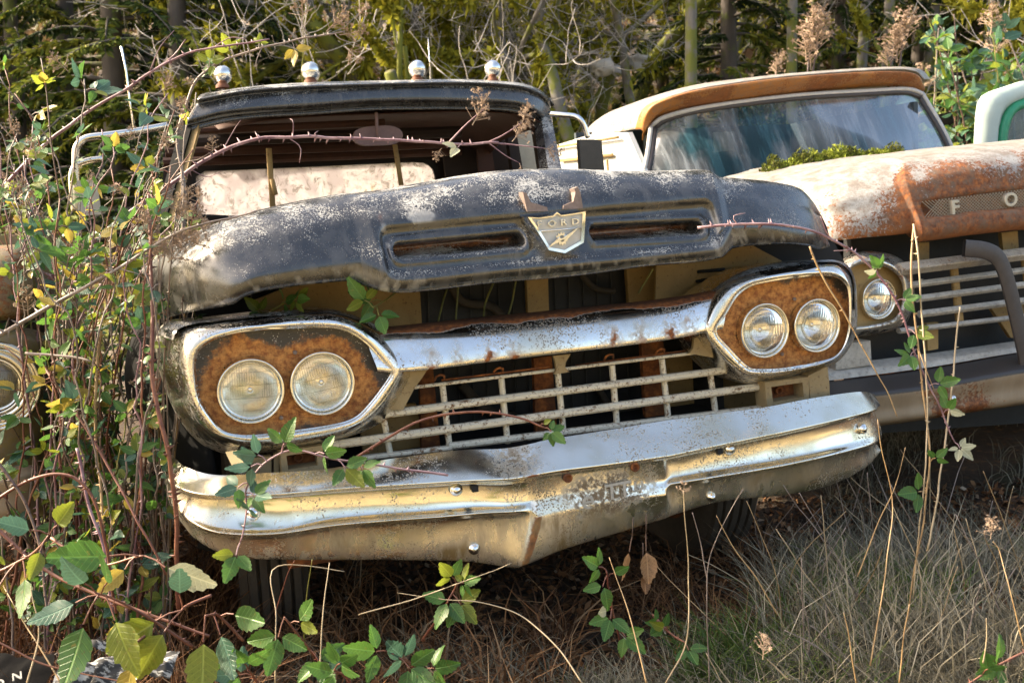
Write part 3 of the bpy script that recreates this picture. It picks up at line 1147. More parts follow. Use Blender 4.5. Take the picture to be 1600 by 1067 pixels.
B.append([seg((268, 711, .13), (292, 730, .02), (340, 742, -.03), (424, 738, -.045), (505, 733, -.05), (640, 712, -.05), (760, 698, -.05), (836, 690, -.05)),
          seg((840, 689, -.05), (950, 672, -.05), (1042, 657, -.05)),
          seg((1048, 656, -.05), (1130, 645, -.05), (1195, 636, -.05), (1270, 622, -.03), (1343, 612, .03), (1366, 616, .11))])
B.append([segb((254, 722, .12), (262, 748, .0), (285, 764, -.08), (330, 773, -.135), (430, 771, -.165), (530, 763, -.175), (702, 752, -.178), (780, 746, -.178), (831, 740, -.176)),
          segb((838, 739, -.176), (940, 727, -.176), (1041, 713, -.176)),
          segb((1047, 712, -.176), (1130, 694, -.17), (1229, 674, -.155), (1320, 653, -.12), (1365, 641, -.06), (1376, 634, .04))])
B.append([s + np.array([0, .004, -.006]) for s in B[1]])
off3 = lambda s, dy_, dz_: s + np.array([0, dy_, dz_])
B.append([off3(B[1][0], .030, -.018), off3(B[1][1], .012, -.018), off3(B[1][2], .030, -.018)])
B.append([segb((258, 752, .1), (268, 778, .0), (292, 802, -.075), (340, 822, -.125), (430, 825, -.145), (530, 808, -.15), (702, 794, -.15), (790, 783, -.146), (830, 776, -.140)),
          segb((838, 776, -.155), (940, 762, -.165), (1041, 749, -.15)),
          segb((1047, 745, -.145), (1150, 727, -.142), (1232, 713, -.13), (1320, 693, -.095), (1364, 680, -.04), (1377, 670, .05))])
B.append([segb((259, 765, .1), (270, 790, -.01), (299, 816, -.095), (344, 832, -.15), (430, 833, -.172), (530, 820, -.18), (702, 806, -.18), (795, 795, -.17), (829, 790, -.15)),
          segb((837, 798, -.165), (940, 778, -.172), (1041, 763, -.16)),
          segb((1048, 757, -.165), (1150, 740, -.172), (1232, 726, -.158), (1320, 706, -.12), (1365, 694, -.06), (1378, 684, .05))])
B.append([off3(s, .028, -.020) for s in B[5]])
B[6][1] = off3(B[5][1], -.004, -.022)
B[6][0][-2:, 1] -= np.array([.014, .030])
B.append([segb((268, 790, .1), (285, 818, .0), (310, 845, -.06), (361, 868, -.10), (450, 873, -.12), (530, 873, -.125), (668, 873, -.13), (770, 875, -.14), (811, 877, -.155)),
          segb((818, 876, -.165), (874, 858, -.16), (943, 838, -.15), (1040, 809, -.13)),
          segb((1050, 804, -.125), (1129, 782, -.115), (1232, 771, -.10), (1300, 756, -.075), (1352, 730, -.03), (1376, 705, .06))])
B.append([off3(s, .05, -.006) for s in B[7]])
B[8][0][:, 1] = B[7][0][:, 1] + .05
G, k = net(B, (150, 70, 90), 90)
tv = np.linspace(0, 1, 90)[:, None] * np.ones(G.shape[:2])
dent = U(795, 718, -.08)
dd = np.hypot((G[..., 0] - dent[0]) / .085, (G[..., 1] - dent[1]) / .05)
G[..., 2] += -.014 * np.exp(-dd ** 2)
G[..., 1] += .0022 * fbm(G, 4, 8, 2) + .0012 * fbm(G, 11, 2, 2)
d2 = U(950, 768, -.11)
q = np.hypot((G[..., 0] - d2[0]) / .17, (G[..., 2] - d2[2]) / .075)
pit = .95 * (1 - sstep(.55, 1.1, q + .25 * fbm(G, 14, 3)))
pit = np.maximum(pit, .9 * np.exp(-(((G[..., 0] - dent[0] - .015) / .05) ** 2 + ((G[..., 1] - dent[1]) / .06) ** 2)) * (tv < k[1]))
iu = np.arange(G.shape[1])[None, :] * np.ones_like(tv)
pit = np.maximum(pit, .55 * sstep(.2, .5, fbm(G * np.array([1, 1, .25]), 26, 6)) * sstep(k[6], k[7], tv) * (iu < 150))
pit = np.maximum(pit, .6 * sstep(60, 0, iu) * sstep(.0, .5, fbm(G * np.array([1, 1, .15]), 30, 6)) * (tv > k[1]))
rust = .95 * np.exp(-((iu - 151) / 2.2) ** 2) * sstep(k[5], k[6], tv) + .8 * np.exp(-(((iu - 149) / 4) ** 2 + ((tv - k[1] - .01) / .02) ** 2))
rust = np.maximum(rust, .55 * sstep(k[6], k[8], tv) * (.5 + .8 * fbm(G, 8, 5)))
rust = np.maximum(rust, .5 * np.exp(-((tv - k[2] - .015) / .012) ** 2) * sstep(-.1, .5, fbm(G, 10, 6)))
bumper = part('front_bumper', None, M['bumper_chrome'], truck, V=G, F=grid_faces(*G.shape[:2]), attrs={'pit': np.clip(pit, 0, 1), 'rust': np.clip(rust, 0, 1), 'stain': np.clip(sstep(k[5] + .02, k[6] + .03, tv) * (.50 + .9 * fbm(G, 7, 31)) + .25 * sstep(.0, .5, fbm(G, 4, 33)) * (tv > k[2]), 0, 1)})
M['old_paint'] = mk_flat('flaked_white_paint', (.40, .37, .32), .6, 0, .5, 90)


def bolt(px, py, y, r):
    c = U(px, py, y + DYB)
    return part('bumper_bolt', MB().lathe([(r * 1.25, .004), (r * 1.25, -.002), (r, -.003), (r * .85, -.008), (r * .5, -.0115), (.0004, -.013)], c, seg=20), M['bright'], bumper)


for b in ((713, 765, -.156, .0135), (741, 857, -.150, .0125), (1141, 702, -.150, .0135), (1348, 670, -.07, .0125), (1112, 776, -.135, .011), (396, 802, -.150, .0135)):
    bolt(*b)
for px, py, y, s in ((742, 763, -.156, .016), (1124, 705, -.152, .016)):
    part('bumper_hole', MB().box(U(px, py, y + DYB), (s, .012, s)), M['dark'], bumper, smooth=False)
for px, py in ((888, 747), (993, 730)):
    c = U(px, py, -.172 + DYB)
    part('bumper_hole', MB().lathe([(.013, .006), (.0125, -.001), (.0085, -.002), (.008, .004), (.0005, .004)], c, seg=18), M['rust'], bumper)
# remains of painted characters on the number plate recess
for ch, px, py, h in (('e', 919, 785, .036), ('T', 956, 768, .044), ('T', 976, 764, .044), ('U', 998, 760, .028)):
    put_letter('painted_character', ch, U(px, py, -.1725 + DYB), bx, h, 1.1, .0025, M['old_paint'], bumper, .0)

# frame rail and underside behind the bumper
mb = MB()
mb.bar((-.78, .12, -.47), (.75, .12, -.47), .07, .08)
mb.bar((-.42, .16, -.46), (-.42, 1.2, -.46), .06, .12)
mb.bar((.42, .16, -.46), (.42, 1.2, -.46), .06, .12)
part('chassis_rail', mb, M['rust'], truck)
mb = MB()
mb.bar((-.72, .72, -.58), (.72, .72, -.58), .09, .09)
part('front_axle', mb, M['dark'], truck)


def wheel(parent, c, r=.37, w=.19):
    mb = MB()
    h = w / 2
    prof = [(r * .60, -h * .8), (r * .72, -h), (r * .90, -h * .97), (r * .965, -h * .80)]
    nb = 5
    for k in range(nb):
        a = -h * .78 + k * (2 * h * .78) / nb
        b = a + (2 * h * .78) / nb
        prof += [(r * .955, a), (r, a + .004), (r, b - .008), (r * .955, b - .004)]
    prof += [(r * .965, h * .80), (r * .90, h * .97), (r * .72, h), (r * .60, h * .8)]
    mb.lathe(prof, c, (1, 0, 0), 48)
    wl = part('front_wheel', mb, M['rubber'], parent, sharp=40)
    mb = MB().lathe([(.001, -h * .1), (r * .2, -h * .2), (r * .45, -h * .1), (r * .56, -h * .5), (r * .61, -h * .8), (r * .61, h * .8), (r * .5, h * .4), (.001, h * .3)], c, (1, 0, 0), 32)
    part('wheel_rim', mb, M['rust'], wl)
    return wl


wheel(truck, (.735, .66, -.53), .37, .215)
wheel(truck, (-.80, .66, -.53), .37, .2)

# ---- cab
YF1 = 1.55
r0 = [seg((322, 146, 2.1), (378, 139, 2.1), (464, 132, 2.1), (600, 128, 2.1), (724, 126, 2.1), (800, 131, 2.1), (832, 139, 2.1), (846, 151, 2.1), (850, 164, 2.1))]
ra = [seg((312, 150, 1.70), (378, 138, 1.70), (464, 131, 1.70), (600, 127, 1.70), (724, 125, 1.70), (806, 130, 1.70), (837, 138, 1.70), (854, 150, 1.72), (859, 163, 1.75))]
rb = [seg((308, 156, 1.58), (378, 143, 1.55), (464, 136, 1.53), (600, 131, 1.52), (724, 129, 1.52), (806, 134, 1.54), (838, 143, 1.58), (855, 155, 1.64), (860, 168, 1.70))]
rc = [off3(rb[0], .03, -.010)]
rd = [seg((303, 168, 1.60), (378, 153, 1.57), (464, 145, 1.55), (600, 139, 1.54), (724, 137, 1.54), (806, 142, 1.56), (838, 151, 1.60), (856, 166, 1.66), (862, 184, 1.71))]
re = [seg((292, 190, 1.58), (356, 174, 1.55), (486, 164, 1.53), (600, 157, 1.53), (765, 158, 1.53), (816, 163, 1.55), (843, 178, 1.60), (858, 196, 1.68), (863, 212, 1.72))]
rf = [off3(re[0], .03, -.006)]
rg = [seg((290, 196, 1.59), (365, 180, 1.57), (486, 171, 1.56), (600, 164, 1.56), (765, 165, 1.56), (816, 170, 1.58), (844, 186, 1.63), (860, 205, 1.70), (866, 225, 1.73))]
rh = [off3(rg[0], .02, -.005)]
ri = [seg((288, 206, 1.60), (378, 186, 1.58), (486, 178, 1.57), (600, 171, 1.57), (765, 171, 1.57), (816, 177, 1.59), (845, 194, 1.65), (862, 218, 1.71), (868, 240, 1.73))]
rj = [off3(ri[0], .05, .004)]
G, k = net([r0, ra, rb, rc, rd, re, rf, rg, rh, ri, rj], (110,), 80)
part('roof_visor', None, M['black'], truck, V=G, F=grid_faces(*G.shape[:2]), solid=.004)
RW = G
# roof panel and back
zt = .0
tl, tr = ra[0], ra[0]
Pr = ra[0]
rows = []
for yy, drop in ((1.70, .0), (2.0, .0), (2.4, -.02), (2.72, -.06), (2.80, -.12)):
    rows.append(Pr * np.array([1, 0, 1]) + np.array([0, yy, -.012 + drop]))
Gr = np.array([resample(r_, 60) for r_ in rows])
part('cab_roof', None, M['black'], truck, V=Gr, F=grid_faces(*Gr.shape[:2]), solid=.006)
M['interior'] = mk_flat('rusty_headliner', (.050, .018, .010), .8, 0, .7, 12)
M['interior_dark'] = mk_flat('dark_cab_lining', (.022, .013, .011), .85, 0, .6, 10)
M['pale_trim'] = mk_flat('pale_door_trim', (.40, .36, .28), .7, 0, .3, 20)
# headliner
rows = [Pr * np.array([.93, 0, 1]) + np.array([0, yy, dz]) for yy, dz in ((1.62, -.145), (1.9, -.10), (2.3, -.11), (2.66, -.20))]
Gh = np.array([resample(r_, 40) for r_ in rows])
part('headliner', None, M['interior'], truck, V=Gh, F=grid_faces(*Gh.shape[:2]), solid=.004)
# back wall with its window opening
YBK = 2.66


def frame_plate(outer, inner, y, t):
    o, i_ = UL(outer, y), UL(inner, y)
    n = len(o)
    mb = MB()
    mb.grid(np.array([o + [0, t, 0], o, i_, i_ + [0, t, 0]]), True)
    return mb


wo = [(255, 345), (255, 240), (300, 236), (480, 230), (660, 219), (700, 216), (750, 209), (800, 200), (807, 240), (815, 310), (700, 345), (480, 350)]
wi = [(306, 336), (304, 275), (318, 266), (480, 259), (648, 251), (664, 252), (673, 256), (679, 263), (682, 273), (686, 300), (676, 340), (480, 345)]
part('cab_back', frame_plate(wo, wi, YBK, .03), M['interior_dark'], truck, smooth=False)
part('window_gasket', frame_plate([(c[0] + (480 - c[0]) * -.02, c[1] + (300 - c[1]) * -.06) for c in wi], [(c[0] + (480 - c[0]) * .012, c[1] + (300 - c[1]) * .05) for c in wi], YBK - .012, .02), M['dark'], truck, smooth=False)
t = NT('fogged_glass')
n = t.noise(7, 6, .7, dist=1.5)
n2 = t.noise(16, 6, .75, dist=2.0)
cc = t.mix(t.step(n, .42, .60), (.80, .77, .79), (.58, .54, .56))
cc = t.mix(t.step(n2, .50, .60), cc, (.36, .33, .32))  # dark mottle: smudges, with leaf shadows painted into the glass colour
t.set(Base_Color=cc, Roughness=.5)
tr = t.n('ShaderNodeBsdfTranslucent')
t.nt.links.new(cc, tr.inputs[0])
ms = t.n('ShaderNodeMixShader')
ms.inputs[0].default_value = .75
t.nt.links.new(t.b.outputs[0], ms.inputs[1])
t.nt.links.new(tr.outputs[0], ms.inputs[2])
tp = t.n('ShaderNodeBsdfTransparent')
ms3 = t.n('ShaderNodeMixShader')
t.put(ms3.inputs[0], t.mixf(t.step(n, .40, .62), .55, .22))
t.nt.links.new(ms.outputs[0], ms3.inputs[1])
t.nt.links.new(tp.outputs[0], ms3.inputs[2])
t.nt.links.new(ms3.outputs[0], t.nt.nodes['Material Output'].inputs[0])
M['fogged'] = t.mat
part('rear_window', MB().prism(UL(wi, YBK + .012), .004), M['fogged'], truck, smooth=False, label='fogged whitish rear window glass')
# beams across the cab ceiling
for p, q, y, h, m in (((262, 222), (720, 206), 2.1, .05, 'interior_dark'), ((258, 238), (700, 224), 2.45, .05, 'interior'), ((255, 254), (720, 236), 2.6, .045, 'interior'), ((300, 205), (600, 192), 1.85, .03, 'interior')):
    pbar('ceiling_rib', p, q, y, .05, h, M[m])
# right inner corner: back quarter panels and the pale trim by the door
for poly, y, m in (([(690, 226), (800, 205), (812, 280), (700, 300)], 2.60, 'interior_dark'), ([(745, 232), (768, 229), (775, 280), (750, 284)], 2.5, 'interior')):
    part('quarter_panel', MB().prism(UL(poly, y), .02), M[m], truck, smooth=False)
for poly, y in (([(792, 205), (806, 200), (820, 282), (804, 285)], 2.45), ([(834, 190), (842, 188), (856, 272), (846, 274)], 1.9)):
    part('door_post', MB().prism(UL(poly, y), .05), M['interior_dark'], truck, smooth=False)
part('door_trim', MB().prism(UL([(840, 205), (846, 204), (853, 275), (845, 276)], 2.0), .04), M['pale_trim'], truck, smooth=False)
part('door_trim', MB().prism(UL([(806, 205), (832, 200), (846, 275), (818, 280)], 2.52), .012), M['pale_trim'], truck, smooth=False)
# windscreen posts
mb = MB()
mb.add(*[np.vstack([UL([(845, 180, 1.64), (862, 186, 1.60), (880, 275, 1.28), (858, 276, 1.32)]), UL([(845, 180, 1.64), (862, 186, 1.60), (880, 275, 1.28), (858, 276, 1.32)]) + np.array([-.01, .07, 0])]),
         [(0, 1, 2, 3), (7, 6, 5, 4), (0, 4, 5, 1), (1, 5, 6, 2), (2, 6, 7, 3), (3, 7, 4, 0)]])
part('windscreen_post', mb, M['black'], truck, smooth=False)
for a, b, m in ((258, 276, 'fender_black'), (278, 288, 'tan')):
    q = UL([(a + 24, 196, 1.62), (b + 24, 194, 1.60), (b - 18, 345, 1.28), (a - 18, 347, 1.30)])
    mb = MB().add(np.vstack([q, q + np.array([.01, .07, 0])]), [(0, 1, 2, 3), (7, 6, 5, 4), (0, 4, 5, 1), (1, 5, 6, 2), (2, 6, 7, 3), (3, 7, 4, 0)])
    part('windscreen_post', mb, M[m], truck, smooth=False)
# cowl and doors
mb = MB()
mb.prism(np.array([(-.86, 1.22, .10), (.86, 1.22, .10), (.86, 1.22, -.45), (-.86, 1.22, -.45)]), .05)
part('cowl', mb, M['black'], truck, smooth=False)
for sx in (-1, 1):
    mb = MB().box((.84 * sx, 2.0, -.12), (.05, 1.3, .62))
    part('cab_door', mb, M['black'], truck, smooth=False)
mb = MB().box((0, 2.68, -.2), (1.66, .04, .75))
part('cab_back_lower', mb, M['black'], truck, smooth=False)
part('bench_seat', MB().box((0, 2.45, -.12), (1.4, .16, .35)), M['interior'], truck)
# hanging straps, mirror
mb = MB()
mb.bar(U(420, 232, 1.9), U(427, 335, 1.9), .006, .024)
mb.bar(U(425, 280, 1.89), U(431, 305, 1.89), .01, .02)
part('ceiling_strap', mb, M['tan'], truck)
mb = MB()
mb.bar(U(617, 226, 1.9), U(627, 290, 1.9), .006, .022)
part('ceiling_strap', mb, M['tan'], truck)
mb = MB()
mb.tube([U(588, 176, 1.62), U(589, 200, 1.62), U(591, 218, 1.63)], .007, 8)
q = UL([tuple(v) for v in closed(np.array([(555, 205), (570, 199), (590, 197), (612, 197), (627, 204), (629, 216), (617, 225), (590, 227), (566, 227), (553, 219)], float), 26)], 1.65)
mb.prism(q, .03)
M['mirror_back'] = mk_flat('mirror_back', (.15, .085, .075), .6, .1, .4, 40)
part('interior_mirror', mb, M['mirror_back'], truck, smooth=False)
# steering wheel and dash edge, low in the cab
mb = MB()
c = np.array([-.42, 1.62, .17])
mb.tube([c + .2 * np.array([math.cos(a), .35 * math.sin(a), .93 * math.sin(a)]) for a in np.linspace(0, 2 * math.pi, 40)], .011, 8)
mb.bar(c + [-.2, 0, 0], c + [.2, 0, 0], .02, .01)
part('steering_wheel', mb, M['dark'], truck)
# roof lamps
M['lamp_base'] = mk_flat('rusty_lamp_base', (.16, .06, .03), .8, 0, .5, 60)
for px, py, rpx, by in ((348, 117, 13, 135), (485.5, 111.5, 13.5, 128), (652, 108.5, 13, 125), (770, 108, 12.5, 126)):
    c = U(px, py, 1.78)
    r = rpx / F_PX * (np.linalg.norm(to_world(c) - np.array([0, 0, CAM_H])))
    mb = MB().ball(c, r, 28, 18, (1, 1.25, 1))
    lm = part('roof_lamp', mb, M['bright'], truck)
    b = U(px, by + 3, 1.78)
    mb = MB().lathe([(r * .75, 0), (r * .7, .012), (r * .45, .02), (r * .4, np.linalg.norm(c - b))], b, (0, 0, 1), 20)
    part('lamp_foot', mb, M['lamp_base'], lm)
    mb = MB().lathe([(r * 1.02, -.004), (r * 1.05, 0), (r * 1.02, .004)], c, (0, 1, 0), 28)
    part('lamp_rim', mb, M['old_chrome'], lm)
# aerials
part('aerial', MB().tube([U(190, 73, 1.6), U(197, 110, 1.6), U(203, 160, 1.6), U(212, 215, 1.6)], [.0045, .004, .004, .005], 6), M['bright'], truck)
part('aerial', MB().tube([U(669, 60, 2.2), U(671, 95, 2.2), U(673, 128, 2.2)], [.002, .003, .004], 6), M['bright'], truck)
# door mirrors on their bent arms
mb = MB()
mb.tube(resample([U(858, 178, 1.6), U(880, 180, 1.55), U(898, 182, 1.52), U(908, 188, 1.5), U(914, 200, 1.5), U(919, 216, 1.5)], 24), .012, 10)
arm = part('mirror_arm', mb, M['bright'], truck)
q0 = UL([(905, 218), (940, 219), (945, 270), (908, 270)], 1.50)
q1 = UL([(909, 216), (936, 216), (939, 270), (912, 270)], 1.50) + np.array([0, .06, 0])
mb = MB().add(np.vstack([q0, q1]), [(0, 1, 2, 3), (7, 6, 5, 4), (0, 4, 5, 1), (1, 5, 6, 2), (2, 6, 7, 3), (3, 7, 4, 0)])
M['mirror_head'] = mk_flat('mirror_head', (.05, .045, .042), .35, .5, .4, 30)
part('door_mirror', mb, M['mirror_head'], truck, smooth=False)
mb = MB()
mb.tube(resample([U(262, 196, 1.45), U(215, 205, 1.42), U(165, 212, 1.4), U(135, 216, 1.4), U(121, 228, 1.4), U(118, 245, 1.4), U(119, 330, 1.4)], 40), .013, 10)
mb.tube(resample([U(160, 248, 1.4), U(135, 252, 1.4), U(116, 262, 1.4), U(112, 285, 1.4), U(116, 330, 1.4)], 30), .011, 10)
part('mirror_arm', mb, M['old_chrome'], truck)
q0 = UL([(120, 283), (150, 280), (158, 335), (122, 338)], 1.38)
mb = MB().prism(q0, .05)
part('door_mirror', mb, M['pale_trim'], truck, smooth=False)
# ------------------------------------------------------------------ the white and rusty truck to the right
def mk_peeling(name, paint, rustbias=0.0, grime=.3):
    """sun-bleached paint over rust; the attribute 'rust' eats the paint away"""
    t = NT(name)
    n = t.noise(10, 6, .7)
    f = t.noise(85, 7, .78)
    m = t.step(t.math('ADD', t.math('ADD', t.attr('rust'), rustbias), t.math('MULTIPLY', t.math('SUBTRACT', t.math('ADD', t.math('MULTIPLY', n, .45), t.math('MULTIPLY', f, .95)), .7), 1.8)), .42, .52)
    rc = t.mix(t.step(t.noise(22, 7, .78, off=17), .38, .66), rust_col(t, 45), (.13, .088, .06))
    rc = t.mix(t.attr('bright'), rc, t.mix(t.noise(28, 6, .7), (.15, .045, .012), (.42, .15, .032)))
    p = t.mix(t.noise(5, 4), tuple(q * .82 for q in paint), paint)
    p = t.mix(t.math('MULTIPLY', t.step(t.noise(60, 6, .75, off=2), .48, .66), .6), p, (.15, .14, .13))
    gr = t.math('MULTIPLY', t.step(t.noise(16, 7, .78, off=14), .40, .62), grime)
    p = t.mix(gr, p, t.mix(t.noise(50, 5, .7, off=3), (.09, .065, .045), (.24, .19, .14)))
    c = t.mix(m, p, rc)
    t.bump(t.math('MULTIPLY', t.math('SUBTRACT', 1.0, m), t.math('ADD', .6, f)), .3, .003)
    return t.set(Base_Color=c, Roughness=t.mixf(m, .42, .9))


M['white_peel'] = mk_peeling('peeling_white_paint', (.37, .365, .345), .12, .78)
M['orange_brow'] = mk_peeling('orange_rusted_paint', (.44, .17, .03), .12)
M['teal'] = mk_flat('teal_enamel', (.02, .10, .115), .4, 0, .3, 8)
M['white_truck'] = mk_flat('chalky_white_paint', (.47, .49, .47), .55, 0, .16, 12)

rt = thing_row('old_truck', 'white truck streaked with orange rust, mossy below its dusty windscreen, beside the black truck', 'truck', (2.35, 1.9, -.80))
YR = .72
# hood
Ha = [seg((1236, 306, YR + .40), (1255, 288, YR + .3), (1290, 280, YR + .24), (1330, 268, YR + .2), (1397, 252, YR + .16)),
      seg((1402, 250, YR + .15), (1465, 240, YR + .15), (1532, 231, YR + .15), (1600, 225, YR + .15), (1700, 214, YR + .15), (1850, 208, YR + .15)),
      seg((1866, 216, YR + .16), (1960, 222, YR + .2), (2040, 240, YR + .3))]
Hb = [seg((1240, 322, YR + .36), (1262, 316, YR + .2), (1300, 312, YR + .08), (1350, 300, YR + .04), (1404, 286, YR + .01)),
      seg((1414, 284, YR - .02), (1465, 274, YR - .03), (1532, 262, YR - .03), (1600, 254, YR - .03), (1700, 242, YR - .03), (1860, 232, YR - .03)),
      seg((1876, 240, YR - .01), (1965, 250, YR + .05), (2050, 280, YR + .2))]
Hc = [seg((1244, 340, YR + .34), (1265, 336, YR + .18), (1302, 334, YR + .06), (1355, 326, YR + .0), (1418, 316, YR - .04)),
      seg((1430, 330, YR - .08), (1470, 326, YR - .08), (1532, 318, YR - .08), (1600, 311, YR - .08), (1700, 300, YR - .08), (1868, 284, YR - .08)),
      seg((1884, 285, YR - .05), (1970, 290, YR), (2056, 310, YR + .2))]
Hd = [seg((1247, 356, YR + .32), (1268, 354, YR + .16), (1305, 352, YR + .04), (1360, 345, YR - .02), (1426, 340, YR - .06)),
      seg((1440, 361, YR - .12), (1480, 356, YR - .12), (1540, 349, YR - .12), (1600, 343, YR - .12), (1700, 331, YR - .12), (1874, 310, YR - .12)),
      seg((1888, 308, YR - .06), (1974, 308, YR), (2058, 325, YR + .2))]
He = [seg((1250, 372, YR + .3), (1270, 373, YR + .14), (1308, 374, YR + .03), (1360, 369, YR - .02), (1424, 364, YR - .05)),
      seg((1438, 378, YR - .09), (1480, 373, YR - .09), (1540, 366, YR - .09), (1600, 359, YR - .09), (1700, 347, YR - .09), (1878, 326, YR - .09)),
      seg((1890, 322, YR - .05), (1976, 322, YR), (2060, 340, YR + .2))]
Hf = [off3(s, .05, .01) for s in He]
Hz0 = [s * np.array([1, 0, 1]) + np.array([0, YR + 1.25, .03]) for s in Ha]
Hz1 = [s * np.array([1, 0, 1]) + np.array([0, YR + .65, .02]) for s in Ha]
G, k = net([Hz0, Hz1, Ha, Hb, Hc, Hd, He, Hf], (60, 150, 50), 110)
tv = np.linspace(0, 1, 110)[:, None] * np.ones(G.shape[:2])
x, z = G[..., 0], G[..., 2]
iu = np.arange(G.shape[1])[None, :] * np.ones_like(tv)
a, b = U(1441, 329, YR - .08), U(1850, 278, YR - .08)
ang, ln = math.atan2(b[2] - a[2], b[0] - a[0]), math.hypot(b[0] - a[0], b[2] - a[2])
d = sdf_rrect(x, z, (a[0] + b[0]) / 2, (a[2] + b[2]) / 2, ln / 2, .036, .02, ang)
ce = ((iu >= 60) & (iu < 210)) * (tv > k[2] + .03)
G[..., 1] += (.045 * (1 - sstep(-.006, .001, d)) - .006 * np.exp(-((d - .006) / .006) ** 2)) * ce
G[..., 2] += .004 * fbm(G, 5, 3)
rust = -.02 + .50 * sstep(k[2] - .01, k[5], tv) + .30 * fbm(G, 4, 6) * sstep(k[2] - .02, k[3], tv)
rust = rust + .7 * np.exp(-((iu - 60) / 3.5) ** 2) * sstep(k[2], k[3], tv) + .16 * (iu >= 60) * sstep(k[2] - .1, k[3], tv)
rust = np.maximum(rust, 1.0 * (1 - sstep(-.01, -.002, d)) * ce)
brt = .75 * sstep(k[5], k[6], tv) * sstep(-.01, .0, d)
part('hood', None, M['white_peel'], rt, V=G, F=grid_faces(*G.shape[:2]), attrs={'rust': np.clip(rust, -.3, 1), 'bright': np.clip(brt, 0, 1)})
# expanded-metal mesh in the slot: diamonds of wire
cx_, cz_ = (a + b) / 2, None
mb = MB()
ux = (b - a) / ln
uz = np.array([-ux[2], 0, ux[0]])
cc = (a + b) / 2 + np.array([0, .010, 0])
hx, hz, st = ln / 2, .034, .016
n = int(2 * hx / st) + 6
for sgn in (1, -1):
    for q in range(n):
        s0 = -hx - .05 + q * st
        p0, p1 = s0, s0 + sgn * 2 * hz * 1.25
        pa_ = cc + ux * p0 - uz * hz
        pb_ = cc + ux * p1 + uz * hz
        if min(p0, p1) < -hx + .002 or max(p0, p1) > hx - .002:
            continue
        mb.bar(pa_ + np.array([0, .001 * sgn, 0]), pb_ + np.array([0, .001 * sgn, 0]), .002, .0028)
M['mesh_wire'] = mk_flat('dull_wire', (.34, .28, .21), .6, .2, .4, 60)
o = part('wire_mesh', mb, M['mesh_wire'], rt, smooth=False)
o['kind'] = 'stuff'
M['letter_grey'] = mk_flat('weathered_chrome_letter', (.46, .42, .35), .4, .5, .35, 70)
for ch, px, py in (('F', 1491, 324), ('O', 1577, 312), ('R', 1672, 300), ('D', 1780, 288)):
    put_letter('hood_letter', ch, U(px, py, YR - .075), ux, .056, 1.15, .02, M['letter_grey'], rt, .02)
# ridge, bars, uprights
def rbar(name, p, q, y, w, h, mat, bev=.3, attrs=None):
    a, b = U(p[0], p[1], y), U(q[0], q[1], y)
    return part(name, MB().bar(a, b, w, h, bev=bev), mat, rt, sharp=40)


M['rust_bright'] = mk_peeling('rusted_bar', (.45, .40, .33), .30)
M['bar_worn'] = mk_peeling('worn_white_bar', (.52, .49, .43), -.03)
rbar('grille_ridge', (1404, 421), (1880, 362), YR - .03, .06, .052, M['rust_bright'], .45)
for p, q, h in (((1418, 446), (1880, 386), .027), ((1432, 467), (1880, 408), .028), ((1436, 491), (1880, 434), .029), ((1404, 517), (1880, 462), .021)):
    rbar('grille_bar', p, q, YR, .03, h, M['bar_worn'], .4)
for p, q, w in (((1490, 415), (1500, 508), .036), ((1600, 400), (1614, 500), .036), ((1720, 385), (1732, 485), .036)):
    rbar('grille_upright', p, q, YR + .02, .02, w, M['tan'])
for poly, y in (([(1448, 505), (1466, 503), (1466, 545), (1450, 548)], .03), ([(1430, 380), (1452, 378), (1452, 405), (1430, 408)], .06), ([(1565, 364), (1590, 361), (1592, 388), (1568, 391)], .06),
                ([(1548, 480), (1600, 472), (1600, 525), (1580, 528)], .10)):
    part('core_support', MB().prism(UL(poly, YR + y), .02), M['tan'], rt, smooth=False)
part('radiator', MB().prism(UL([(1330, 350), (1900, 285), (1900, 640), (1330, 680)], YR + .22), .05), M['core'], rt, smooth=False)
# lamp pod: outer chrome and the sheet with one lamp in view
op = [(1322, 440), (1330, 420), (1350, 412), (1380, 416), (1400, 428), (1410, 446), (1408, 478), (1396, 498), (1360, 508), (1322, 510), (1290, 505), (1286, 470), (1296, 445)]
ou = [(1318, 425), (1330, 408), (1352, 401), (1386, 406), (1408, 421), (1419, 446), (1416, 482), (1402, 505), (1362, 516), (1320, 520), (1276, 515), (1272, 470), (1284, 435)]
bk = [(1312, 410), (1330, 398), (1354, 393), (1392, 398), (1416, 414), (1428, 446), (1424, 486), (1408, 511), (1364, 522), (1318, 527), (1264, 520), (1260, 470), (1272, 425)]
c = (1350, 462)
O, A_, B_ = (closed(np.array(p, float), 96) for p in (op, ou, bk))
O, A_, B_ = polar(op, c), polar(ou, c), polar(bk, c)


def lv2(Q, y):
    return np.array([U(q[0], q[1], y) for q in Q])


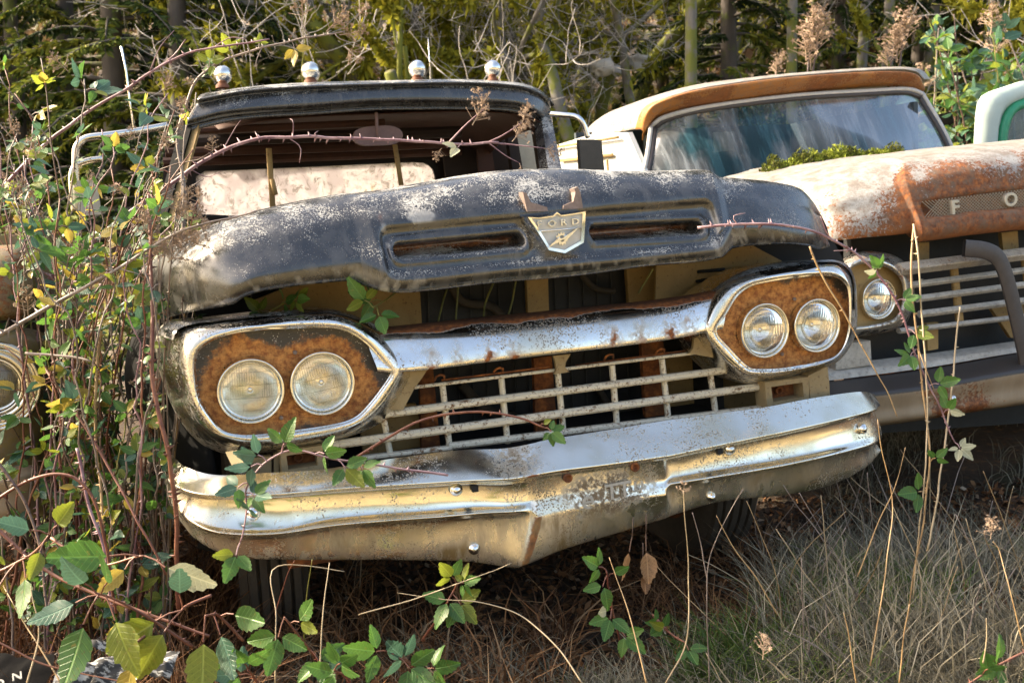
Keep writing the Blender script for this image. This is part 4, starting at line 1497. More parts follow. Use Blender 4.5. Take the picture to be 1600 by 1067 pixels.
Gp = np.array([lv2(O, YR + .02), lv2(O, YR - .03), lv2(O + (A_ - O) * .5, YR - .045), lv2(A_, YR - .02), lv2(B_, YR + .06), lv2(B_, YR + .16)])
Gp = np.stack([resample(Gp[:, j], 24) for j in range(Gp.shape[1])], 1)
part('headlight_surround', None, M['chrome'], rt, V=Gp, F=grid_faces(24, 128, True), attrs={'rust': np.clip(.6 * fbm(Gp, 10, 4) + .35, 0, 1), 'pit': np.clip(.5 + fbm(Gp, 16, 6), 0, 1)})
ctr = np.array(c, float)
V = np.array([lv2(ctr + (O - ctr) * s, YR + .012) for s in np.linspace(0.0, 1.01, 40)])
l3 = U(1371, 467, YR + .012)
D = np.hypot(V[..., 0] - l3[0], V[..., 2] - l3[2])
F = grid_faces(40, 128, True)
part('lamp_panel', None, M['tan'], rt, V=V, F=F[D.reshape(-1)[F].min(1) > .080])
headlight(rt, U(1371, 467, YR), .99, .1)
# guard strap in front of the grille
mb = MB()
P = resample(UL([(1505, 388), (1535, 391), (1555, 400), (1566, 418), (1576, 450), (1588, 500), (1601, 560), (1606, 600)], YR - .13), 40)
w = .034
sec = np.array([[-w, 0, 0], [-w, -.008, 0], [-w * .8, -.012, 0], [w * .8, -.012, 0], [w, -.008, 0], [w, 0, 0], [w * .9, .004, 0], [-w * .9, .004, 0]])
T = np.gradient(P, axis=0)
T /= np.linalg.norm(T, axis=1)[:, None]
nx = np.cross(T, np.array([0, 1.0, 0]))
Gs = np.array([[P[i] + nx[i] * s[0] + np.array([0, s[1], 0]) for s in sec] for i in range(len(P))])
mb.grid(Gs, True)
M['strap'] = mk_flat('dark_painted_strap', (.055, .045, .042), .5, .1, .4, 30)
part('grille_guard', mb, M['strap'], rt, sharp=35)
# lower valance and bumper
Bq = [[seg((1285, 572, YR + .05), (1450, 552, YR + .05), (1600, 531, YR + .05), (1900, 492, YR + .05))],
      [seg((1285, 585, YR - .02), (1450, 565, YR - .02), (1600, 541, YR - .02), (1900, 500, YR - .02))],
      [seg((1285, 596, YR - .03), (1450, 574, YR - .03), (1600, 549, YR - .03), (1900, 506, YR - .03))]]
G, k = net(Bq, (60,), 12)
part('lower_valance', None, M['bar_worn'], rt, V=G, F=grid_faces(*G.shape[:2]), attrs={'rust': .25 * fbm(G, 6, 3), 'bright': 0 * G[..., 0]})
Bq = [[seg((1270, 600, YR - .03), (1450, 577, YR - .03), (1600, 551, YR - .03), (1900, 508, YR - .03))],
      [seg((1270, 624, YR - .16), (1450, 603, YR - .17), (1600, 577, YR - .17), (1900, 534, YR - .17))],
      [seg((1270, 630, YR - .165), (1450, 609, YR - .175), (1600, 583, YR - .175), (1900, 540, YR - .175))],
      [seg((1280, 650, YR - .15), (1450, 630, YR - .16), (1600, 604, YR - .16), (1900, 560, YR - .16))],
      [seg((1290, 670, YR - .15), (1450, 648, YR - .16), (1600, 626, YR - .16), (1900, 584, YR - .16))],
      [seg((1290, 676, YR - .11), (1450, 654, YR - .12), (1600, 631, YR - .12), (1900, 590, YR - .12))]]
G, k = net(Bq, (80,), 40)
tv = np.linspace(0, 1, 40)[:, None] * np.ones(G.shape[:2])
t = NT('bumper_black_and_stain')
n = t.noise(9, 6, .7, stretch=(1, 1, .25))
f = t.noise(70, 6, .75)
top = t.attr('pit')
c_ = t.mix(n, (.17, .10, .045), (.44, .35, .24))
c_ = t.mix(t.step(t.math('ADD', f, t.attr('rust')), .9, 1.05), c_, rust_col(t, 60))
c_ = t.mix(t.step(t.math('ADD', top, t.math('MULTIPLY', f, .3)), .55, .75), c_, (.035, .03, .028))
M['bumper2'] = t.set(Base_Color=c_, Roughness=.5)
bp = part('front_bumper', None, M['bumper2'], rt, V=G, F=grid_faces(*G.shape[:2]), attrs={'pit': 1 - sstep(k[1], k[2] + .04, tv), 'rust': np.clip(.2 + .5 * fbm(G, 5, 2), 0, 1)}, solid=.004)
cbt = U(1489, 623, YR - .168)
part('bumper_bolt', MB().lathe([(.016, .004), (.016, -.002), (.013, -.006), (.006, -.011), (.0005, -.012)], cbt, seg=18), M['bright'], bp)
part('lamp_housing', MB().prism(UL([(1304, 540), (1360, 532), (1362, 570), (1306, 578)], YR - .01), .06), M['bar_worn'], rt, smooth=False)
# fender side and wheel
for sx, X in ((-1, 1.42), (1, 3.32)):
    ys = np.linspace(YR + .1, YR + 1.3, 60)
    zs = np.linspace(-.34, .20, 24)
    V = np.array([[(X, yy, zz) for yy in ys] for zz in zs])
    F = grid_faces(24, 60)
    ce_ = V.reshape(-1, 3)[F].mean(1)
    keep = np.hypot(ce_[:, 1] - YR - .66, (ce_[:, 2] + .42)) > .41
    part('front_fender', None, M['white_truck'], rt, V=V, F=F[keep], solid=.01)
wheel(rt, (1.60, YR + .66, -.44))
wheel(rt, (3.14, YR + .66, -.42))
mb = MB()
mb.bar((1.5, YR + .08, -.42), (3.3, YR + .08, -.40), .07, .1)
part('chassis_rail', mb, M['rust'], rt)
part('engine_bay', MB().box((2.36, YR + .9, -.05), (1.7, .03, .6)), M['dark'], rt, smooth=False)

# cab
YC = 2.15           # windscreen head
glass = [(1005, 268), (1010, 226), (1023, 200), (1042, 187), (1105, 172), (1240, 155), (1364, 147), (1414, 145), (1435, 152), (1449, 175), (1466, 215), (1482, 246), (1488, 262)]
gy = [.62, .66, .68, .69, .71, .73, .73, .72, .70, .66, .60, .54, .52]
# glass sheet: head curve to foot curve
top_c = seg(*[(px, py, YR + 1.0 + g_) for (px, py), g_ in zip(glass[2:9], (.70, .66, .58, .52, .52, .54, .58))])
bot_c = seg((1004, 300, YR + 1.52), (1040, 305, YR + 1.42), (1110, 300, YR + 1.33), (1240, 288, YR + 1.28), (1364, 275, YR + 1.28), (1440, 268, YR + 1.32), (1494, 262, YR + 1.42))
midl = (resample(top_c, 60) + resample(bot_c, 60)) / 2 + np.array([0, -.02, 0])
Gg = np.array([resample(top_c, 60), midl, resample(bot_c, 60)])
Gg = np.stack([resample(Gg[:, j], 20) for j in range(60)], 1)
# widen the sides to the outline in the photograph
t = NT('dusty_windscreen')
st = t.noise(7, 5, .6, stretch=(3.2, .4, .30), dist=.4)
st2 = t.noise(24, 5, .65, stretch=(3, .5, .16), off=3)
spk = t.math('MULTIPLY', t.step(t.vor(70), .13, .07), t.step(t.noise(9, 4), .45, .6))
dust = t.math('ADD', t.math('MULTIPLY', t.step(st, .42, .68), .34), t.math('MULTIPLY', t.step(st2, .48, .68), .22))
dust = t.math('MAXIMUM', dust, t.math('MULTIPLY', spk, .8))
dust = t.math('ADD', dust, .22)
x_, y_, z_ = t.xyz()
tl_ = t.step(t.noise(3, 4, .6, stretch=(1.5, 1, .5), off=6), .44, .62)
dc = t.mix(tl_, (.26, .285, .30), (.045, .12, .15))
dif = t.n('ShaderNodeBsdfDiffuse')
t.put(dif.inputs[0], dc)
tra = t.n('ShaderNodeBsdfTransparent')
tra.inputs[0].default_value = (.70, .80, .84, 1)
glo = t.n('ShaderNodeBsdfGlossy')
glo.inputs[1].default_value = .12
fr = t.n('ShaderNodeFresnel')
fr.inputs[0].default_value = 1.33
frm = t.math('MULTIPLY', fr.outputs[0], .32)
m1 = t.n('ShaderNodeMixShader')
t.put(m1.inputs[0], dust)
t.nt.links.new(tra.outputs[0], m1.inputs[1])
t.nt.links.new(dif.outputs[0], m1.inputs[2])
m2 = t.n('ShaderNodeMixShader')
t.put(m2.inputs[0], frm)
t.nt.links.new(m1.outputs[0], m2.inputs[1])
t.nt.links.new(glo.outputs[0], m2.inputs[2])
t.nt.links.new(m2.outputs[0], t.nt.nodes['Material Output'].inputs[0])
M['dusty_glass'] = t.mat
part('windscreen', None, M['dusty_glass'], rt, V=Gg, F=grid_faces(20, 60), label='dusty streaked windscreen with teal stains')
# gasket around the glass
edge = np.vstack([Gg[:, 0][::-1], Gg[0], Gg[:, -1]])
part('windscreen_gasket', MB().tube(edge + np.array([0, -.006, 0]), .014, 6), M['strap'], rt)
M['trim_white'] = mk_flat('pale_window_trim', (.50, .47, .43), .5, 0, .35, 40)
sc = 1.0
cg = Gg.mean((0, 1))
part('windscreen_trim', MB().tube(cg + (edge - cg) * np.array([1.03, 1, 1.07]) + np.array([0, -.004, 0]), .014, 6), M['trim_white'], rt)
# visor: orange rusted brow over the glass
q1 = [seg((1004, 212, 2.46), (1015, 186, 2.42), (1037, 172, 2.36), (1105, 157, 2.27), (1240, 140, 2.22), (1296, 134, 2.22), (1381, 129, 2.23), (1428, 133, 2.27), (1441, 146, 2.34))]
q0 = [seg((1003, 203, 2.44), (1010, 180, 2.38), (1026, 163, 2.32), (1080, 145, 2.22), (1150, 133, 2.17), (1240, 122, 2.15), (1381, 113, 2.16), (1431, 117, 2.2), (1444, 136, 2.30))]
q2 = [seg((1004, 220, 2.50), (1016, 194, 2.45), (1040, 180, 2.40), (1105, 164, 2.31), (1240, 147, 2.27), (1296, 141, 2.27), (1381, 135, 2.28), (1428, 139, 2.31), (1440, 154, 2.38))]
qm = [(q0[0] * .5 + resample(q1[0], len(q0[0])) * .5) + np.array([0, -.012, 0])]
qt = [off3(q0[0], .03, .006)]
qtt = [off3(q0[0], .08, .010)]
G, k = net([qtt, qt, q0, qm, q1, q2], (120,), 30)
tv = np.linspace(0, 1, 30)[:, None] * np.ones(G.shape[:2])
part('roof_brow', None, M['orange_brow'], rt, V=G, F=grid_faces(*G.shape[:2]), attrs={'rust': .26 + .40 * fbm(G, 7, 5), 'bright': .55 + 0 * tv}, solid=.004)
# roof, curving back along the left side
s0 = seg((1003, 200, 2.46), (1010, 178, 2.40), (1026, 160, 2.34), (1080, 142, 2.25), (1150, 130, 2.2), (1240, 119, 2.18), (1381, 109, 2.2), (1428, 111, 2.23), (1444, 124, 2.30))
s1 = seg((960, 208, 2.95), (975, 182, 2.95), (1010, 156, 2.9), (1078, 136, 2.7), (1150, 126, 2.55), (1240, 117, 2.5), (1381, 108, 2.5), (1428, 112, 2.5), (1446, 128, 2.6))
s2 = s1 * np.array([1, 0, 1]) + np.array([0, 3.45, -.05])
s2[:3] = seg((912, 216, 3.55), (925, 195, 3.5), (962, 172, 3.48))
G, k = net([[s0], [s1], [s2]], (100,), 30)
part('cab_roof', None, M['white_peel'], rt, V=G, F=grid_faces(*G.shape[:2]), attrs={'rust': -.25 + .1 * fbm(G, 6, 3), 'bright': 0 * G[..., 0]}, solid=.006)
# cab side
side = MB()
sp = np.vstack([UL([(1004, 205, 2.44)]), UL([(1003, 330, 2.05)]), UL([(1003, 330, 2.05)]) + [0, 1.5, 0], UL([(912, 222, 3.55)])])
xs = U(1003, 240, 2.3)[0]
side_pts = np.array([(xs, 2.46, U(1004, 206, 2.46)[2]), (xs - .02, 2.0, .28), (xs - .05, 2.0, -.4), (xs - .05, 3.5, -.4), (xs - .02, 3.55, .3), (xs + .0, 3.5, U(1004, 206, 2.46)[2] + .02), (xs, 2.95, U(1004, 206, 2.46)[2] + .035)])
part('cab_side', MB().prism(side_pts, .03, (1, 0, 0)), M['white_truck'], rt, smooth=False)
zt_ = U(1004, 206, 2.46)[2]
mb = MB()
mb.bar((xs - .03, 2.52, zt_ - .02), (xs - .03, 3.5, zt_ + .005), .016, .014)
part('rain_gutter', mb, M['tan'], rt)
mb = MB()
mb.bar((xs - .022, 2.62, zt_ - .11), (xs - .022, 3.4, zt_ - .085), .014, .02)
part('door_gutter', mb, M['tan'], rt)
part('window_bar', MB().bar((xs - .012, 2.72, zt_ - .13), (xs - .03, 2.66, -.1), .012, .012), M['tan'], rt)
M['interior_blue'] = mk_flat('dim_blue_lining', (.03, .045, .055), .7, 0, .3, 8)
# dim cab inside
part('cab_back', MB().box((2.36, 3.42, .33), (1.62, .03, 1.1)), M['interior_blue'], rt, smooth=False)
mb = MB()
for xx in (2.10, 2.62):
    mb2 = MB().box((xx, 3.395, .78), (.16, .012, .13))
    part('rear_window', mb2, M['white_truck'], rt, smooth=False)
part('bench_seat', MB().box((2.36, 3.1, .18), (1.5, .25, .4)), M['pale_trim'], rt, smooth=False)
part('far_door', MB().box((3.17, 2.85, .32), (.03, 1.3, 1.12)), M['interior_blue'], rt, smooth=False)
part('dashboard', MB().box((2.36, 2.05, .22), (1.6, .35, .12)), M['teal'], rt, smooth=False)
part('cowl', MB().prism(np.array([(1.5, 1.86, .275), (3.25, 1.86, .33), (3.25, 1.90, -.5), (1.5, 1.90, -.5)]), .05), M['white_truck'], rt, smooth=False)
# moss bank on the cowl, wipers
def clump(center, rx, ry, rz, n, sz, seed, mat, name, parent=None, label=None, cat=None, tint=(0, 1), kind=None, stiff=.6, frame=True, fn=None):
    """tuft of many small blades over a low mound"""
    r = np.random.default_rng(seed)
    a = r.uniform(0, 2 * np.pi, n)
    q = np.sqrt(r.uniform(0, 1, n))
    px, py = q * np.cos(a) * rx, q * np.sin(a) * ry
    pz = rz * (1 - q**2) * r.uniform(.6, 1.1, n)
    if fn is not None:
        px, py, pz = fn(px, py, pz)
    base = np.stack([px, py, pz], 1) + np.asarray(center)
    dirv = np.stack([r.normal(0, .6, n), r.normal(0, .6, n), r.uniform(.2, 1, n)], 1)
    dirv /= np.linalg.norm(dirv, axis=1)[:, None]
    s = np.cross(dirv, r.normal(0, 1, (n, 3)))
    s /= np.linalg.norm(s, axis=1)[:, None] + 1e-9
    L = sz * r.uniform(.5, 1.4, n)[:, None]
    V = np.stack([base - s * L * .3, base + s * L * .3, base + dirv * L], 1).reshape(-1, 3)
    F = np.arange(3 * n).reshape(-1, 3)
    t_ = np.repeat(np.clip(r.normal((tint[0] + tint[1]) / 2, (tint[1] - tint[0]) / 4, n), 0, 1), 3)
    return V, F, t_


M['moss'] = mk_vary('moss', ((0, (.05, .045, .012)), (.35, (.10, .12, .015)), (.7, (.20, .24, .025)), (1, (.36, .38, .06))), .9, .15)
# moss on the white truck's cowl, wipers
def moss_bank():
    pts = resample(np.array([U(1214, 280, 1.66), U(1260, 268, 1.66), U(1310, 261, 1.66), U(1360, 256, 1.66), U(1402, 251, 1.66)]), 14)
    Vs, Fs, Ts, n0 = [], [], [], 0
    for i, p in enumerate(pts):
        hgt = .085 + .035 * vnoise(np.array([[i * .9, 0, 0]]), 1, 4)[0]
        V, F, t_ = clump(p + np.array([0, .03, -.02]), .075, .10, hgt + .02, 800, .016, 40 + i, None, '', tint=(.25, .95) if i % 5 not in (0, 3) else (0, .45))
        Vs.append(V)
        Fs.append(F + n0)
        Ts.append(t_)
        n0 += len(V)
    V = to_world(np.vstack(Vs))
    o = whole('moss_bank', None, M['moss'], 'bright green moss heaped below the dusty windscreen of the white truck', 'moss', to_world(U(1310, 262, 1.66)), None, 'stuff', False, V, np.vstack(Fs), {'tint': np.concatenate(Ts)})
moss_bank()
mb = MB()
mb.tube(UL([(1188, 279, 1.70), (1215, 268, 1.72), (1232, 263, 1.75)]), .008, 6)
part('wiper', mb, M['strap'], rt)
mb = MB()
mb.tube(UL([(1345, 251, 1.74), (1370, 245, 1.76), (1400, 248, 1.76), (1440, 250, 1.74)]), .007, 6)
part('wiper', mb, M['strap'], rt)

# ------------------------------------------------------------------ the ochre truck at the left edge
M['ochre'] = mk_peeling('faded_ochre_paint', (.19, .145, .045), .08, .7)
lt = thing_row('old_truck', 'faded ochre truck with one big round headlight, half hidden by brambles beside the black truck', 'truck', (-2.2, 1.9, -.80))
YL = .62
Ra = [[seg((-420, 560, YL + .10), (-200, 525, YL + .08), (-60, 515, YL + .06), (30, 514, YL + .08), (62, 520, YL + .2), (74, 530, YL + .5))],
      [seg((-420, 580, YL - .02), (-200, 545, YL - .02), (-60, 530, YL - .02), (30, 528, YL + .0), (64, 540, YL + .1), (78, 560, YL + .5))],
      [seg((-420, 640, YL), (-200, 600, YL), (-60, 590, YL), (30, 590, YL + .01), (66, 600, YL + .1), (80, 610, YL + .5))],
      [seg((-420, 700, YL), (-200, 670, YL), (-60, 655, YL), (30, 655, YL + .01), (68, 660, YL + .1), (82, 665, YL + .5))],
      [seg((-420, 780, YL + .04), (-200, 750, YL + .04), (-60, 735, YL + .04), (30, 730, YL + .05), (70, 728, YL + .14), (84, 728, YL + .5))]]
G, k = net(Ra, (80,), 40)
part('front_fender', None, M['ochre'], lt, V=G, F=grid_faces(*G.shape[:2]), attrs={'rust': .1 + .3 * fbm(G, 6, 2), 'bright': 0 * G[..., 0]}, solid=.01)
Ra = [[seg((-420, 470, YL + 1.3), (-100, 430, YL + 1.3), (20, 410, YL + 1.3), (46, 408, YL + 1.3))],
      [seg((-420, 420, YL + .2), (-100, 395, YL + .2), (20, 385, YL + .2), (44, 392, YL + .3))],
      [seg((-420, 450, YL + .02), (-100, 425, YL + .02), (20, 412, YL + .04), (48, 414, YL + .15))],
      [seg((-420, 510, YL - .03), (-100, 490, YL - .03), (15, 480, YL - .02), (50, 478, YL + .12))],
      [seg((-420, 530, YL + .01), (-100, 508, YL + .01), (15, 497, YL + .02), (52, 494, YL + .13))]]
G, k = net(Ra, (60,), 40)
part('hood', None, M['ochre'], lt, V=G, F=grid_faces(*G.shape[:2]), attrs={'rust': .15 + .35 * fbm(G, 6, 5), 'bright': 0 * G[..., 0]}, solid=.01)
cL = U(-12, 603, YL - .02)
mb = MB().lathe([(.083, .0), (.088, -.018), (.096, -.022), (.104, -.008), (.112, .004), (.118, -.012), (.124, -.020), (.130, -.014), (.134, .02)], cL, seg=64)
part('headlight_ring', mb, M['old_chrome'], lt)
headlight(lt, cL, 1.0, .2)
cL2 = U(-560, 660, YL - .02)
headlight(lt, cL2, 1.0, .2)
part('headlight_ring', MB().lathe([(.083, .0), (.088, -.018), (.104, -.008), (.124, -.020), (.134, .02)], cL2, seg=64), M['old_chrome'], lt)
Ra = [[seg((-420, 770, YL - .02), (-60, 738, YL - .02), (40, 728, YL + .0), (68, 730, YL + .12))],
      [seg((-420, 790, YL - .14), (-60, 756, YL - .14), (40, 744, YL - .12), (74, 742, YL + .05))],
      [seg((-420, 820, YL - .13), (-60, 784, YL - .13), (40, 772, YL - .11), (75, 766, YL + .06))],
      [seg((-420, 850, YL - .13), (-60, 812, YL - .13), (40, 800, YL - .11), (74, 792, YL + .07))],
      [seg((-420, 862, YL - .08), (-60, 824, YL - .08), (40, 810, YL - .06), (70, 802, YL + .1))]]
G, k = net(Ra, (50,), 30)
part('front_bumper', None, M['bumper2'], lt, V=G, F=grid_faces(*G.shape[:2]), attrs={'pit': 0 * G[..., 0], 'rust': .2 + .4 * fbm(G, 5, 2)}, solid=.006)
part('fender_flank', MB().box((-1.36, YL + .75, .0), (.02, 1.1, .44)), M['ochre'], lt, smooth=False)
part('engine_bay', MB().box((-2.2, YL + .6, -.0), (1.6, .03, .5)), M['dark'], lt, smooth=False)
part('grille_panel', MB().prism(UL([(-260, 560), (-520, 600), (-520, 760), (-260, 730)], YL + .02), .02), M['tan'], lt, smooth=False)
wheel(lt, (-1.50, YL + .8, -.55))
wheel(lt, (-2.95, YL + .8, -.62))
mb = MB()
mb.box((-2.2, YL + 1.7, .12), (1.55, 1.2, .65))
part('cab', mb, M['ochre'], lt, smooth=False)

# ------------------------------------------------------------------ the white cab with the green window frame, far right
ft = thing_row('old_truck_cab', 'white truck cab with a green window frame at the right edge of the row', 'truck', (4.9, 3.0, -.75))
YT = 2.75
oc = [(1527, 260), (1531, 233), (1534, 180), (1537, 160), (1543, 150), (1555, 143), (1600, 128), (1760, 100), (1980, 90), (2080, 110), (2110, 260)]
ic = [(1562, 262), (1563, 235), (1566, 205), (1571, 186), (1577, 175), (1586, 167), (1610, 157), (1760, 130), (1960, 120), (2040, 140), (2066, 262)]
M['mint'] = mk_flat('pale_mint_paint', (.44, .53, .49), .5, 0, .15, 12)
M['green'] = mk_flat('green_enamel', (.02, .26, .13), .4, 0, .25, 20)
o_, i_ = UL(oc, YT), UL(ic, YT)
mb = MB()
mb.grid(np.array([o_ + [1.12, 1.0, -.02], o_ + [.36, .32, 0], o_ + [0, .05, 0], o_ * .98 + .02 * i_ + [0, -.01, 0], o_ * .4 + i_ * .6 + [0, -.03, 0], i_ + [0, .03, 0]]))
part('cab_shell', mb, M['mint'], ft, solid=.01)
mb = MB()
mb.tube(i_ + np.array([0, -.004, 0]), .036, 8)
part('window_frame', mb, M['green'], ft)
part('windscreen', MB().prism(i_ + np.array([0, .04, 0]), .008), M['dusty_glass'], ft, smooth=False)
part('cab_lining', MB().prism(i_ + np.array([0, 1.1, 0]), .03), M['interior_dark'], ft, smooth=False)
lo = UL([(1527, 258), (2112, 258), (2120, 420), (1535, 420)], YT)
part('cab_front', MB().prism(lo, .06), M['white_truck'], ft, smooth=False)
# ------------------------------------------------------------------ ground
SLOPE = math.tan(0.07079)
XD = np.array([math.cos(.33653), math.sin(.33653)])
YD = np.array([-XD[1], XD[0]])


def gh(x, y):
    """ground height: the bank under the trucks, dropping gently towards the viewer, a wooded hill behind"""
    x, y = np.asarray(x, float), np.asarray(y, float)
    u = (x - ROW_T[0]) * XD[0] + (y - ROW_T[1]) * XD[1]
    v = (x - ROW_T[0]) * YD[0] + (y - ROW_T[1]) * YD[1]
    base = -.09 + SLOPE * np.clip(u, -6, 8) + SLOPE * .3 * (np.clip(u, -30, 30) - np.clip(u, -6, 8))
    hill = .40 * np.clip(y - 14, 0, 200) ** 1.0 + .06 * np.clip(y - 7, 0, 7)
    hill = np.where(y > 52, .40 * 38 + .42 + (y - 52) * .25, hill)
    P = np.stack([x, y, 0 * x], -1)
    bump_ = .05 * fbm(P, .8, 3) + .015 * fbm(P, 5, 5) + np.clip((np.hypot(x, y - 2) - 10) / 20, 0, 1) * .5 * fbm(P, .12, 8)
    return base + hill + bump_


t = NT('forest_floor')
n = t.noise(3, 7, .7)
f = t.noise(45, 7, .75)
c = t.mix(f, (.012, .008, .005), (.075, .045, .022))
c = t.mix(t.step(t.noise(18, 6, .7, off=3), .52, .66), c, (.13, .065, .022))
g_ = t.step(n, .56, .66)
c = t.mix(t.math('MULTIPLY', g_, .6), c, (.055, .06, .016))
far = t.attr('far')
litter = t.mix(t.noise(5, 6, .75, off=7), (.08, .06, .04), (.44, .35, .28))
litter = t.mix(t.step(t.noise(1.2, 4, .6, off=2), .48, .62), litter, (.075, .085, .022))
c = t.mix(far, c, litter)
straw = t.mix(t.noise(4, 6, .75, off=11), (.24, .18, .085), (.52, .44, .25))
c = t.mix(t.attr('straw'), c, straw)
t.bump(t.math('ADD', f, t.noise(9, 5, .7)), .9, .03)
M['ground'] = t.set(Base_Color=c, Roughness=.95)


def axis_steps(lo, hi, core0, core1, fine, ratio=1.13):
    a = list(np.arange(core0, core1, fine))
    s, p = fine, core0
    left = []
    while p > lo:
        s *= ratio
        p -= s
        left.append(p)
    s, p = fine, a[-1]
    right = []
    while p < hi:
        s *= ratio
        p += s
        right.append(p)
    return np.array(left[::-1] + a + right)


gx = axis_steps(-120, 120, -4, 5, .06)
gy = axis_steps(-120, 130, .8, 8, .06)
X, Y = np.meshgrid(gx, gy)
Z = gh(X, Y)
V = np.stack([X, Y, Z], -1)
far = np.clip((Y - 7) / 4, 0, 1)
strw = np.clip((2.35 - Y + .5 * fbm(V, .7, 4)) / 1.0, 0, 1) * (1 - far)
strw = np.maximum(strw, np.clip((X - 2.5 - .5 * Y + .6 * fbm(V, .6, 9)) / 1.5, 0, 1) * (Y < 2.0))
whole('ground', None, M['ground'], None, None, (0, 0, 0), None, 'structure', True, V, grid_faces(*X.shape), {'far': far, 'straw': strw})

# ------------------------------------------------------------------ trees
def tube_tree(mb, P, r0, r1, seg=8, wob=.0, rg=None):
    P = resample(np.asarray(P, float), max(6, len(P) * 3))
    if wob:
        P = P + wob * np.stack([fbm(P, 1.3, 5), fbm(P, 1.3, 9), 0 * P[:, 0]], 1)
    mb.tube(P, np.linspace(r0, r1, len(P)), seg)
    return P


def blades(base, dirv, L, Wd, r, jitter=.0):
    """flat leaf-like quads (two triangles each), base point, direction, length, width"""
    n = len(base)
    s = np.cross(dirv, r.normal(0, 1, (n, 3)))
    s /= np.linalg.norm(s, axis=1)[:, None] + 1e-9
    L = np.broadcast_to(L, (n,))[:, None]
    Wd = np.broadcast_to(Wd, (n,))[:, None]
    V = np.stack([base, base + dirv * L * .5 - s * Wd * .5, base + dirv * L, base + dirv * L * .5 + s * Wd * .5], 1).reshape(-1, 3)
    F = np.arange(4 * n).reshape(-1, 4)
    return V, F


M['conifer'] = mk_vary('conifer_needles', ((0, (.010, .020, .008)), (.5, (.040, .068, .016)), (.8, (.13, .16, .022)), (1, (.26, .26, .04))), .8, .25)
M['bark_dark'] = mk_bark('conifer_bark', (.035, .028, .024), (.13, .11, .095), (.10, .12, .03), .3)
M['bark_mossy'] = mk_bark('mossy_bark', (.03, .025, .018), (.10, .08, .06), (.13, .14, .018), .95)
M['bark_grey'] = mk_bark('grey_bark', (.055, .050, .045), (.24, .22, .195), (.13, .14, .025), .55)
M['moss_hang'] = mk_vary('hanging_moss', ((0, (.04, .04, .007)), (.4, (.125, .13, .014)), (.75, (.27, .26, .025)), (1, (.44, .40, .05))), .9, .35)
M['twig'] = mk_flat('grey_twigs', (.40, .37, .35), .9, 0, .4, 4)


def make_conifer(seed, h=14.0, bare=1.5, spread=2.4, nb=60, dens=1.0, tr0=None):
    """trunk mesh and crown mesh of one conifer with drooping boughs"""
    r = np.random.default_rng(seed)
    tb = MB()
    P = np.array([[.0, 0, -.3], [.03, .02, h * .3], [-.04, .03, h * .6], [0, 0, h]])
    tube_tree(tb, P, tr0 or (.10 + .005 * h), .02, 9, .10)
    bV, bF, bT, n0 = [], [], [], 0
    for i in range(nb):
        z0 = bare + (h - bare) * (i / nb) ** 1.15
        a = r.uniform(0, 2 * np.pi)
        L = spread * (1 - (z0 - bare) / (h - bare)) ** .7 * r.uniform(.55, 1.15) + .25
        d = np.array([math.cos(a), math.sin(a), 0])
        s = np.linspace(0, 1, 6)[:, None]
        B = np.array([0, 0, z0]) + d * L * s + np.array([0, 0, 1]) * (.18 * L * s - .55 * L * s**2)
        tb.tube(B, np.linspace(.035, .006, 6), 4, False)
        n = int(130 * L * dens)
        q = r.uniform(.12, 1, n)
        pts = np.stack([np.interp(q, s[:, 0], B[:, j]) for j in range(3)], 1)
        side = np.cross(d, (0, 0, 1))
        sg = r.choice([-1, 1], n)[:, None]
        dv = d * r.uniform(.1, .7, (n, 1)) + side * sg * r.uniform(.1, .9, (n, 1)) + np.array([0, 0, -1]) * r.uniform(.0, .8, (n, 1))
        dv /= np.linalg.norm(dv, axis=1)[:, None]
        V, F = blades(pts, dv, r.uniform(.08, .24, n) * (1.1 - .4 * q), r.uniform(.03, .06, n), r)
        bV.append(V)
        bF.append(F + n0)
        n0 += len(V)
        t0 = r.uniform(.15, .95)
        bT.append(np.repeat(np.clip(t0 + r.normal(0, .15, n), 0, 1), 4))
    return mesh_from('trunk', np.vstack(tb.V), tb.F), mesh_from('crown', np.vstack(bV), np.vstack(bF), False, {'tint': np.concatenate(bT)})


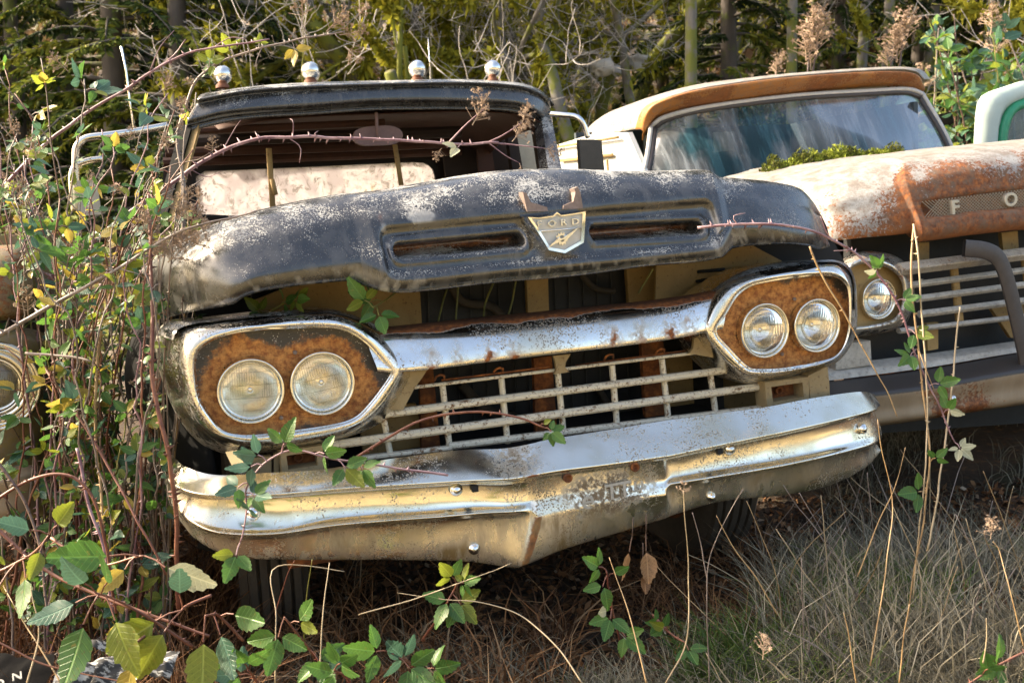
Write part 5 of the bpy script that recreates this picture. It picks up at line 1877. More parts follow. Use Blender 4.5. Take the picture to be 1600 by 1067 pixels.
def make_broad(seed, h=9.0, moss=1.0, r0=.12, lean=.2, twigs=60):
    """leafless broadleaf: forking limbs, moss sleeves and tassels, a haze of grey twigs"""
    r = np.random.default_rng(seed)
    tb, tw = MB(), MB()
    limbs = []
    r0 *= 1.45

    def grow(p, d, L, rad_, lev):
        n = 5
        pts = [p]
        q, dd = p.copy(), d.copy()
        for _ in range(n):
            dd = dd + r.normal(0, .16, 3) + np.array([0, 0, .05 if lev else .02])
            dd /= np.linalg.norm(dd)
            q = q + dd * L / n
            pts.append(q)
        pts = np.array(pts)
        e = rad_ * .55
        P = tube_tree(tb if lev < 3 else tw, pts, rad_, e, (9, 7, 5, 3)[min(lev, 3)])
        if lev < 3:
            limbs.append((P, np.linspace(rad_, e, len(P)), lev))
        if lev < 4:
            for _ in range((3, 3, 4, 3)[lev] + (1 if r.random() < .5 else 0)):
                k = r.uniform(.35, 1)
                b = np.array([np.interp(k, np.linspace(0, 1, len(pts)), pts[:, j]) for j in range(3)])
                nd = dd * r.uniform(.2, .8) + r.normal(0, .7, 3) + np.array([0, 0, .15])
                nd /= np.linalg.norm(nd)
                grow(b, nd, L * r.uniform(.45, .75), max(e * r.uniform(.45, .75), .006), lev + 1)
    d0 = np.array([r.normal(0, lean), r.normal(0, lean), 1])
    d0 /= np.linalg.norm(d0)
    grow(np.array([0, 0, -.3]), d0, h * .45, r0, 0)
    V_, F_, T_, n0 = [], [], [], 0
    for P, R_, lev in limbs:
        ln = np.linalg.norm(np.diff(P, axis=0), axis=1).sum()
        n = int(ln * (420, 300, 160)[lev] * moss)
        if n < 1:
            continue
        q = r.uniform(0, 1, n)
        k = np.linspace(0, 1, len(P))
        pts = np.stack([np.interp(q, k, P[:, j]) for j in range(3)], 1)
        rr = np.interp(q, k, R_)
        out = r.normal(0, 1, (n, 3))
        out /= np.linalg.norm(out, axis=1)[:, None]
        dens = sstep(-.25, .15, fbm(pts, 1.6, seed % 50))
        keep = r.random(n) < dens
        pts, rr, out = pts[keep], rr[keep], out[keep]
        n = len(pts)
        hang = (r.random(n) < .10)[:, None]
        dv = np.where(hang, out * .25 + np.array([0, 0, -1]), out + r.normal(0, .4, (n, 3)))
        dv /= np.linalg.norm(dv, axis=1)[:, None]
        V, F = blades(pts + out * rr[:, None] * .8, dv, np.where(hang[:, 0], r.uniform(.10, .28, n), r.uniform(.07, .17, n)), r.uniform(.04, .085, n), r)
        V_.append(V)
        F_.append(F + n0)
        n0 += len(V)
        T_.append(np.repeat(np.clip(r.normal(.70, .2, n), 0, 1), 4))
    tr = mesh_from('trunk', np.vstack(tb.V), tb.F)
    ms = mesh_from('moss', np.vstack(V_), np.vstack(F_), False, {'tint': np.concatenate(T_)}) if V_ else None
    tg = mesh_from('twigs', np.vstack(tw.V), tw.F) if tw.V else None
    return tr, ms, tg


def plant_tree(name, label, cat, meshes, mats, names, x, y, rz, s, group=None):
    e = thing(name, label, cat, (x, y, float(gh(x, y))), group)
    e.rotation_euler = (0, 0, rz)
    e.scale = (s, s, s)
    for me, m, nm in zip(meshes, mats, names):
        if me is not None:
            o = link(nm, me, m, e)
            OFF[o.name] = OFF[e.name]
            if nm in ('crown', 'moss', 'twigs'):
                o['kind'] = 'stuff'
    return e


con = [make_conifer(11, 15, .6, 2.6, 130, 1.1), make_conifer(12, 17, .8, 2.9, 140, 1.05), make_conifer(13, 13, .3, 2.2, 115, 1.2)]
bare_con = [make_conifer(21, 17, 6.5, 2.0, 45, .8, .13)]
brd = [make_broad(31, 9.5, 1.6, .13, .25), make_broad(32, 8.5, 1.8, .11, .35), make_broad(33, 10, 1.4, .15, .15), make_broad(34, 7.5, 2.0, .09, .4)]
gry = [make_broad(41, 9, .18, .09, .2), make_broad(42, 8, .12, .07, .3)]


def at(px, d):
    """ground position under a photo column at distance d along the view axis"""
    return (px - CX) / F_PX * d, d


LAB_C = 'dark green conifer with drooping boughs in the wood behind the black truck'
LAB_CR = 'conifer with sunlit yellow green boughs in the wood behind the white truck'
LAB_M = 'leafless tree sleeved in yellow green moss on the slope behind the trucks'
LAB_G = 'bare grey tree with a haze of pale twigs on the slope behind the trucks'
LAB_T = 'tall straight conifer trunk without low boughs in the dark wood behind the white truck'
for px, d, k in ((190, 15, 0), (290, 14.5, 1), (370, 17, 2), (120, 20, 1), (240, 24, 2), (40, 17, 2), (-60, 22, 0), (-150, 18, 1), (-260, 21, 2), (-380, 19, 0), (-520, 22, 1), (-220, 27, 0), (-660, 20, 2), (-420, 28, 1), (150, 30, 0)):
    x, y = at(px, d)
    plant_tree('conifer_tree', LAB_C, 'tree', con[k], (M['bark_dark'], M['conifer']), ('trunk', 'crown'), x, y, rng.uniform(0, 6.3), rng.uniform(.85, 1.1), 'dark conifers behind the black truck')
for px, d, k in ((1300, 18.5, 2), (1420, 21, 0), (1530, 21, 2), (1130, 17, 1), (1030, 23, 2), (1180, 24, 0), (1280, 26, 1), (1400, 27, 2), (1500, 24, 0), (1590, 19, 1), (1680, 22, 2), (1790, 20, 0), (1920, 22, 1), (2080, 20, 2), (1330, 33, 0), (1080, 31, 1), (1470, 34, 1)):
    x, y = at(px, d)
    plant_tree('conifer_tree', LAB_CR, 'tree', con[k], (M['bark_dark'], M['conifer']), ('trunk', 'crown'), x, y, rng.uniform(0, 6.3), rng.uniform(.85, 1.1), 'conifers behind the white truck')
for px, d in ((1075, 13.5), (1228, 15), (1335, 17), (1372, 16.5), (1440, 19), (1260, 20), (1530, 18), (1180, 20)):
    x, y = at(px, d)
    plant_tree('conifer_tree', LAB_T, 'tree', bare_con[0], (M['bark_grey'], M['conifer']), ('trunk', 'crown'), x, y, rng.uniform(0, 6.3), rng.uniform(.7, 1.0), 'straight trunks behind the white truck')
for px, d, k in ((520, 15, 0), (585, 17, 1), (640, 13.5, 3), (700, 15, 2), (745, 18, 0), (800, 14.5, 1), (480, 19, 3), (850, 18, 3), (910, 22, 0), (980, 20, 2), (760, 26, 2), (1530, 15.5, 1)):
    x, y = at(px, d)
    plant_tree('mossy_tree', LAB_M, 'tree', brd[k], (M['bark_mossy'], M['moss_hang'], M['twig']), ('trunk', 'moss', 'twigs'), x, y, rng.uniform(0, 6.3), rng.uniform(.8, 1.1), 'mossy trees on the slope')
for px, d, k in ((845, 15.5, 0), (885, 14.5, 1), (935, 17, 0), (720, 17, 1), (610, 15.5, 0), (680, 19, 1), (775, 15, 0), (540, 18, 1), (960, 14, 0), (1010, 16, 1), (1120, 18, 0), (600, 26, 0), (500, 27, 1), (870, 25, 0), (1340, 21, 1)):
    x, y = at(px, d)
    plant_tree('bare_tree', LAB_G, 'tree', gry[k], (M['bark_grey'], M['moss_hang'], M['twig']), ('trunk', 'moss', 'twigs'), x, y, rng.uniform(0, 6.3), rng.uniform(.8, 1.15), 'bare grey trees on the slope')
# trees far off behind the viewer and to the right: the clearing is ringed by the same wood
for k, (x, y) in enumerate(((-14, -26), (-4, -30), (6, -28), (15, -25), (24, -18), (28, -8), (-24, -20), (30, 4), (20, -30), (-34, -10), (11, -35), (-10, -36))):
    plant_tree('conifer_tree', 'dark conifer across the clearing', 'tree', con[k % 3], (M['bark_dark'], M['conifer']), ('trunk', 'crown'), x, y, k * 1.3, 1.0, 'conifers across the clearing')

# undergrowth on the slope: low brambles and shoots, pale stones
def thicket(n, x0, x1, y0, y1, hgt, seed, tint, L=(.06, .16)):
    r = np.random.default_rng(seed)
    m = int(n)
    x, y = r.uniform(x0, x1, m), r.uniform(y0, y1, m)
    P = np.stack([x, y, 0 * x], 1)
    h = hgt * np.clip(.35 + fbm(P, .55, seed), .03, 1.4)
    z = gh(x, y) + h * r.uniform(0, 1, m) ** .6
    dv = r.normal(0, 1, (m, 3)) + np.array([0, 0, .5])
    dv /= np.linalg.norm(dv, axis=1)[:, None]
    V, F = blades(np.stack([x, y, z], 1), dv, r.uniform(*L, m), r.uniform(.4, .8, m) * L[1] * .7, r)
    tt = np.clip(tint[0] + (tint[1] - tint[0]) * (.5 + .6 * fbm(P, .9, seed + 3)) + r.normal(0, .12, m), 0, 1)
    return V, F, np.repeat(tt, 4)


M['under'] = mk_vary('undergrowth_leaves', ((0, (.10, .05, .025)), (.25, (.22, .14, .075)), (.45, (.12, .12, .03)), (.75, (.17, .19, .025)), (1, (.30, .30, .05))), .7, .3)
V, F, T_ = thicket(52000, -12, 13, 8.5, 22, .85, 5, (.05, .85))
whole('undergrowth', None, M['under'], 'low tangle of brown and yellow green undergrowth on the wooded slope', 'undergrowth', (0, 14, float(gh(0, 14))), None, 'stuff', False, V, F, {'tint': T_})
V, F, T_ = thicket(30000, -22, 24, 20, 42, 1.6, 8, (.0, .6), (.12, .32))
whole('undergrowth', None, M['under'], 'brown leaf litter and saplings on the hillside far behind the trucks', 'undergrowth', (0, 30, float(gh(0, 30))), None, 'stuff', False, V, F, {'tint': T_})
# ------------------------------------------------------------------ brambles
LM = {
    'green': mk_leaf('leaf_green', (.035, .10, .018), (.075, .17, .03)),
    'blue': mk_leaf('leaf_blue_green', (.030, .085, .05), (.06, .13, .085), (.06, .10, .04), .25),
    'lime': mk_leaf('leaf_yellow_green', (.095, .14, .014), (.18, .21, .024), (.22, .17, .03), .45),
    'yellow': mk_leaf('leaf_yellow', (.26, .20, .025), (.34, .26, .05), (.25, .10, .02), .45),
    'pale': mk_leaf('leaf_pale_underside', (.27, .29, .20), (.36, .36, .24), (.25, .2, .08), .3),
    'dead': mk_leaf('leaf_dead', (.15, .07, .03), (.30, .17, .08), (.10, .05, .02), .3),
}


def leaf_mesh(seed):
    r = np.random.default_rng(seed)
    ny = 13
    ys = np.linspace(0, 1, ny)
    w = .33 * np.sin(np.pi * np.clip(ys, 0, 1) ** .80) ** .75 * (1 - .30 * ys) + .003
    bend, fold, tw = r.uniform(-.42, .14), r.uniform(.02, .42), r.uniform(-.4, .4)
    V, F = [], []
    for i, y in enumerate(ys):
        ser = 1 + (.06 if i % 2 else -.06)
        wl, wr = w[i] * ser * r.uniform(.94, 1.06), w[i] * ser * r.uniform(.94, 1.06)
        z0 = bend * y * y
        for xx in (-wl, -wl * .5, 0, wr * .5, wr):
            V.append((xx, y + (.045 if (abs(xx) > wl * .6 and i % 2) else 0), z0 + fold * abs(xx) + tw * xx * y + .012 * math.sin(9 * y + 5 * abs(xx)) * (abs(xx) > .01)))
        if i:
            a, b = (i - 1) * 5, i * 5
            for k in range(4):
                F.append((a + k, a + k + 1, b + k + 1, b + k))
    return V, F


LEAF = {}
for mname, m in LM.items():
    LEAF[mname] = []
    for k in range(7):
        V, F = leaf_mesh(100 + k)
        me = mesh_from('leaf', V, F)
        me.materials.append(m)
        LEAF[mname].append(me)

CM = {
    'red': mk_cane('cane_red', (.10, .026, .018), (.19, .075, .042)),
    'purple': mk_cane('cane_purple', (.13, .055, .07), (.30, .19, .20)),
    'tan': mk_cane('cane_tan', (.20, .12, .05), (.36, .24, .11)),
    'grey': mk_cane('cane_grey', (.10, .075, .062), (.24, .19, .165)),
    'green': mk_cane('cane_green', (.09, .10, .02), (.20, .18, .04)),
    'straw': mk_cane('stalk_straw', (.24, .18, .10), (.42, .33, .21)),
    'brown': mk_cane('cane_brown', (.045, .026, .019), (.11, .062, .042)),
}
LR = np.random.default_rng(99)


def put_leaf(root, p, d, n, L, col):
    me = LEAF[col][LR.integers(7)]
    d = np.asarray(d, float)
    d /= np.linalg.norm(d)
    n = np.asarray(n, float) - d * np.dot(n, d)
    n /= np.linalg.norm(n) + 1e-9
    x = np.cross(d, n)
    o = bpy.data.objects.new('leaf', me)
    COL.objects.link(o)
    o.parent = root
    o.matrix_local = Matrix([[x[0] * L, d[0] * L, n[0] * L, p[0] - OFF[root.name][0]], [x[1] * L, d[1] * L, n[1] * L, p[1] - OFF[root.name][1]],
                             [x[2] * L, d[2] * L, n[2] * L, p[2] - OFF[root.name][2]], [0, 0, 0, 1]])
    return o


def spray(root, p, d, n, L, col, k=3, mb=None):
    """compound leaf: k leaflets on a petiole; returns petiole end"""
    d = np.asarray(d, float) / np.linalg.norm(d)
    n = np.asarray(n, float)
    n = n - d * np.dot(n, d)
    n /= np.linalg.norm(n)
    s = np.cross(d, n)
    e = p + d * L * .45
    angs = {1: [0], 2: [-30, 40], 3: [0, 68, -68], 5: [0, 52, -52, 105, -105]}[k]
    szs = {1: [1], 2: [1, .8], 3: [1, .82, .82], 5: [1, .86, .86, .62, .62]}[k]
    for a, z in zip(angs, szs):
        a = rad(a + LR.normal(0, 8))
        dd = d * math.cos(a) + s * math.sin(a) + n * LR.normal(-.05, .14)
        c = col if isinstance(col, str) else col[LR.integers(len(col))]
        put_leaf(root, e + dd * .10 * L, dd, n + LR.normal(0, .22, 3), L * z * LR.uniform(.9, 1.1), c)
    return e


def cane(label, P, r0=.005, r1=.002, mat='purple', thorns=1.0, sprays=(), name='bramble_cane', group=None, twigs=(), heads=(), cat='bramble', smoothpts=True, auto=0, autocol=('green',), autoL=(.035, .06), wob=.006):
    """P: world points. sprays: (t, direction, normal, length, colour, k)"""
    P = resample(np.asarray(P, float), max(12, len(P) * 7)) if smoothpts else np.asarray(P, float)
    sd = int(abs(P[0, 0] * 913 + P[-1, 2] * 517)) % 997
    P = P + wob * np.stack([fbm(P, 7, sd), fbm(P, 7, sd + 3), fbm(P, 7, sd + 6)], 1) * np.linspace(0, 1, len(P))[:, None] ** .5
    mb = MB()
    mb.tube(P, np.linspace(r0, r1, len(P)), 6)
    base = P[np.argmin(P[:, 2])]
    k = np.linspace(0, 1, len(P))
    g = np.gradient(P, axis=0)
    ln = np.linalg.norm(np.diff(P, axis=0), axis=1).sum()
    at_ = lambda t: np.array([np.interp(t, k, P[:, j]) for j in range(3)])
    tan_ = lambda t: np.array([np.interp(t, k, g[:, j]) for j in range(3)])
    for _ in range(int(ln * 38 * thorns)):
        t = LR.uniform(.03, .97)
        p, tt = at_(t), tan_(t)
        tt /= np.linalg.norm(tt)
        a = LR.normal(0, 1, 3)
        a -= tt * np.dot(a, tt)
        a /= np.linalg.norm(a)
        rr = r0 + (r1 - r0) * t
        s = np.cross(tt, a)
        h = rr * LR.uniform(1.6, 3.0) + .002
        b = .0014 + rr * .25
        V = [p + a * rr * .6 + tt * b * 1.5, p + a * rr * .6 - tt * b * 1.5, p + a * rr * .6 + s * b, p + a * rr * .6 - s * b, p + a * (rr + h) - tt * h * .35]
        mb.add(V, [(0, 2, 4), (2, 1, 4), (1, 3, 4), (3, 0, 4)])
    for tw in twigs:        # (t, end point, radius)
        q = at_(tw[0])
        e = np.asarray(tw[1], float)
        m_ = (q + e) / 2 + LR.normal(0, .012, 3)
        mb.tube(resample([q, m_, e], 8), np.linspace(tw[2], tw[2] * .5, 8), 5)
    al = []
    for _ in range(auto):
        t = LR.uniform(.15, 1)
        tt = tan_(t)
        tt /= np.linalg.norm(tt)
        d = np.array([LR.normal(0, 1), LR.normal(-.5, .6), LR.normal(.0, .6)]) + tt * .5
        al.append((t, d, (LR.normal(-.1, .4), -.55, .7 + LR.normal(0, .3)), LR.uniform(*autoL), autocol, (1, 3, 3, 3, 5)[LR.integers(5)]))
    todo = []
    for sp in list(sprays) + al:
        t, d, n, L, col, kk = sp
        p = at_(t)
        d = np.asarray(d, float) / np.linalg.norm(d)
        mb.tube(np.array([p, p + d * L * .25 + [0, 0, .004], p + d * L * .5]), .0012 + .006 * L, 4, False)
        todo.append((p, d, n, L, col, kk))
    o = whole(name, mb, CM[mat], label, cat, base, group)
    for p, d, n, L, col, kk in todo:
        spray(o, p, d, n, L, col, kk)
    for hd in heads:        # (point, size, direction)
        seed_head(o, *hd)
    return o


def head_mesh(seed, n=34):
    """spent flower panicle: forked stalks with five-pointed dry cups"""
    r = np.random.default_rng(seed)
    mb = MB()
    mb.tube([(0, 0, 0), (.03, 0, .5), (0, .02, 1)], [.022, .016, .008], 5)
    for i in range(n):
        t = r.uniform(.15, 1)
        a = r.uniform(0, 2 * np.pi)
        L = (.50 * (1.05 - t) + .12) * r.uniform(.5, 1.1)
        p = np.array([0, 0, t])
        e = p + L * np.array([math.cos(a), math.sin(a), r.uniform(.2, .9)])
        mb.tube([p, (p + e) / 2 + r.normal(0, .02, 3), e], [.012, .010, .008], 3, False)
        nrm = r.normal(0, 1, 3) + np.array([0, -.4, .6])
        nrm /= np.linalg.norm(nrm)
        u = np.cross(nrm, r.normal(0, 1, 3))
        u /= np.linalg.norm(u)
        w = np.cross(nrm, u)
        R_ = r.uniform(.07, .12)
        V = [e - nrm * .01]
        for k in range(10):
            q = R_ if k % 2 == 0 else R_ * .38
            ang = k * math.pi / 5
            V.append(e + q * (math.cos(ang) * u + math.sin(ang) * w) + nrm * (.022 if k % 2 == 0 else .0))
        mb.add(V, [(0, 1 + k, 1 + (k + 1) % 10) for k in range(10)])
        mb.ball(e + nrm * .008, .03, 5, 4)
    return mesh_from('seed_head', np.vstack(mb.V), mb.F, False)


M['seed'] = mk_flat('dry_seed_heads', (.28, .20, .14), .9, 0, .45, 50, 0)
HEADS = [head_mesh(300 + k, 32) for k in range(4)]
for h in HEADS:
    h.materials.append(M['seed'])


def seed_head(root, p, size, d=(0, 0, 1)):
    z = np.asarray(d, float) / np.linalg.norm(d)
    x = np.cross((0, 1, .1), z)
    x /= np.linalg.norm(x)
    y = np.cross(z, x)
    o = bpy.data.objects.new('seed_head', HEADS[LR.integers(4)])
    COL.objects.link(o)
    o.parent = root
    b = np.asarray(p) - OFF[root.name]
    o.matrix_local = Matrix([[x[i] * size, y[i] * size, z[i] * size, b[i]] for i in range(3)] + [[0, 0, 0, 1]])
    return o


def Wl(pts, d=None):
    return np.array([W(p[0], p[1], d if len(p) < 3 else p[2]) for p in pts])


# --- canes one can follow in the photograph
def TW(t, px, py, d, r=.0018):
    return (t, W(px, py, d), r)


CAMV = (0, -1, .35)
cane('thick thorny cane arching across the open windscreen of the black truck', Wl([(40, 470), (120, 400), (200, 335), (270, 285), (330, 245), (395, 218), (480, 214), (560, 216), (640, 222), (710, 226), (780, 224)], 3.1),
     .0075, .004, 'purple', 1.4, twigs=[TW(.47, 376, 188, 3.1), TW(.61, 453, 186, 3.1), TW(.6, 468, 255, 3.1), TW(.66, 497, 205, 3.1), TW(.9, 757, 170, 3.1, .003), TW(.40, 345, 268, 3.1), TW(.98, 850, 232, 3.1, .003), TW(.98, 815, 192, 3.1, .003), TW(.98, 812, 255, 3.1, .002)],
     heads=[(W(738, 196, 3.1), .085, (.5, 0, 1)), (W(757, 172, 3.1), .07, (-.4, 0, 1)), (W(800, 222, 3.1), .085, (.6, 0, .8)), (W(815, 195, 3.1), .07, (.3, 0, 1)), (W(850, 232, 3.1), .06, (1, 0, -.2)), (W(812, 255, 3.1), .06, (.3, 0, -1)), (W(690, 232, 3.1), .04, (-.6, 0, -1))],
     sprays=[(.93, (-.3, -.3, -.2), CAMV, .055, 'pale', 2)])
cane('purple cane slanting up to the right above the left mirror', Wl([(-30, 330), (60, 236), (130, 180), (205, 133), (280, 88), (330, 75), (385, 68), (420, 62)], 2.9), .006, .0025, 'purple', 1.3,
     twigs=[TW(.63, 290, 62, 2.9, .003), TW(.63, 272, 48, 2.9), TW(.84, 385, 62, 2.9)])
cane('long cane reaching over the roof lamps with dry flower heads at its tip', Wl([(285, 400), (288, 300), (278, 215), (296, 150), (312, 120), (350, 96), (400, 80), (440, 72), (480, 60), (540, 48)], 2.95), .006, .002, 'grey', 1.3,
     twigs=[TW(.83, 425, 56, 2.95), TW(.9, 472, 25, 2.95), TW(.75, 403, 115, 2.95), TW(.97, 560, 70, 2.95)],
     heads=[(W(472, 32, 2.95), .075), (W(530, 55, 2.95), .08, (1, 0, .2)), (W(510, 50, 2.95), .09, (.6, 0, .7)), (W(555, 30, 2.95), .06, (.6, 0, .7)), (W(540, 75, 2.95), .06, (.6, 0, -.5))],
     sprays=[(.58, (.1, -.2, .6), CAMV, .05, 'lime', 3), (.66, (-.2, -.2, .5), CAMV, .045, 'lime', 3), (.62, (-.8, -.2, -.4), CAMV, .05, ('lime', 'green'), 3), (.84, (.3, 0, -.8), CAMV, .05, 'yellow', 3), (.74, (.1, 0, .5), CAMV, .03, 'lime', 3)])
cane('bare cane crossing the left truck from the lower left', Wl([(-20, 535), (60, 488), (110, 462), (180, 425), (260, 375), (330, 345), (400, 330)], 2.45), .006, .0025, 'grey', 1.0,
     twigs=[TW(.6, 235, 370, 2.45), TW(.5, 225, 440, 2.45)], heads=[(W(262, 410, 2.45), .06, (.4, 0, .4)), (W(300, 385, 2.45), .05, (.8, 0, .5))])
cane('red thorny cane hanging beside the left headlight', Wl([(232, 300, 2.6), (236, 420, 2.52), (238, 500, 2.45), (238, 580, 2.43), (248, 640, 2.42), (262, 712, 2.42), (272, 800, 2.45), (280, 950, 2.5)]), .0045, .006, 'red', 1.6)
cane('cane with green leaves lying over the left end of the bumper', Wl([(700, 742, 2.28), (600, 728, 2.24), (520, 716, 2.2), (470, 704, 2.2), (440, 706, 2.2), (405, 728, 2.2), (384, 760, 2.2), (386, 790, 2.2), (380, 830, 2.2), (376, 845, 2.2)]), .003, .0018, 'purple', .8,
     sprays=[(.62, (.2, -.2, .5), CAMV, .055, 'green', 3), (.5, (.8, -.3, .1), CAMV, .05, 'green', 3), (.42, (.6, -.3, -.5), CAMV, .055, ('green', 'green', 'lime'), 3), (.70, (-.9, -.3, -.1), CAMV, .05, 'blue', 3), (.78, (-.8, -.3, -.3), CAMV, .05, ('blue', 'green'), 3),
             (.82, (.7, -.3, -.1), CAMV, .05, ('blue', 'green'), 5), (.9, (.2, -.3, .4), CAMV, .04, 'blue', 3), (1.0, (-.1, -.4, -.5), CAMV, .06, ('green', 'lime'), 3), (.68, (-.6, -.2, .5), CAMV, .05, ('pale', 'blue'), 2), (.35, (.5, -.3, -.4), CAMV, .045, 'green', 3)])
cane('purple cane bowed in front of the grille with one leaf spray at its tip', Wl([(545, 722), (600, 688), (650, 660), (700, 646), (760, 644), (810, 653), (850, 668)], 2.42), .004, .0025, 'red', .9,
     sprays=[(1.0, (.6, -.3, -.3), CAMV, .042, 'green', 5), (.98, (.4, -.3, .3), CAMV, .022, 'lime', 1)])
cane('pink thorny cane trailing over the right wing of the black truck', Wl([(1090, 356, 2.68), (1130, 352, 2.66), (1200, 350, 2.65), (1260, 358, 2.66), (1300, 374, 2.68), (1345, 402, 2.7), (1380, 440, 2.7), (1405, 480, 2.7), (1425, 540, 2.7), (1445, 590, 2.7), (1470, 640, 2.7), (1492, 690, 2.7)]), .0045, .002, 'purple', 1.4,
     twigs=[TW(.1, 1165, 333, 2.66), TW(.36, 1282, 338, 2.66), TW(.42, 1303, 392, 2.66)],
     sprays=[(.52, (-.2, -.3, .3), CAMV, .05, ('pale', 'green'), 5), (.60, (.5, -.3, .1), CAMV, .045, ('green', 'pale'), 3), (.68, (.3, -.3, -.2), CAMV, .05, ('green', 'lime'), 3), (.74, (-.3, -.3, -.1), CAMV, .05, 'green', 5), (.84, (.6, -.3, .2), CAMV, .05, 'green', 3), (1.0, (.2, -.3, -.3), CAMV, .042, 'pale', 5), (.92, (.2, -.3, .3), CAMV, .045, ('green', 'pale'), 3)])
cane('pair of reddish canes standing in front of the white truck', Wl([(1428, 352, 2.75), (1424, 400, 2.72), (1425, 470, 2.7), (1435, 540, 2.68), (1445, 640, 2.65), (1450, 720, 2.62), (1440, 830, 2.6), (1424, 935, 2.6), (1410, 1040, 2.6)]), .003, .0022, 'tan', .7,
     twigs=[TW(.3, 1460, 610, 2.65)], sprays=[(.62, (-.6, -.3, .2), CAMV, .062, 'green', 3), (.55, (.3, -.3, .4), CAMV, .04, 'green', 3)])
cane('straight pale cane leaning beside the white truck grille', Wl([(1427, 350, 2.72), (1436, 410, 2.7), (1441, 500, 2.68), (1446, 560, 2.66), (1450, 640, 2.64), (1444, 740, 2.6), (1432, 860, 2.6), (1428, 935, 2.6)]), .0026, .0018, 'straw', .5)
cane('long bare cane slanting down across the right headlights', Wl([(1265, 385), (1290, 440), (1320, 490), (1350, 545), (1380, 600), (1404, 652)], 2.6), .0028, .0014, 'tan', .5)
cane('thin cane rising beside the white bumper bolt', Wl([(1500, 480, 2.9), (1490, 580, 2.85), (1478, 680, 2.8), (1465, 760, 2.75), (1450, 860, 2.7)]), .0025, .003, 'straw', .3)
for k, (pts, lab, sprs) in enumerate((
        ([(405, 500, 2.66), (430, 485, 2.62), (455, 470, 2.58)], 'green bramble spray growing out under the left lip of the hood', [(.2, (-.3, -.4, .4), CAMV, .048, ('green', 'lime'), 3), (.7, (.3, -.4, .2), CAMV, .05, 'green', 3), (1, (.6, -.4, .0), CAMV, .05, ('green', 'lime'), 5)]),
        ([(625, 452, 2.72), (600, 470, 2.62), (580, 480, 2.52)], 'bright green leaves sprouting above the left headlight pod', [(1, (-.5, -.4, .5), CAMV, .062, ('green', 'lime'), 3), (.9, (.2, -.4, -.5), CAMV, .062, 'green', 3), (.6, (-.8, -.4, .1), CAMV, .06, 'green', 3)]),
        ([(960, 300, 0), (960, 310, 0)], '', []))):
    if lab:
        cane(lab, Wl(pts), .003, .002, 'green', .3, sprs)
for k, (a, b, c_) in enumerate((((700, 445, 2.95), (690, 480, 2.92), (680, 520, 2.9)), ((772, 440, 2.95), (762, 470, 2.92), (756, 500, 2.9)), ((806, 440, 2.95), (800, 470, 2.95), (794, 500, 2.93)), ((1020, 420, 3.0), (1008, 440, 3.0), (998, 462, 3.0)), ((716, 440, 2.9), (714, 470, 2.9), (712, 510, 2.9)))):
    cane('green stem growing up through the engine bay behind the gap below the hood', Wl([a, b, c_]), .0035, .003, 'green', .1, (), 'bramble_cane', 'stems inside the engine bay')

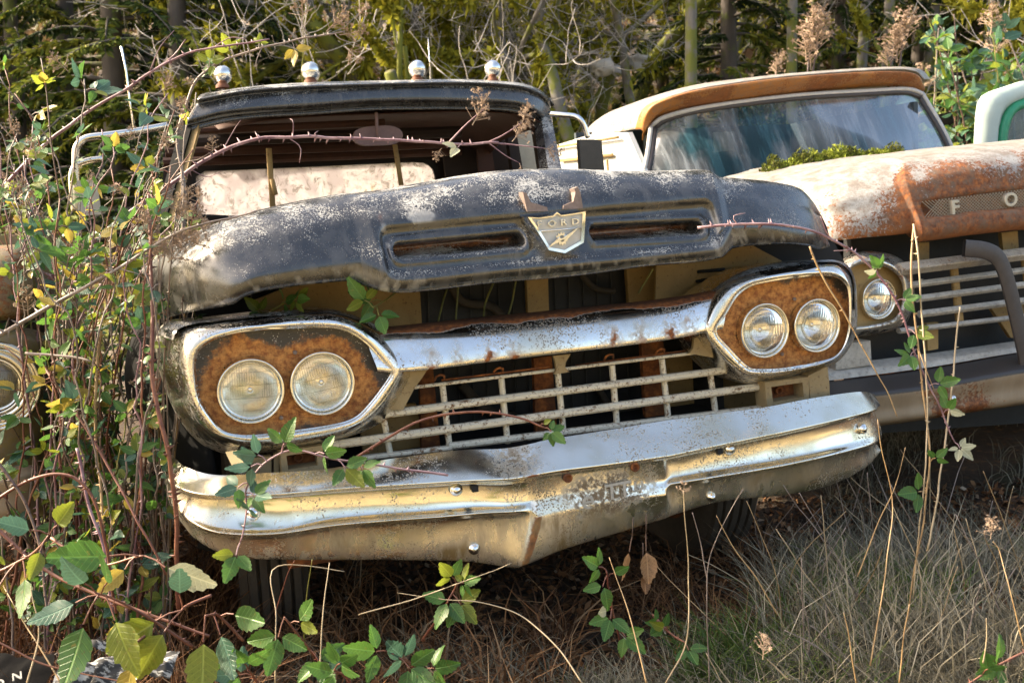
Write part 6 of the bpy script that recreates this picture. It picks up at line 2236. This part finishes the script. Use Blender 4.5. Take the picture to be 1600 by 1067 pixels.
# --- large leaves at the lower left, close to the viewer
big = [
    (('large blue green leaf spray near the left edge above the weeds', [(-20, 900, 2.1), (40, 870, 2.06), (80, 835, 2.02)]), [(1, (-.5, -.4, .3), CAMV, .075, 'blue', 1), (1, (.5, -.3, .5), CAMV, .075, 'lime', 1), (.95, (-.1, -.4, -.4), CAMV, .06, ('lime', 'green'), 1), (.4, (-.3, -.3, -.5), (-.8, -.3, .5), .11, 'pale', 1), (.5, (.2, -.3, -.5), CAMV, .08, 'green', 1)]),
    (('big green leaf and pale dry leaf joined on a red stalk', [(80, 840, 2.15), (150, 880, 2.1), (225, 868, 2.04)]), [(.95, (-.6, -.3, .1), CAMV, .115, 'green', 1), (1, (.8, -.3, -.3), CAMV, .11, 'pale', 1), (.9, (-.3, -.2, -.4), CAMV, .06, 'yellow', 1)]),
    (('spray of three very large leaves with blue upper leaf', [(300, 1010, 2.1), (200, 950, 2.02), (150, 930, 1.95)]), [(1, (-.2, -.3, .4), CAMV, .07, 'blue', 1), (.95, (.4, -.3, .6), CAMV, .075, 'green', 1), (.95, (-.8, -.3, -.2), CAMV, .095, 'blue', 1), (.97, (-.4, -.4, -.9), CAMV, .125, ('lime', 'green'), 1), (.9, (.4, -.3, -.7), CAMV, .105, 'lime', 1)]),
    (('pair of yellow green leaves lying low in front of the tyre', [(330, 930, 2.1), (295, 945, 2.06), (282, 955, 2.0)]), [(1, (-.9, -.3, -.3), CAMV, .105, 'lime', 1), (1, (-.4, -.3, -.5), CAMV, .105, 'lime', 1), (.8, (.0, -.3, .6), CAMV, .08, 'blue', 1)]),
    (('cluster of green and teal leaves right of the yellow pair', [(380, 1000, 2.1), (340, 960, 2.05), (318, 958, 2.0)]), [(1, (.0, -.3, -.8), CAMV, .10, ('lime', 'green'), 1), (.8, (.3, -.3, -.6), CAMV, .09, 'blue', 1), (.6, (.6, -.3, .2), CAMV, .08, 'green', 1)]),
    (('single yellow leaf with a brown edge hanging over white scraps', [(240, 985, 2.0), (222, 1000, 1.97), (212, 1006, 1.95)]), [(1, (-.1, -.3, -.9), CAMV, .085, 'yellow', 1)]),
    (('drooping green leaves low on a cane left of centre', [(520, 1060, 2.3), (470, 1000, 2.2), (440, 965, 2.15)]), [(1, (-.2, -.4, -.8), CAMV, .085, 'green', 3), (.9, (.5, -.3, .2), CAMV, .06, ('green', 'lime'), 2), (.5, (.5, -.3, -.5), CAMV, .07, 'green', 3)]),
    (('spray of dark green leaves at the bottom edge left of centre', [(700, 1075, 2.4), (650, 1040, 2.3), (615, 1020, 2.25)]), [(1, (-.6, -.3, .2), CAMV, .075, 'green', 3), (.9, (.5, -.4, -.3), CAMV, .08, 'green', 3), (.7, (-.4, -.4, .5), CAMV, .07, 'blue', 3), (.5, (.6, -.3, .3), CAMV, .06, ('green', 'lime'), 3)]),
    (('yellowing leaf cluster on a thin stalk below the bumper dent', [(660, 1000, 2.5), (690, 960, 2.42), (715, 915, 2.35)]), [(1, (-.3, -.3, .6), CAMV, .05, ('lime', 'green'), 3), (.97, (.5, -.3, .3), CAMV, .05, ('lime', 'yellow', 'green'), 5), (.9, (-.3, -.4, -.5), CAMV, .065, 'green', 3), (.85, (.5, -.4, -.5), CAMV, .065, ('green', 'lime'), 3)]),
    (('glossy green leaf spray right below the number plate recess', [(975, 1030, 2.5), (955, 950, 2.42), (945, 890, 2.36)]), [(1, (-.5, -.3, .3), CAMV, .05, 'green', 3), (.95, (-.3, -.4, -.6), CAMV, .06, 'green', 2), (.92, (.4, -.3, .4), CAMV, .045, 'green', 1), (.6, (-.1, -.4, -.3), CAMV, .06, 'green', 3), (.55, (-.4, -.3, .2), CAMV, .045, 'pale', 1), (.35, (.4, -.3, -.3), CAMV, .055, 'green', 3)]),
    (('low green leaves at the foot of the right tyre', [(1020, 960, 2.6), (1050, 985, 2.5), (1070, 1000, 2.45)]), [(1, (.2, -.4, -.3), CAMV, .05, 'green', 3), (.6, (-.4, -.3, .4), CAMV, .045, ('lime', 'green'), 3), (.3, (-.3, -.3, .2), CAMV, .04, 'green', 3)]),
    (('dark leaves on a red cane at the bottom right corner', [(1620, 1010, 2.3), (1560, 1040, 2.25), (1500, 1075, 2.2)]), [(.5, (-.3, -.3, .3), CAMV, .06, 'green', 3), (.7, (.1, -.3, .4), CAMV, .05, 'green', 2), (.4, (-.7, -.3, -.3), CAMV, .055, 'green', 3)]),
    (('bottom edge bramble spray at the left of the grass', [(560, 1090, 2.2), (540, 1060, 2.15), (520, 1045, 2.1)]), [(1, (.3, -.3, .4), CAMV, .06, 'green', 5), (.6, (-.5, -.3, .3), CAMV, .06, ('green', 'blue'), 3)]),
    (('bottom edge bramble spray under the yellow leaf', [(420, 1090, 2.1), (400, 1065, 2.1), (385, 1050, 2.05)]), [(1, (.0, -.3, .3), CAMV, .065, 'green', 3), (.6, (-.6, -.3, .2), CAMV, .06, ('green', 'blue'), 3)]),
]
for (lab, pts), sprs in big:
    cane(lab, Wl(pts), .0035, .0022, 'red', .8, sprs)

# --- the thicket between the ochre and the black truck
TR_ = np.random.default_rng(5)


def to_ground(px, d):
    x = (px - CX) / F_PX * d
    for _ in range(2):
        y = d * math.cos(PITCH)
    return np.array([x, d, float(gh(x, d)) - .02])


def arch(px0, d0, px1, py1, d1, bow):
    a = to_ground(px0, d0)
    b = W(px1, py1, d1)
    m_ = (a + b) / 2 + np.array([bow * TR_.uniform(-.2, .2), 0, bow])
    m1_ = a * .6 + m_ * .4 + np.array([0, 0, bow * .35])
    return np.array([a, m1_, m_, (m_ + b) / 2 + np.array([0, 0, bow * .35]), b])


LABT = 'thin bramble cane in the thicket between the ochre truck and the black truck'
for i in range(52):
    px0 = TR_.uniform(60, 262)
    d0 = TR_.uniform(2.6, 3.6)
    top = TR_.random()
    px1 = px0 + TR_.normal(-20, 120)
    py1 = TR_.uniform(420, 820) if top < .75 else TR_.uniform(330, 480)
    px1 = min(px1, 232 if py1 > 480 else 300)
    m = ('red', 'brown', 'brown', 'grey', 'brown', 'brown', 'green')[TR_.integers(7)]
    hd = [(W(px1, py1, d0), TR_.uniform(.04, .08), (TR_.normal(0, .6), 0, 1))] if TR_.random() < .25 else []
    cane(LABT, arch(px0, d0, px1, py1, d0 - TR_.uniform(0, .25), TR_.uniform(.02, .26)), TR_.uniform(.0025, .0045), .0015, m, .7, (), 'bramble_cane', 'canes between the left trucks', heads=hd, wob=.03,
         auto=int(TR_.integers(3, 9)), autocol=('blue', 'blue', 'green', 'green', 'green', 'lime'), autoL=(.026, .048))
LABU = 'leafy bramble cane scrambling up over the ochre truck and the left mirror'
for i in range(58):
    px0 = TR_.uniform(-60, 250)
    d0 = TR_.uniform(2.45, 3.3)
    px1 = TR_.uniform(-40, 330)
    py1 = TR_.uniform(130, 430) if px1 < 240 else TR_.uniform(120, 330)
    if px1 < 120:
        py1 = TR_.uniform(60, 420)
    m = ('purple', 'grey', 'grey', 'brown', 'red')[TR_.integers(5)]
    hd = [(W(px1 + TR_.normal(0, 8), py1, d0 - .1), TR_.uniform(.03, .06), (TR_.normal(0, .7), 0, 1)) for _ in range(TR_.integers(0, 2))]
    cane(LABU, arch(px0, d0, px1, py1, d0 - .1, TR_.uniform(.08, .36)), TR_.uniform(.003, .005), .0015, m, .7, (), 'bramble_cane', 'leafy canes over the left trucks', heads=hd, wob=.03,
         auto=int(TR_.integers(6, 14)), autocol=('lime', 'green', 'green', 'green', 'lime', 'blue', 'blue', 'yellow'), autoL=(.032, .058))
LABS = 'leafless cane with dry seed heads tangled by the left wing of the black truck'
for i in range(16):
    px0, d0 = TR_.uniform(150, 240), TR_.uniform(2.5, 2.9)
    px1, py1 = TR_.uniform(190, 330), TR_.uniform(330, 440)
    py1 = min(py1, 520 - px1 * .5 + 20) if px1 > 240 else py1
    hd = [(W(px1 + TR_.normal(0, 14), py1 + TR_.normal(0, 10), d0 - .1), TR_.uniform(.03, .06), (TR_.normal(.3, .7), 0, 1)) for _ in range(3)]
    cane(LABS, arch(px0, d0, px1, py1, d0 - .1, TR_.uniform(.02, .12)), .0028, .0014, ('grey', 'brown', 'tan')[TR_.integers(3)], .5, (), 'bramble_cane', 'canes with seed heads by the left wing', heads=hd)
LABW = 'leafy cane pressed against the outside of the rear window of the black truck'
for i in range(12):
    xb = TR_.uniform(-1.2, .5)
    a = to_world(np.array([xb, 2.80 + TR_.uniform(0, .25), -.3]))
    b = to_world(np.array([xb + TR_.uniform(-.2, .4), 2.78 + TR_.uniform(0, .2), TR_.uniform(.35, .7)]))
    cane(LABW, np.array([a, (a + b) / 2 + TR_.normal(0, .06, 3) * [1, 0, 1], b]), .004, .002, 'brown', .3, (), 'bramble_cane', 'canes behind the rear window', auto=6, autocol=('green', 'lime', 'yellow'), autoL=(.06, .11), wob=.02)
for lab, pts, m in (('red thorny cane looping in front of the ochre bumper', [(-20, 790, 2.3), (50, 748, 2.28), (110, 742, 2.28), (145, 775, 2.28), (165, 850, 2.3), (185, 960, 2.35)], 'red'),
                    ('long red cane slanting down to the right past the bumper end', [(60, 560, 2.6), (120, 650, 2.5), (180, 745, 2.45), (225, 830, 2.4), (262, 900, 2.4)], 'red'),
                    ('purple grey cane leaning across the dark gap', [(120, 700, 2.4), (140, 790, 2.38), (160, 850, 2.36), (175, 960, 2.35)], 'purple'),
                    ('pale horizontal twig in the gap beside the ochre headlight', [(40, 552, 2.5), (110, 556, 2.48), (140, 565, 2.46)], 'grey'),
                    ('tan cane standing before the dark wheel arch', [(160, 500, 2.6), (152, 580, 2.58), (150, 680, 2.56), (158, 790, 2.5), (170, 900, 2.45)], 'tan'),
                    ('red cane sprawling at the lower left behind the big leaves', [(-10, 820, 2.2), (70, 890, 2.18), (150, 930, 2.15), (260, 970, 2.12), (330, 990, 2.12)], 'red'),
                    ('bowed brown cane at the left edge above the big leaves', [(-20, 700, 2.3), (30, 770, 2.28), (60, 850, 2.25), (70, 960, 2.2)], 'brown')):
    cane(lab, Wl(pts), .0042, .003, m, 1.5)
# right of the white truck: a bush of blue-green leaves in front of the wood
LABR = 'leafy bramble cane in the bush between the white truck and the far white cab'
for i in range(30):
    d0 = TR_.uniform(7.6, 9.0)
    px0 = TR_.uniform(1440, 1660)
    px1, py1 = TR_.uniform(1430, 1640), TR_.uniform(20, 240)
    a = to_ground(px0, d0)
    a[2] = W(px0, 300, d0)[2]
    b = W(px1, py1, d0 - .2)
    P = np.array([a, (a * .6 + b * .4) + [0, 0, .15], (a * .2 + b * .8) + [0, 0, .15], b])
    hd = [(b, TR_.uniform(.18, .28))] if TR_.random() < .2 else []
    cane(LABR, P, .010, .004, ('grey', 'brown', 'green')[TR_.integers(3)], .15, (), 'bramble_cane', 'canes behind the white truck', heads=hd, auto=int(TR_.integers(8, 16)), autocol=('blue', 'blue', 'green', 'green', 'lime'), autoL=(.085, .15))
# brown seed heads standing behind the white roof
for px, py, s, lab in ((1268, 45, .40, 'tall brown seed head behind the middle of the white truck roof'), (1275, 60, .34, 'second brown seed head leaning right behind the white roof'), (1212, 92, .20, 'small brown seed head behind the white roof, left of the tall one'), (1410, 48, .38, 'brown seed heads behind the right corner of the white roof'), (1395, 60, .30, 'short brown seed head just left of the roof corner')):
    b = W(px - 8, py + 90, 6.2)
    hds = [(W(px + q[0], py + q[1], 6.2), s * .62 * q[2], (q[0] * .02, 0, 1)) for q in ((0, 30, 1.0), (8, 10, .7), (-8, 50, .8))]
    cane(lab, np.array([b, W(px - 4, py + 50, 6.2), W(px, py + 20, 6.2)]), .009, .005, 'brown', 0, (), 'dry_flower_stalk', heads=hds, cat='dried flower')
# ------------------------------------------------------------------ grass, litter, stalks
def grass(n, region, hmin, hmax, w, seed, tint, lean=.5, droop=.5, dens=None, wind=(0, 0)):
    r = np.random.default_rng(seed)
    x, y = region(r, n)
    if dens is not None:
        k = r.random(len(x)) < dens(x, y)
        x, y = x[k], y[k]
    n = len(x)
    z = gh(x, y) - .01
    h = r.uniform(hmin, hmax, n)
    a = r.uniform(0, 2 * np.pi, n)
    ln = r.gamma(2, lean / 2, n)
    d = np.stack([np.cos(a) * ln + wind[0], np.sin(a) * ln + wind[1], np.ones(n)], 1)
    d /= np.linalg.norm(d, axis=1)[:, None]
    b2 = d + np.stack([np.cos(a), np.sin(a), -droop * r.uniform(.2, 1.6, n)], 1) * .55
    b2 /= np.linalg.norm(b2, axis=1)[:, None]
    s = np.cross(d, r.normal(0, 1, (n, 3)))
    s /= np.linalg.norm(s, axis=1)[:, None]
    wd = (w * r.uniform(.5, 1.4, n))[:, None]
    p0 = np.stack([x, y, z], 1)
    p1 = p0 + d * (h * .55)[:, None]
    p2 = p1 + b2 * (h * .45)[:, None]
    V = np.stack([p0 - s * wd, p0 + s * wd, p1 + s * wd * .8, p1 - s * wd * .8, p2], 1).reshape(-1, 3)
    i = np.arange(n)[:, None] * 5
    F4 = i + np.array([[0, 1, 2, 3]])
    F3 = i + np.array([[3, 2, 4]])
    F = np.vstack([np.hstack([F3, F3[:, 2:]])[:0], F4])
    t_ = np.repeat(np.clip(r.uniform(tint[0], tint[1], n), 0, 1), 5)
    return V, np.vstack([np.stack([i[:, 0], i[:, 0] + 1, i[:, 0] + 2, i[:, 0] + 3], 1)]), F3, t_


def grass_obj(name, label, sets, mat):
    Vs, Q, T3, tt, n0 = [], [], [], [], 0
    for V, F4, F3, t_ in sets:
        Vs.append(V)
        Q.append(F4 + n0)
        T3.append(F3 + n0)
        tt.append(t_)
        n0 += len(V)
    V = np.vstack(Vs)
    F = np.vstack([np.vstack(Q), np.hstack([np.vstack(T3), np.vstack(T3)[:, 2:]])])
    # triangles kept as triangles: split quads too so that one face size serves all
    Q = np.vstack(Q)
    tri = np.vstack([Q[:, [0, 1, 2]], Q[:, [0, 2, 3]], np.vstack(T3)])
    return whole(name, None, mat, label, 'grass', np.array([0, 2.5, float(gh(0, 2.5))]), None, 'stuff', False, V, tri, {'tint': np.concatenate(tt)})


M['straw'] = mk_vary('dry_grass', ((0, (.055, .050, .030)), (.3, (.14, .125, .085)), (.6, (.25, .225, .16)), (.85, (.40, .35, .25)), (1, (.55, .49, .37))), .75, .2)
M['green_grass'] = mk_vary('green_grass', ((0, (.035, .07, .014)), (.5, (.09, .15, .03)), (.8, (.17, .22, .05)), (1, (.34, .33, .12))), .6, .3)
M['dead_stem'] = mk_vary('dead_stems', ((0, (.03, .016, .010)), (.3, (.11, .052, .024)), (.6, (.25, .12, .05)), (.82, (.35, .25, .15)), (1, (.46, .39, .28))), .8, .1)


def in_view(px0, px1, d0, d1):
    def f(r, n):
        d = np.sqrt(r.uniform(d0 * d0, d1 * d1, n))
        px = r.uniform(px0, px1, n)
        return (px - CX) / F_PX * d, d
    return f


def patch(sd, sc=2.5, lo=-.3, hi=.3):
    return lambda x, y: sstep(lo, hi, fbm(np.stack([x, y, 0 * x], 1), sc, sd))


grass_obj('dry_grass', 'dry straw coloured grass, thick in front of the white truck and right of the black one', [
    grass(11000, in_view(1240, 1750, 2.4, 3.4), .06, .20, .0022, 1, (.1, .85), .6, .7, patch(3, 2.2, -.4, .3)),
    grass(9000, in_view(1150, 1750, 1.9, 2.6), .06, .24, .0019, 2, (.0, .75), .7, .7, patch(5, 2.5, -.5, .3)),
    grass(7000, in_view(1180, 1750, 2.0, 3.2), .10, .32, .0018, 51, (.1, .9), 1.7, .1, patch(52, 3, -.4, .2)),
    grass(3500, in_view(700, 1200, 2.0, 2.5), .08, .26, .0018, 53, (.2, .9), 1.7, .1, patch(54, 3, -.3, .3)),
    grass(1100, in_view(1200, 1750, 2.2, 3.0), .20, .40, .0012, 3, (.3, 1.0), .30, .3, patch(6, 2, -.2, .4), (-.05, 0)),
    grass(5000, in_view(250, 1150, 2.0, 2.7), .06, .24, .0013, 4, (.1, .8), .8, .9, patch(7, 3, -.2, .5)),
    grass(3500, in_view(850, 1220, 2.1, 2.5), .06, .20, .0013, 41, (.2, .9), .7, .8, patch(17, 3, -.1, .4)),
    grass(9000, in_view(1300, 1900, 3.3, 5.2), .05, .18, .002, 5, (.0, .6), .5, .6, patch(8, 1.5, -.3, .4)),
    grass(8000, in_view(-400, 2200, 1.0, 1.9), .04, .12, .0014, 6, (.5, 1.0), .6, .6, None),
], M['straw'])
grass_obj('green_grass', 'tufts of fresh green grass beside the right front tyre', [
    grass(2600, in_view(1200, 1420, 2.5, 3.1), .10, .26, .0022, 11, (.1, .9), .45, .9, patch(12, 3, -.1, .4)),
    grass(700, in_view(1080, 1200, 2.35, 2.6), .10, .26, .0022, 12, (.0, .7), .5, .9),
    grass(900, in_view(600, 1000, 2.1, 2.5), .05, .15, .0018, 13, (.2, 1.0), .7, .9, patch(14, 4, .0, .4)),
    grass(5500, in_view(1180, 1720, 2.1, 3.2), .08, .24, .0022, 14, (.2, 1.0), .5, .9, patch(15, 3, .1, .4)),
    grass(400, in_view(880, 1100, 2.2, 2.5), .04, .12, .0022, 15, (.0, .6), .7, .9, patch(18, 4, .0, .4)),
], M['green_grass'])
grass_obj('dead_stems', 'matted brown dead stems under the bumper and among the brambles', [
    grass(4200, in_view(280, 900, 2.25, 3.2), .08, .34, .0026, 21, (.15, .8), .9, .9, patch(22, 3, -.3, .3)),
    grass(5000, in_view(-150, 360, 1.9, 3.4), .10, .50, .0023, 22, (.0, .55), .7, .7, patch(23, 3, -.6, .2)),
    grass(2500, in_view(-150, 420, 1.8, 2.4), .15, .40, .0013, 23, (.3, 1.0), .9, .9, patch(24, 3, -.2, .4)),
    grass(3500, in_view(850, 1300, 2.4, 3.4), .06, .25, .0016, 24, (.1, .7), 1.0, 1.0, patch(25, 3, -.3, .3)),
], M['dead_stem'])


# fallen leaves and crumbs
def litter(n, region, L, seed, tint):
    r = np.random.default_rng(seed)
    x, y = region(r, n)
    dv = r.normal(0, 1, (n, 3)) * np.array([1, 1, .35])
    dv /= np.linalg.norm(dv, axis=1)[:, None]
    V, F = blades(np.stack([x, y, gh(x, y) + r.uniform(0, .03, n)], 1), dv, r.uniform(*L, n), r.uniform(.4, .8, n) * L[1] * .6, r)
    return V, F, np.repeat(np.clip(r.uniform(*tint, n), 0, 1), 4)


V, F, T_ = litter(22000, in_view(-150, 1800, 1.8, 4.2), (.012, .05), 31, (0, 1))
M['litter'] = mk_vary('fallen_leaves', ((0, (.02, .012, .008)), (.4, (.07, .038, .02)), (.7, (.17, .075, .03)), (.92, (.24, .13, .06)), (1, (.33, .26, .18))), .85, .1)
whole('fallen_leaves', None, M['litter'], 'brown fallen leaves and crumbs on the dark soil under the trucks', 'leaf litter', (0, 2.6, float(gh(0, 2.6))), None, 'stuff', False, V, F, {'tint': T_})

# single stalks one can point to
stalks = [
    ('pale stalk with a feathery seed tuft standing before the plate recess', [(1040, 1067, 2.3), (1073, 1000, 2.3), (1076, 900, 2.3), (1070, 810, 2.3), (1068, 765, 2.3)], 'straw', [(1068, 775, .035)]),
    ('thin forked stalk crossing the right tyre', [(1108, 1067, 2.35), (1106, 900, 2.35), (1122, 840, 2.35), (1145, 790, 2.35), (1162, 762, 2.35)], 'grey', []),
    ('orange stalk leaning left over the green grass', [(1215, 960, 2.35), (1180, 900, 2.35), (1150, 860, 2.35), (1120, 805, 2.35)], 'tan', []),
    ('grey stalk leaning right from the foot of the right tyre', [(1105, 905, 2.4), (1095, 850, 2.4), (1082, 800, 2.4)], 'grey', []),
    ('long golden stalk slanting down below the glossy leaf spray', [(1010, 1067, 2.2), (990, 985, 2.25), (970, 920, 2.3), (953, 872, 2.33)], 'tan', []),
    ('bowed straw stalk arching over the dark soil', [(910, 1067, 2.2), (870, 1010, 2.25), (810, 960, 2.3), (750, 942, 2.32), (690, 936, 2.35), (620, 925, 2.4)], 'straw', []),
    ('straw stalk with a branched tip below the bumper dent', [(560, 960, 2.4), (650, 935, 2.35), (735, 905, 2.3), (800, 882, 2.3)], 'straw', []),
    ('pale bent stalk under the bumper left of centre', [(430, 1067, 2.2), (432, 960, 2.25), (431, 885, 2.3), (540, 892, 2.35)], 'straw', []),
    ('upright pale stalk before the left tyre', [(500, 1050, 2.2), (504, 960, 2.25), (514, 880, 2.3)], 'straw', []),
    ('olive stem rising to the bumper left of centre', [(475, 1000, 2.4), (480, 930, 2.35), (487, 875, 2.3)], 'green', []),
    ('red stem leaning under the bumper left of centre', [(430, 960, 2.4), (445, 915, 2.35), (458, 876, 2.3)], 'red', []),
    ('kinked pale stalk at the far lower left', [(42, 1067, 1.95), (60, 990, 1.98), (48, 930, 2.0), (46, 915, 2.0)], 'straw', []),
    ('brown thorny stem slanting at the lower left corner', [(95, 1067, 1.95), (55, 1000, 2.0), (25, 950, 2.05), (5, 915, 2.1)], 'tan', []),
    ('red stem lying across the lower left corner', [(-10, 1000, 1.95), (70, 1040, 1.95), (170, 1062, 1.95), (260, 1075, 1.95)], 'red', []),
    ('pale stalk at the lower right with a broken golden top', [(1338, 1067, 2.2), (1330, 1010, 2.2), (1319, 955, 2.2)], 'tan', []),
    ('stout golden stem in the grass at the lower right', [(1405, 1067, 2.2), (1412, 1000, 2.2), (1420, 945, 2.2)], 'tan', []),
    ('tall grey stalk beside the bumper end', [(1360, 1040, 2.3), (1385, 880, 2.35), (1395, 780, 2.4), (1378, 700, 2.4), (1372, 655, 2.4)], 'tan', []),
    ('leaning tan stalk with a seed tuft at the far right', [(1600, 1010, 2.25), (1580, 930, 2.25), (1560, 860, 2.3), (1550, 845, 2.3)], 'tan', [(1548, 842, .05)]),
    ('short stalk topped with a grey seed tuft by the bottom edge', [(1230, 1060, 2.15), (1215, 1045, 2.15), (1198, 1030, 2.15)], 'straw', [(1192, 1030, .055)]),
    ('pale split stalk with a red edge at the lower right', [(1536, 1035, 2.2), (1540, 1000, 2.2), (1542, 965, 2.2)], 'straw', []),
    ('thin stalk rising past the grille of the white truck', [(1340, 900, 2.5), (1372, 820, 2.5), (1400, 760, 2.5), (1415, 700, 2.5)], 'tan', []),
]
for lab, pts, m, hd in stalks:
    cane(lab, Wl(pts), .0019, .0009, m, 0.0 if m != 'tan' or 'thorny' not in lab else 1.0, (), 'dry_stalk', heads=[(W(h[0], h[1], pts[-1][2]), h[2], (0, 0, 1)) for h in hd], cat='stalk', wob=.004)
GR = np.random.default_rng(12)
for i in range(60):
    px, d = GR.uniform(1180, 1640), GR.uniform(2.25, 3.2)
    a = to_ground(px, d)
    h = GR.uniform(.2, .45)
    l = GR.normal(-.05, .16)
    b = a + np.array([l, GR.normal(0, .08), h])
    m_ = (a + b) / 2 + np.array([GR.normal(0, .03), 0, .02])
    cane('leafless upright stalk in the dry grass right of the black truck', np.array([a, m_, b]), .0019, .001, ('straw', 'tan', 'grey', 'grey')[GR.integers(4)], 0, (), 'dry_stalk', 'upright stalks in the dry grass', cat='stalk', wob=.006)

# black sack and white scraps in the lower left corner
def rag(c, rx, ry, n, amp, seed, tilt=0.0):
    u, v = np.meshgrid(np.linspace(-1, 1, n), np.linspace(-1, 1, n))
    P = np.stack([u * rx, v * ry, 0 * u], -1)
    P[..., 2] = amp * (fbm(P, 9, seed) + .5 * fbm(P, 25, seed + 2)) + tilt * P[..., 1]
    ed = np.maximum(abs(u), abs(v))
    P[..., :2] *= (1 + .12 * fbm(P, 14, seed + 5)[..., None])
    P[..., 2] -= .05 * ed ** 3 * rx
    return P + np.asarray(c)


M['sack'] = mk_flat('black_plastic', (.0015, .0015, .002), .95, 0, .3, 20)
M['sack'].node_tree.nodes['Principled BSDF'].inputs['Specular IOR Level'].default_value = .1
M['print'] = mk_flat('white_print', (.22, .22, .21), .5, 0, .2, 30)
cs = W(-14, 1078, 2.04)
P = rag(cs, .10, .10, 24, .012, 3, .35)
sk = whole('plastic_sack', None, M['sack'], 'black plastic sack printed with white outlined letters at the lower left corner', 'sack', cs, None, None, True, P, grid_faces(24, 24))
for ch, dx, dy_ in (('O', .022, -.010), ('N', .050, .010)):
    V, F = letter(ch, 1.0, .0, 0)
    mbx = MB()
    V2, F2 = letter(ch, .030, .001, 0)
    lo, hi = V2.min(0), V2.max(0)
    V2 = V2 - (lo + hi) / 2
    ca, sa = math.cos(.5), math.sin(.5)
    Q = np.stack([V2[:, 0] * ca - V2[:, 1] * sa, V2[:, 0] * sa * .5 + V2[:, 1] * .9, V2[:, 2] + .36 * (V2[:, 0] * sa + V2[:, 1] * ca)], 1)
    mbx.add(Q + cs + np.array([dx, dy_, .022 + .35 * dy_]), F2)
    part('printed_letter', mbx, M['print'], sk, smooth=False)
t = NT('torn_white_film')
n = t.noise(16, 5, .7)
m_ = t.step(t.noise(34, 5, .65, stretch=(1, 2.5, 1), off=4), .44, .50)
M['scrap'] = t.set(Base_Color=t.mix(m_, (.34, .34, .33), (.02, .02, .02)), Roughness=.6)
for k, (px, py, d, rx, ry, lab) in enumerate(((150, 1040, 2.06, .06, .03, 'torn white scrap with black blotches under the big leaves'), (112, 1058, 2.02, .04, .025, 'small white scrap lying next to the black sack'), (245, 1046, 2.05, .035, .03, 'white scrap behind the hanging yellow leaf'), (165, 1012, 2.12, .07, .012, 'long pale strip of plastic above the white scraps'))):
    c = W(px, py, d)
    P = rag(c, rx, ry, 22, .02, 20 + k, .5)
    whole('plastic_scrap', None, M['scrap'], lab, 'scrap', c, 'white scraps', None, True, P, grid_faces(22, 22))
# curled dead leaves hanging under the bumper
for k, (px, py, L, lab) in enumerate(((990, 840, .075, 'curled brown dead leaf hanging under the bumper right of the dent'), (1010, 835, .085, 'large curled orange dead leaf hanging below the plate recess'), (1005, 880, .05, 'small crumpled red brown leaf beneath the hanging ones'))):
    c = W(px, py, 2.5)
    cane(lab, np.array([c + [0, .01, .05], c + [0, 0, .02], c]), .0016, .001, 'brown', 0, [(1, (.2 * (k - 1), -.2, -1), (.5, -.8, .1), L, 'dead', 1)], 'dead_leaf', cat='leaf')
# pale boulders and rubbish on the slope
M['stone'] = mk_flat('pale_rubble', (.48, .46, .43), .8, 0, .2, 6)
for k, (px, py, d, s, lab) in enumerate(((940, 106, 15, .16, 'pale boulder on the slope between the two roofs'), (966, 110, 15.4, .10, 'smaller pale rock right of the pale boulder'), (1000, 98, 16, .17, 'white rock on the slope close to the conifer boughs'), (862, 107, 16, .19, 'flat white slab on the slope behind the black roof'), (830, 105, 15, .09, 'small white rock by the mossy stems'))):
    c = W(px, py, d)
    mb = MB().ball((0, 0, 0), 1, 18, 12)
    V = np.vstack(mb.V)
    V = V * (1 + .55 * fbm(V, 1.3, 70 + k)[:, None] + .15 * fbm(V, 4, 90 + k)[:, None]) * np.array([s * 1.1, s * .7, s * (.6 if k != 3 else .3)])
    whole('pale_rock', None, M['stone'], lab, 'rock', c, 'pale rocks on the slope', None, True, V + c, mb.F)
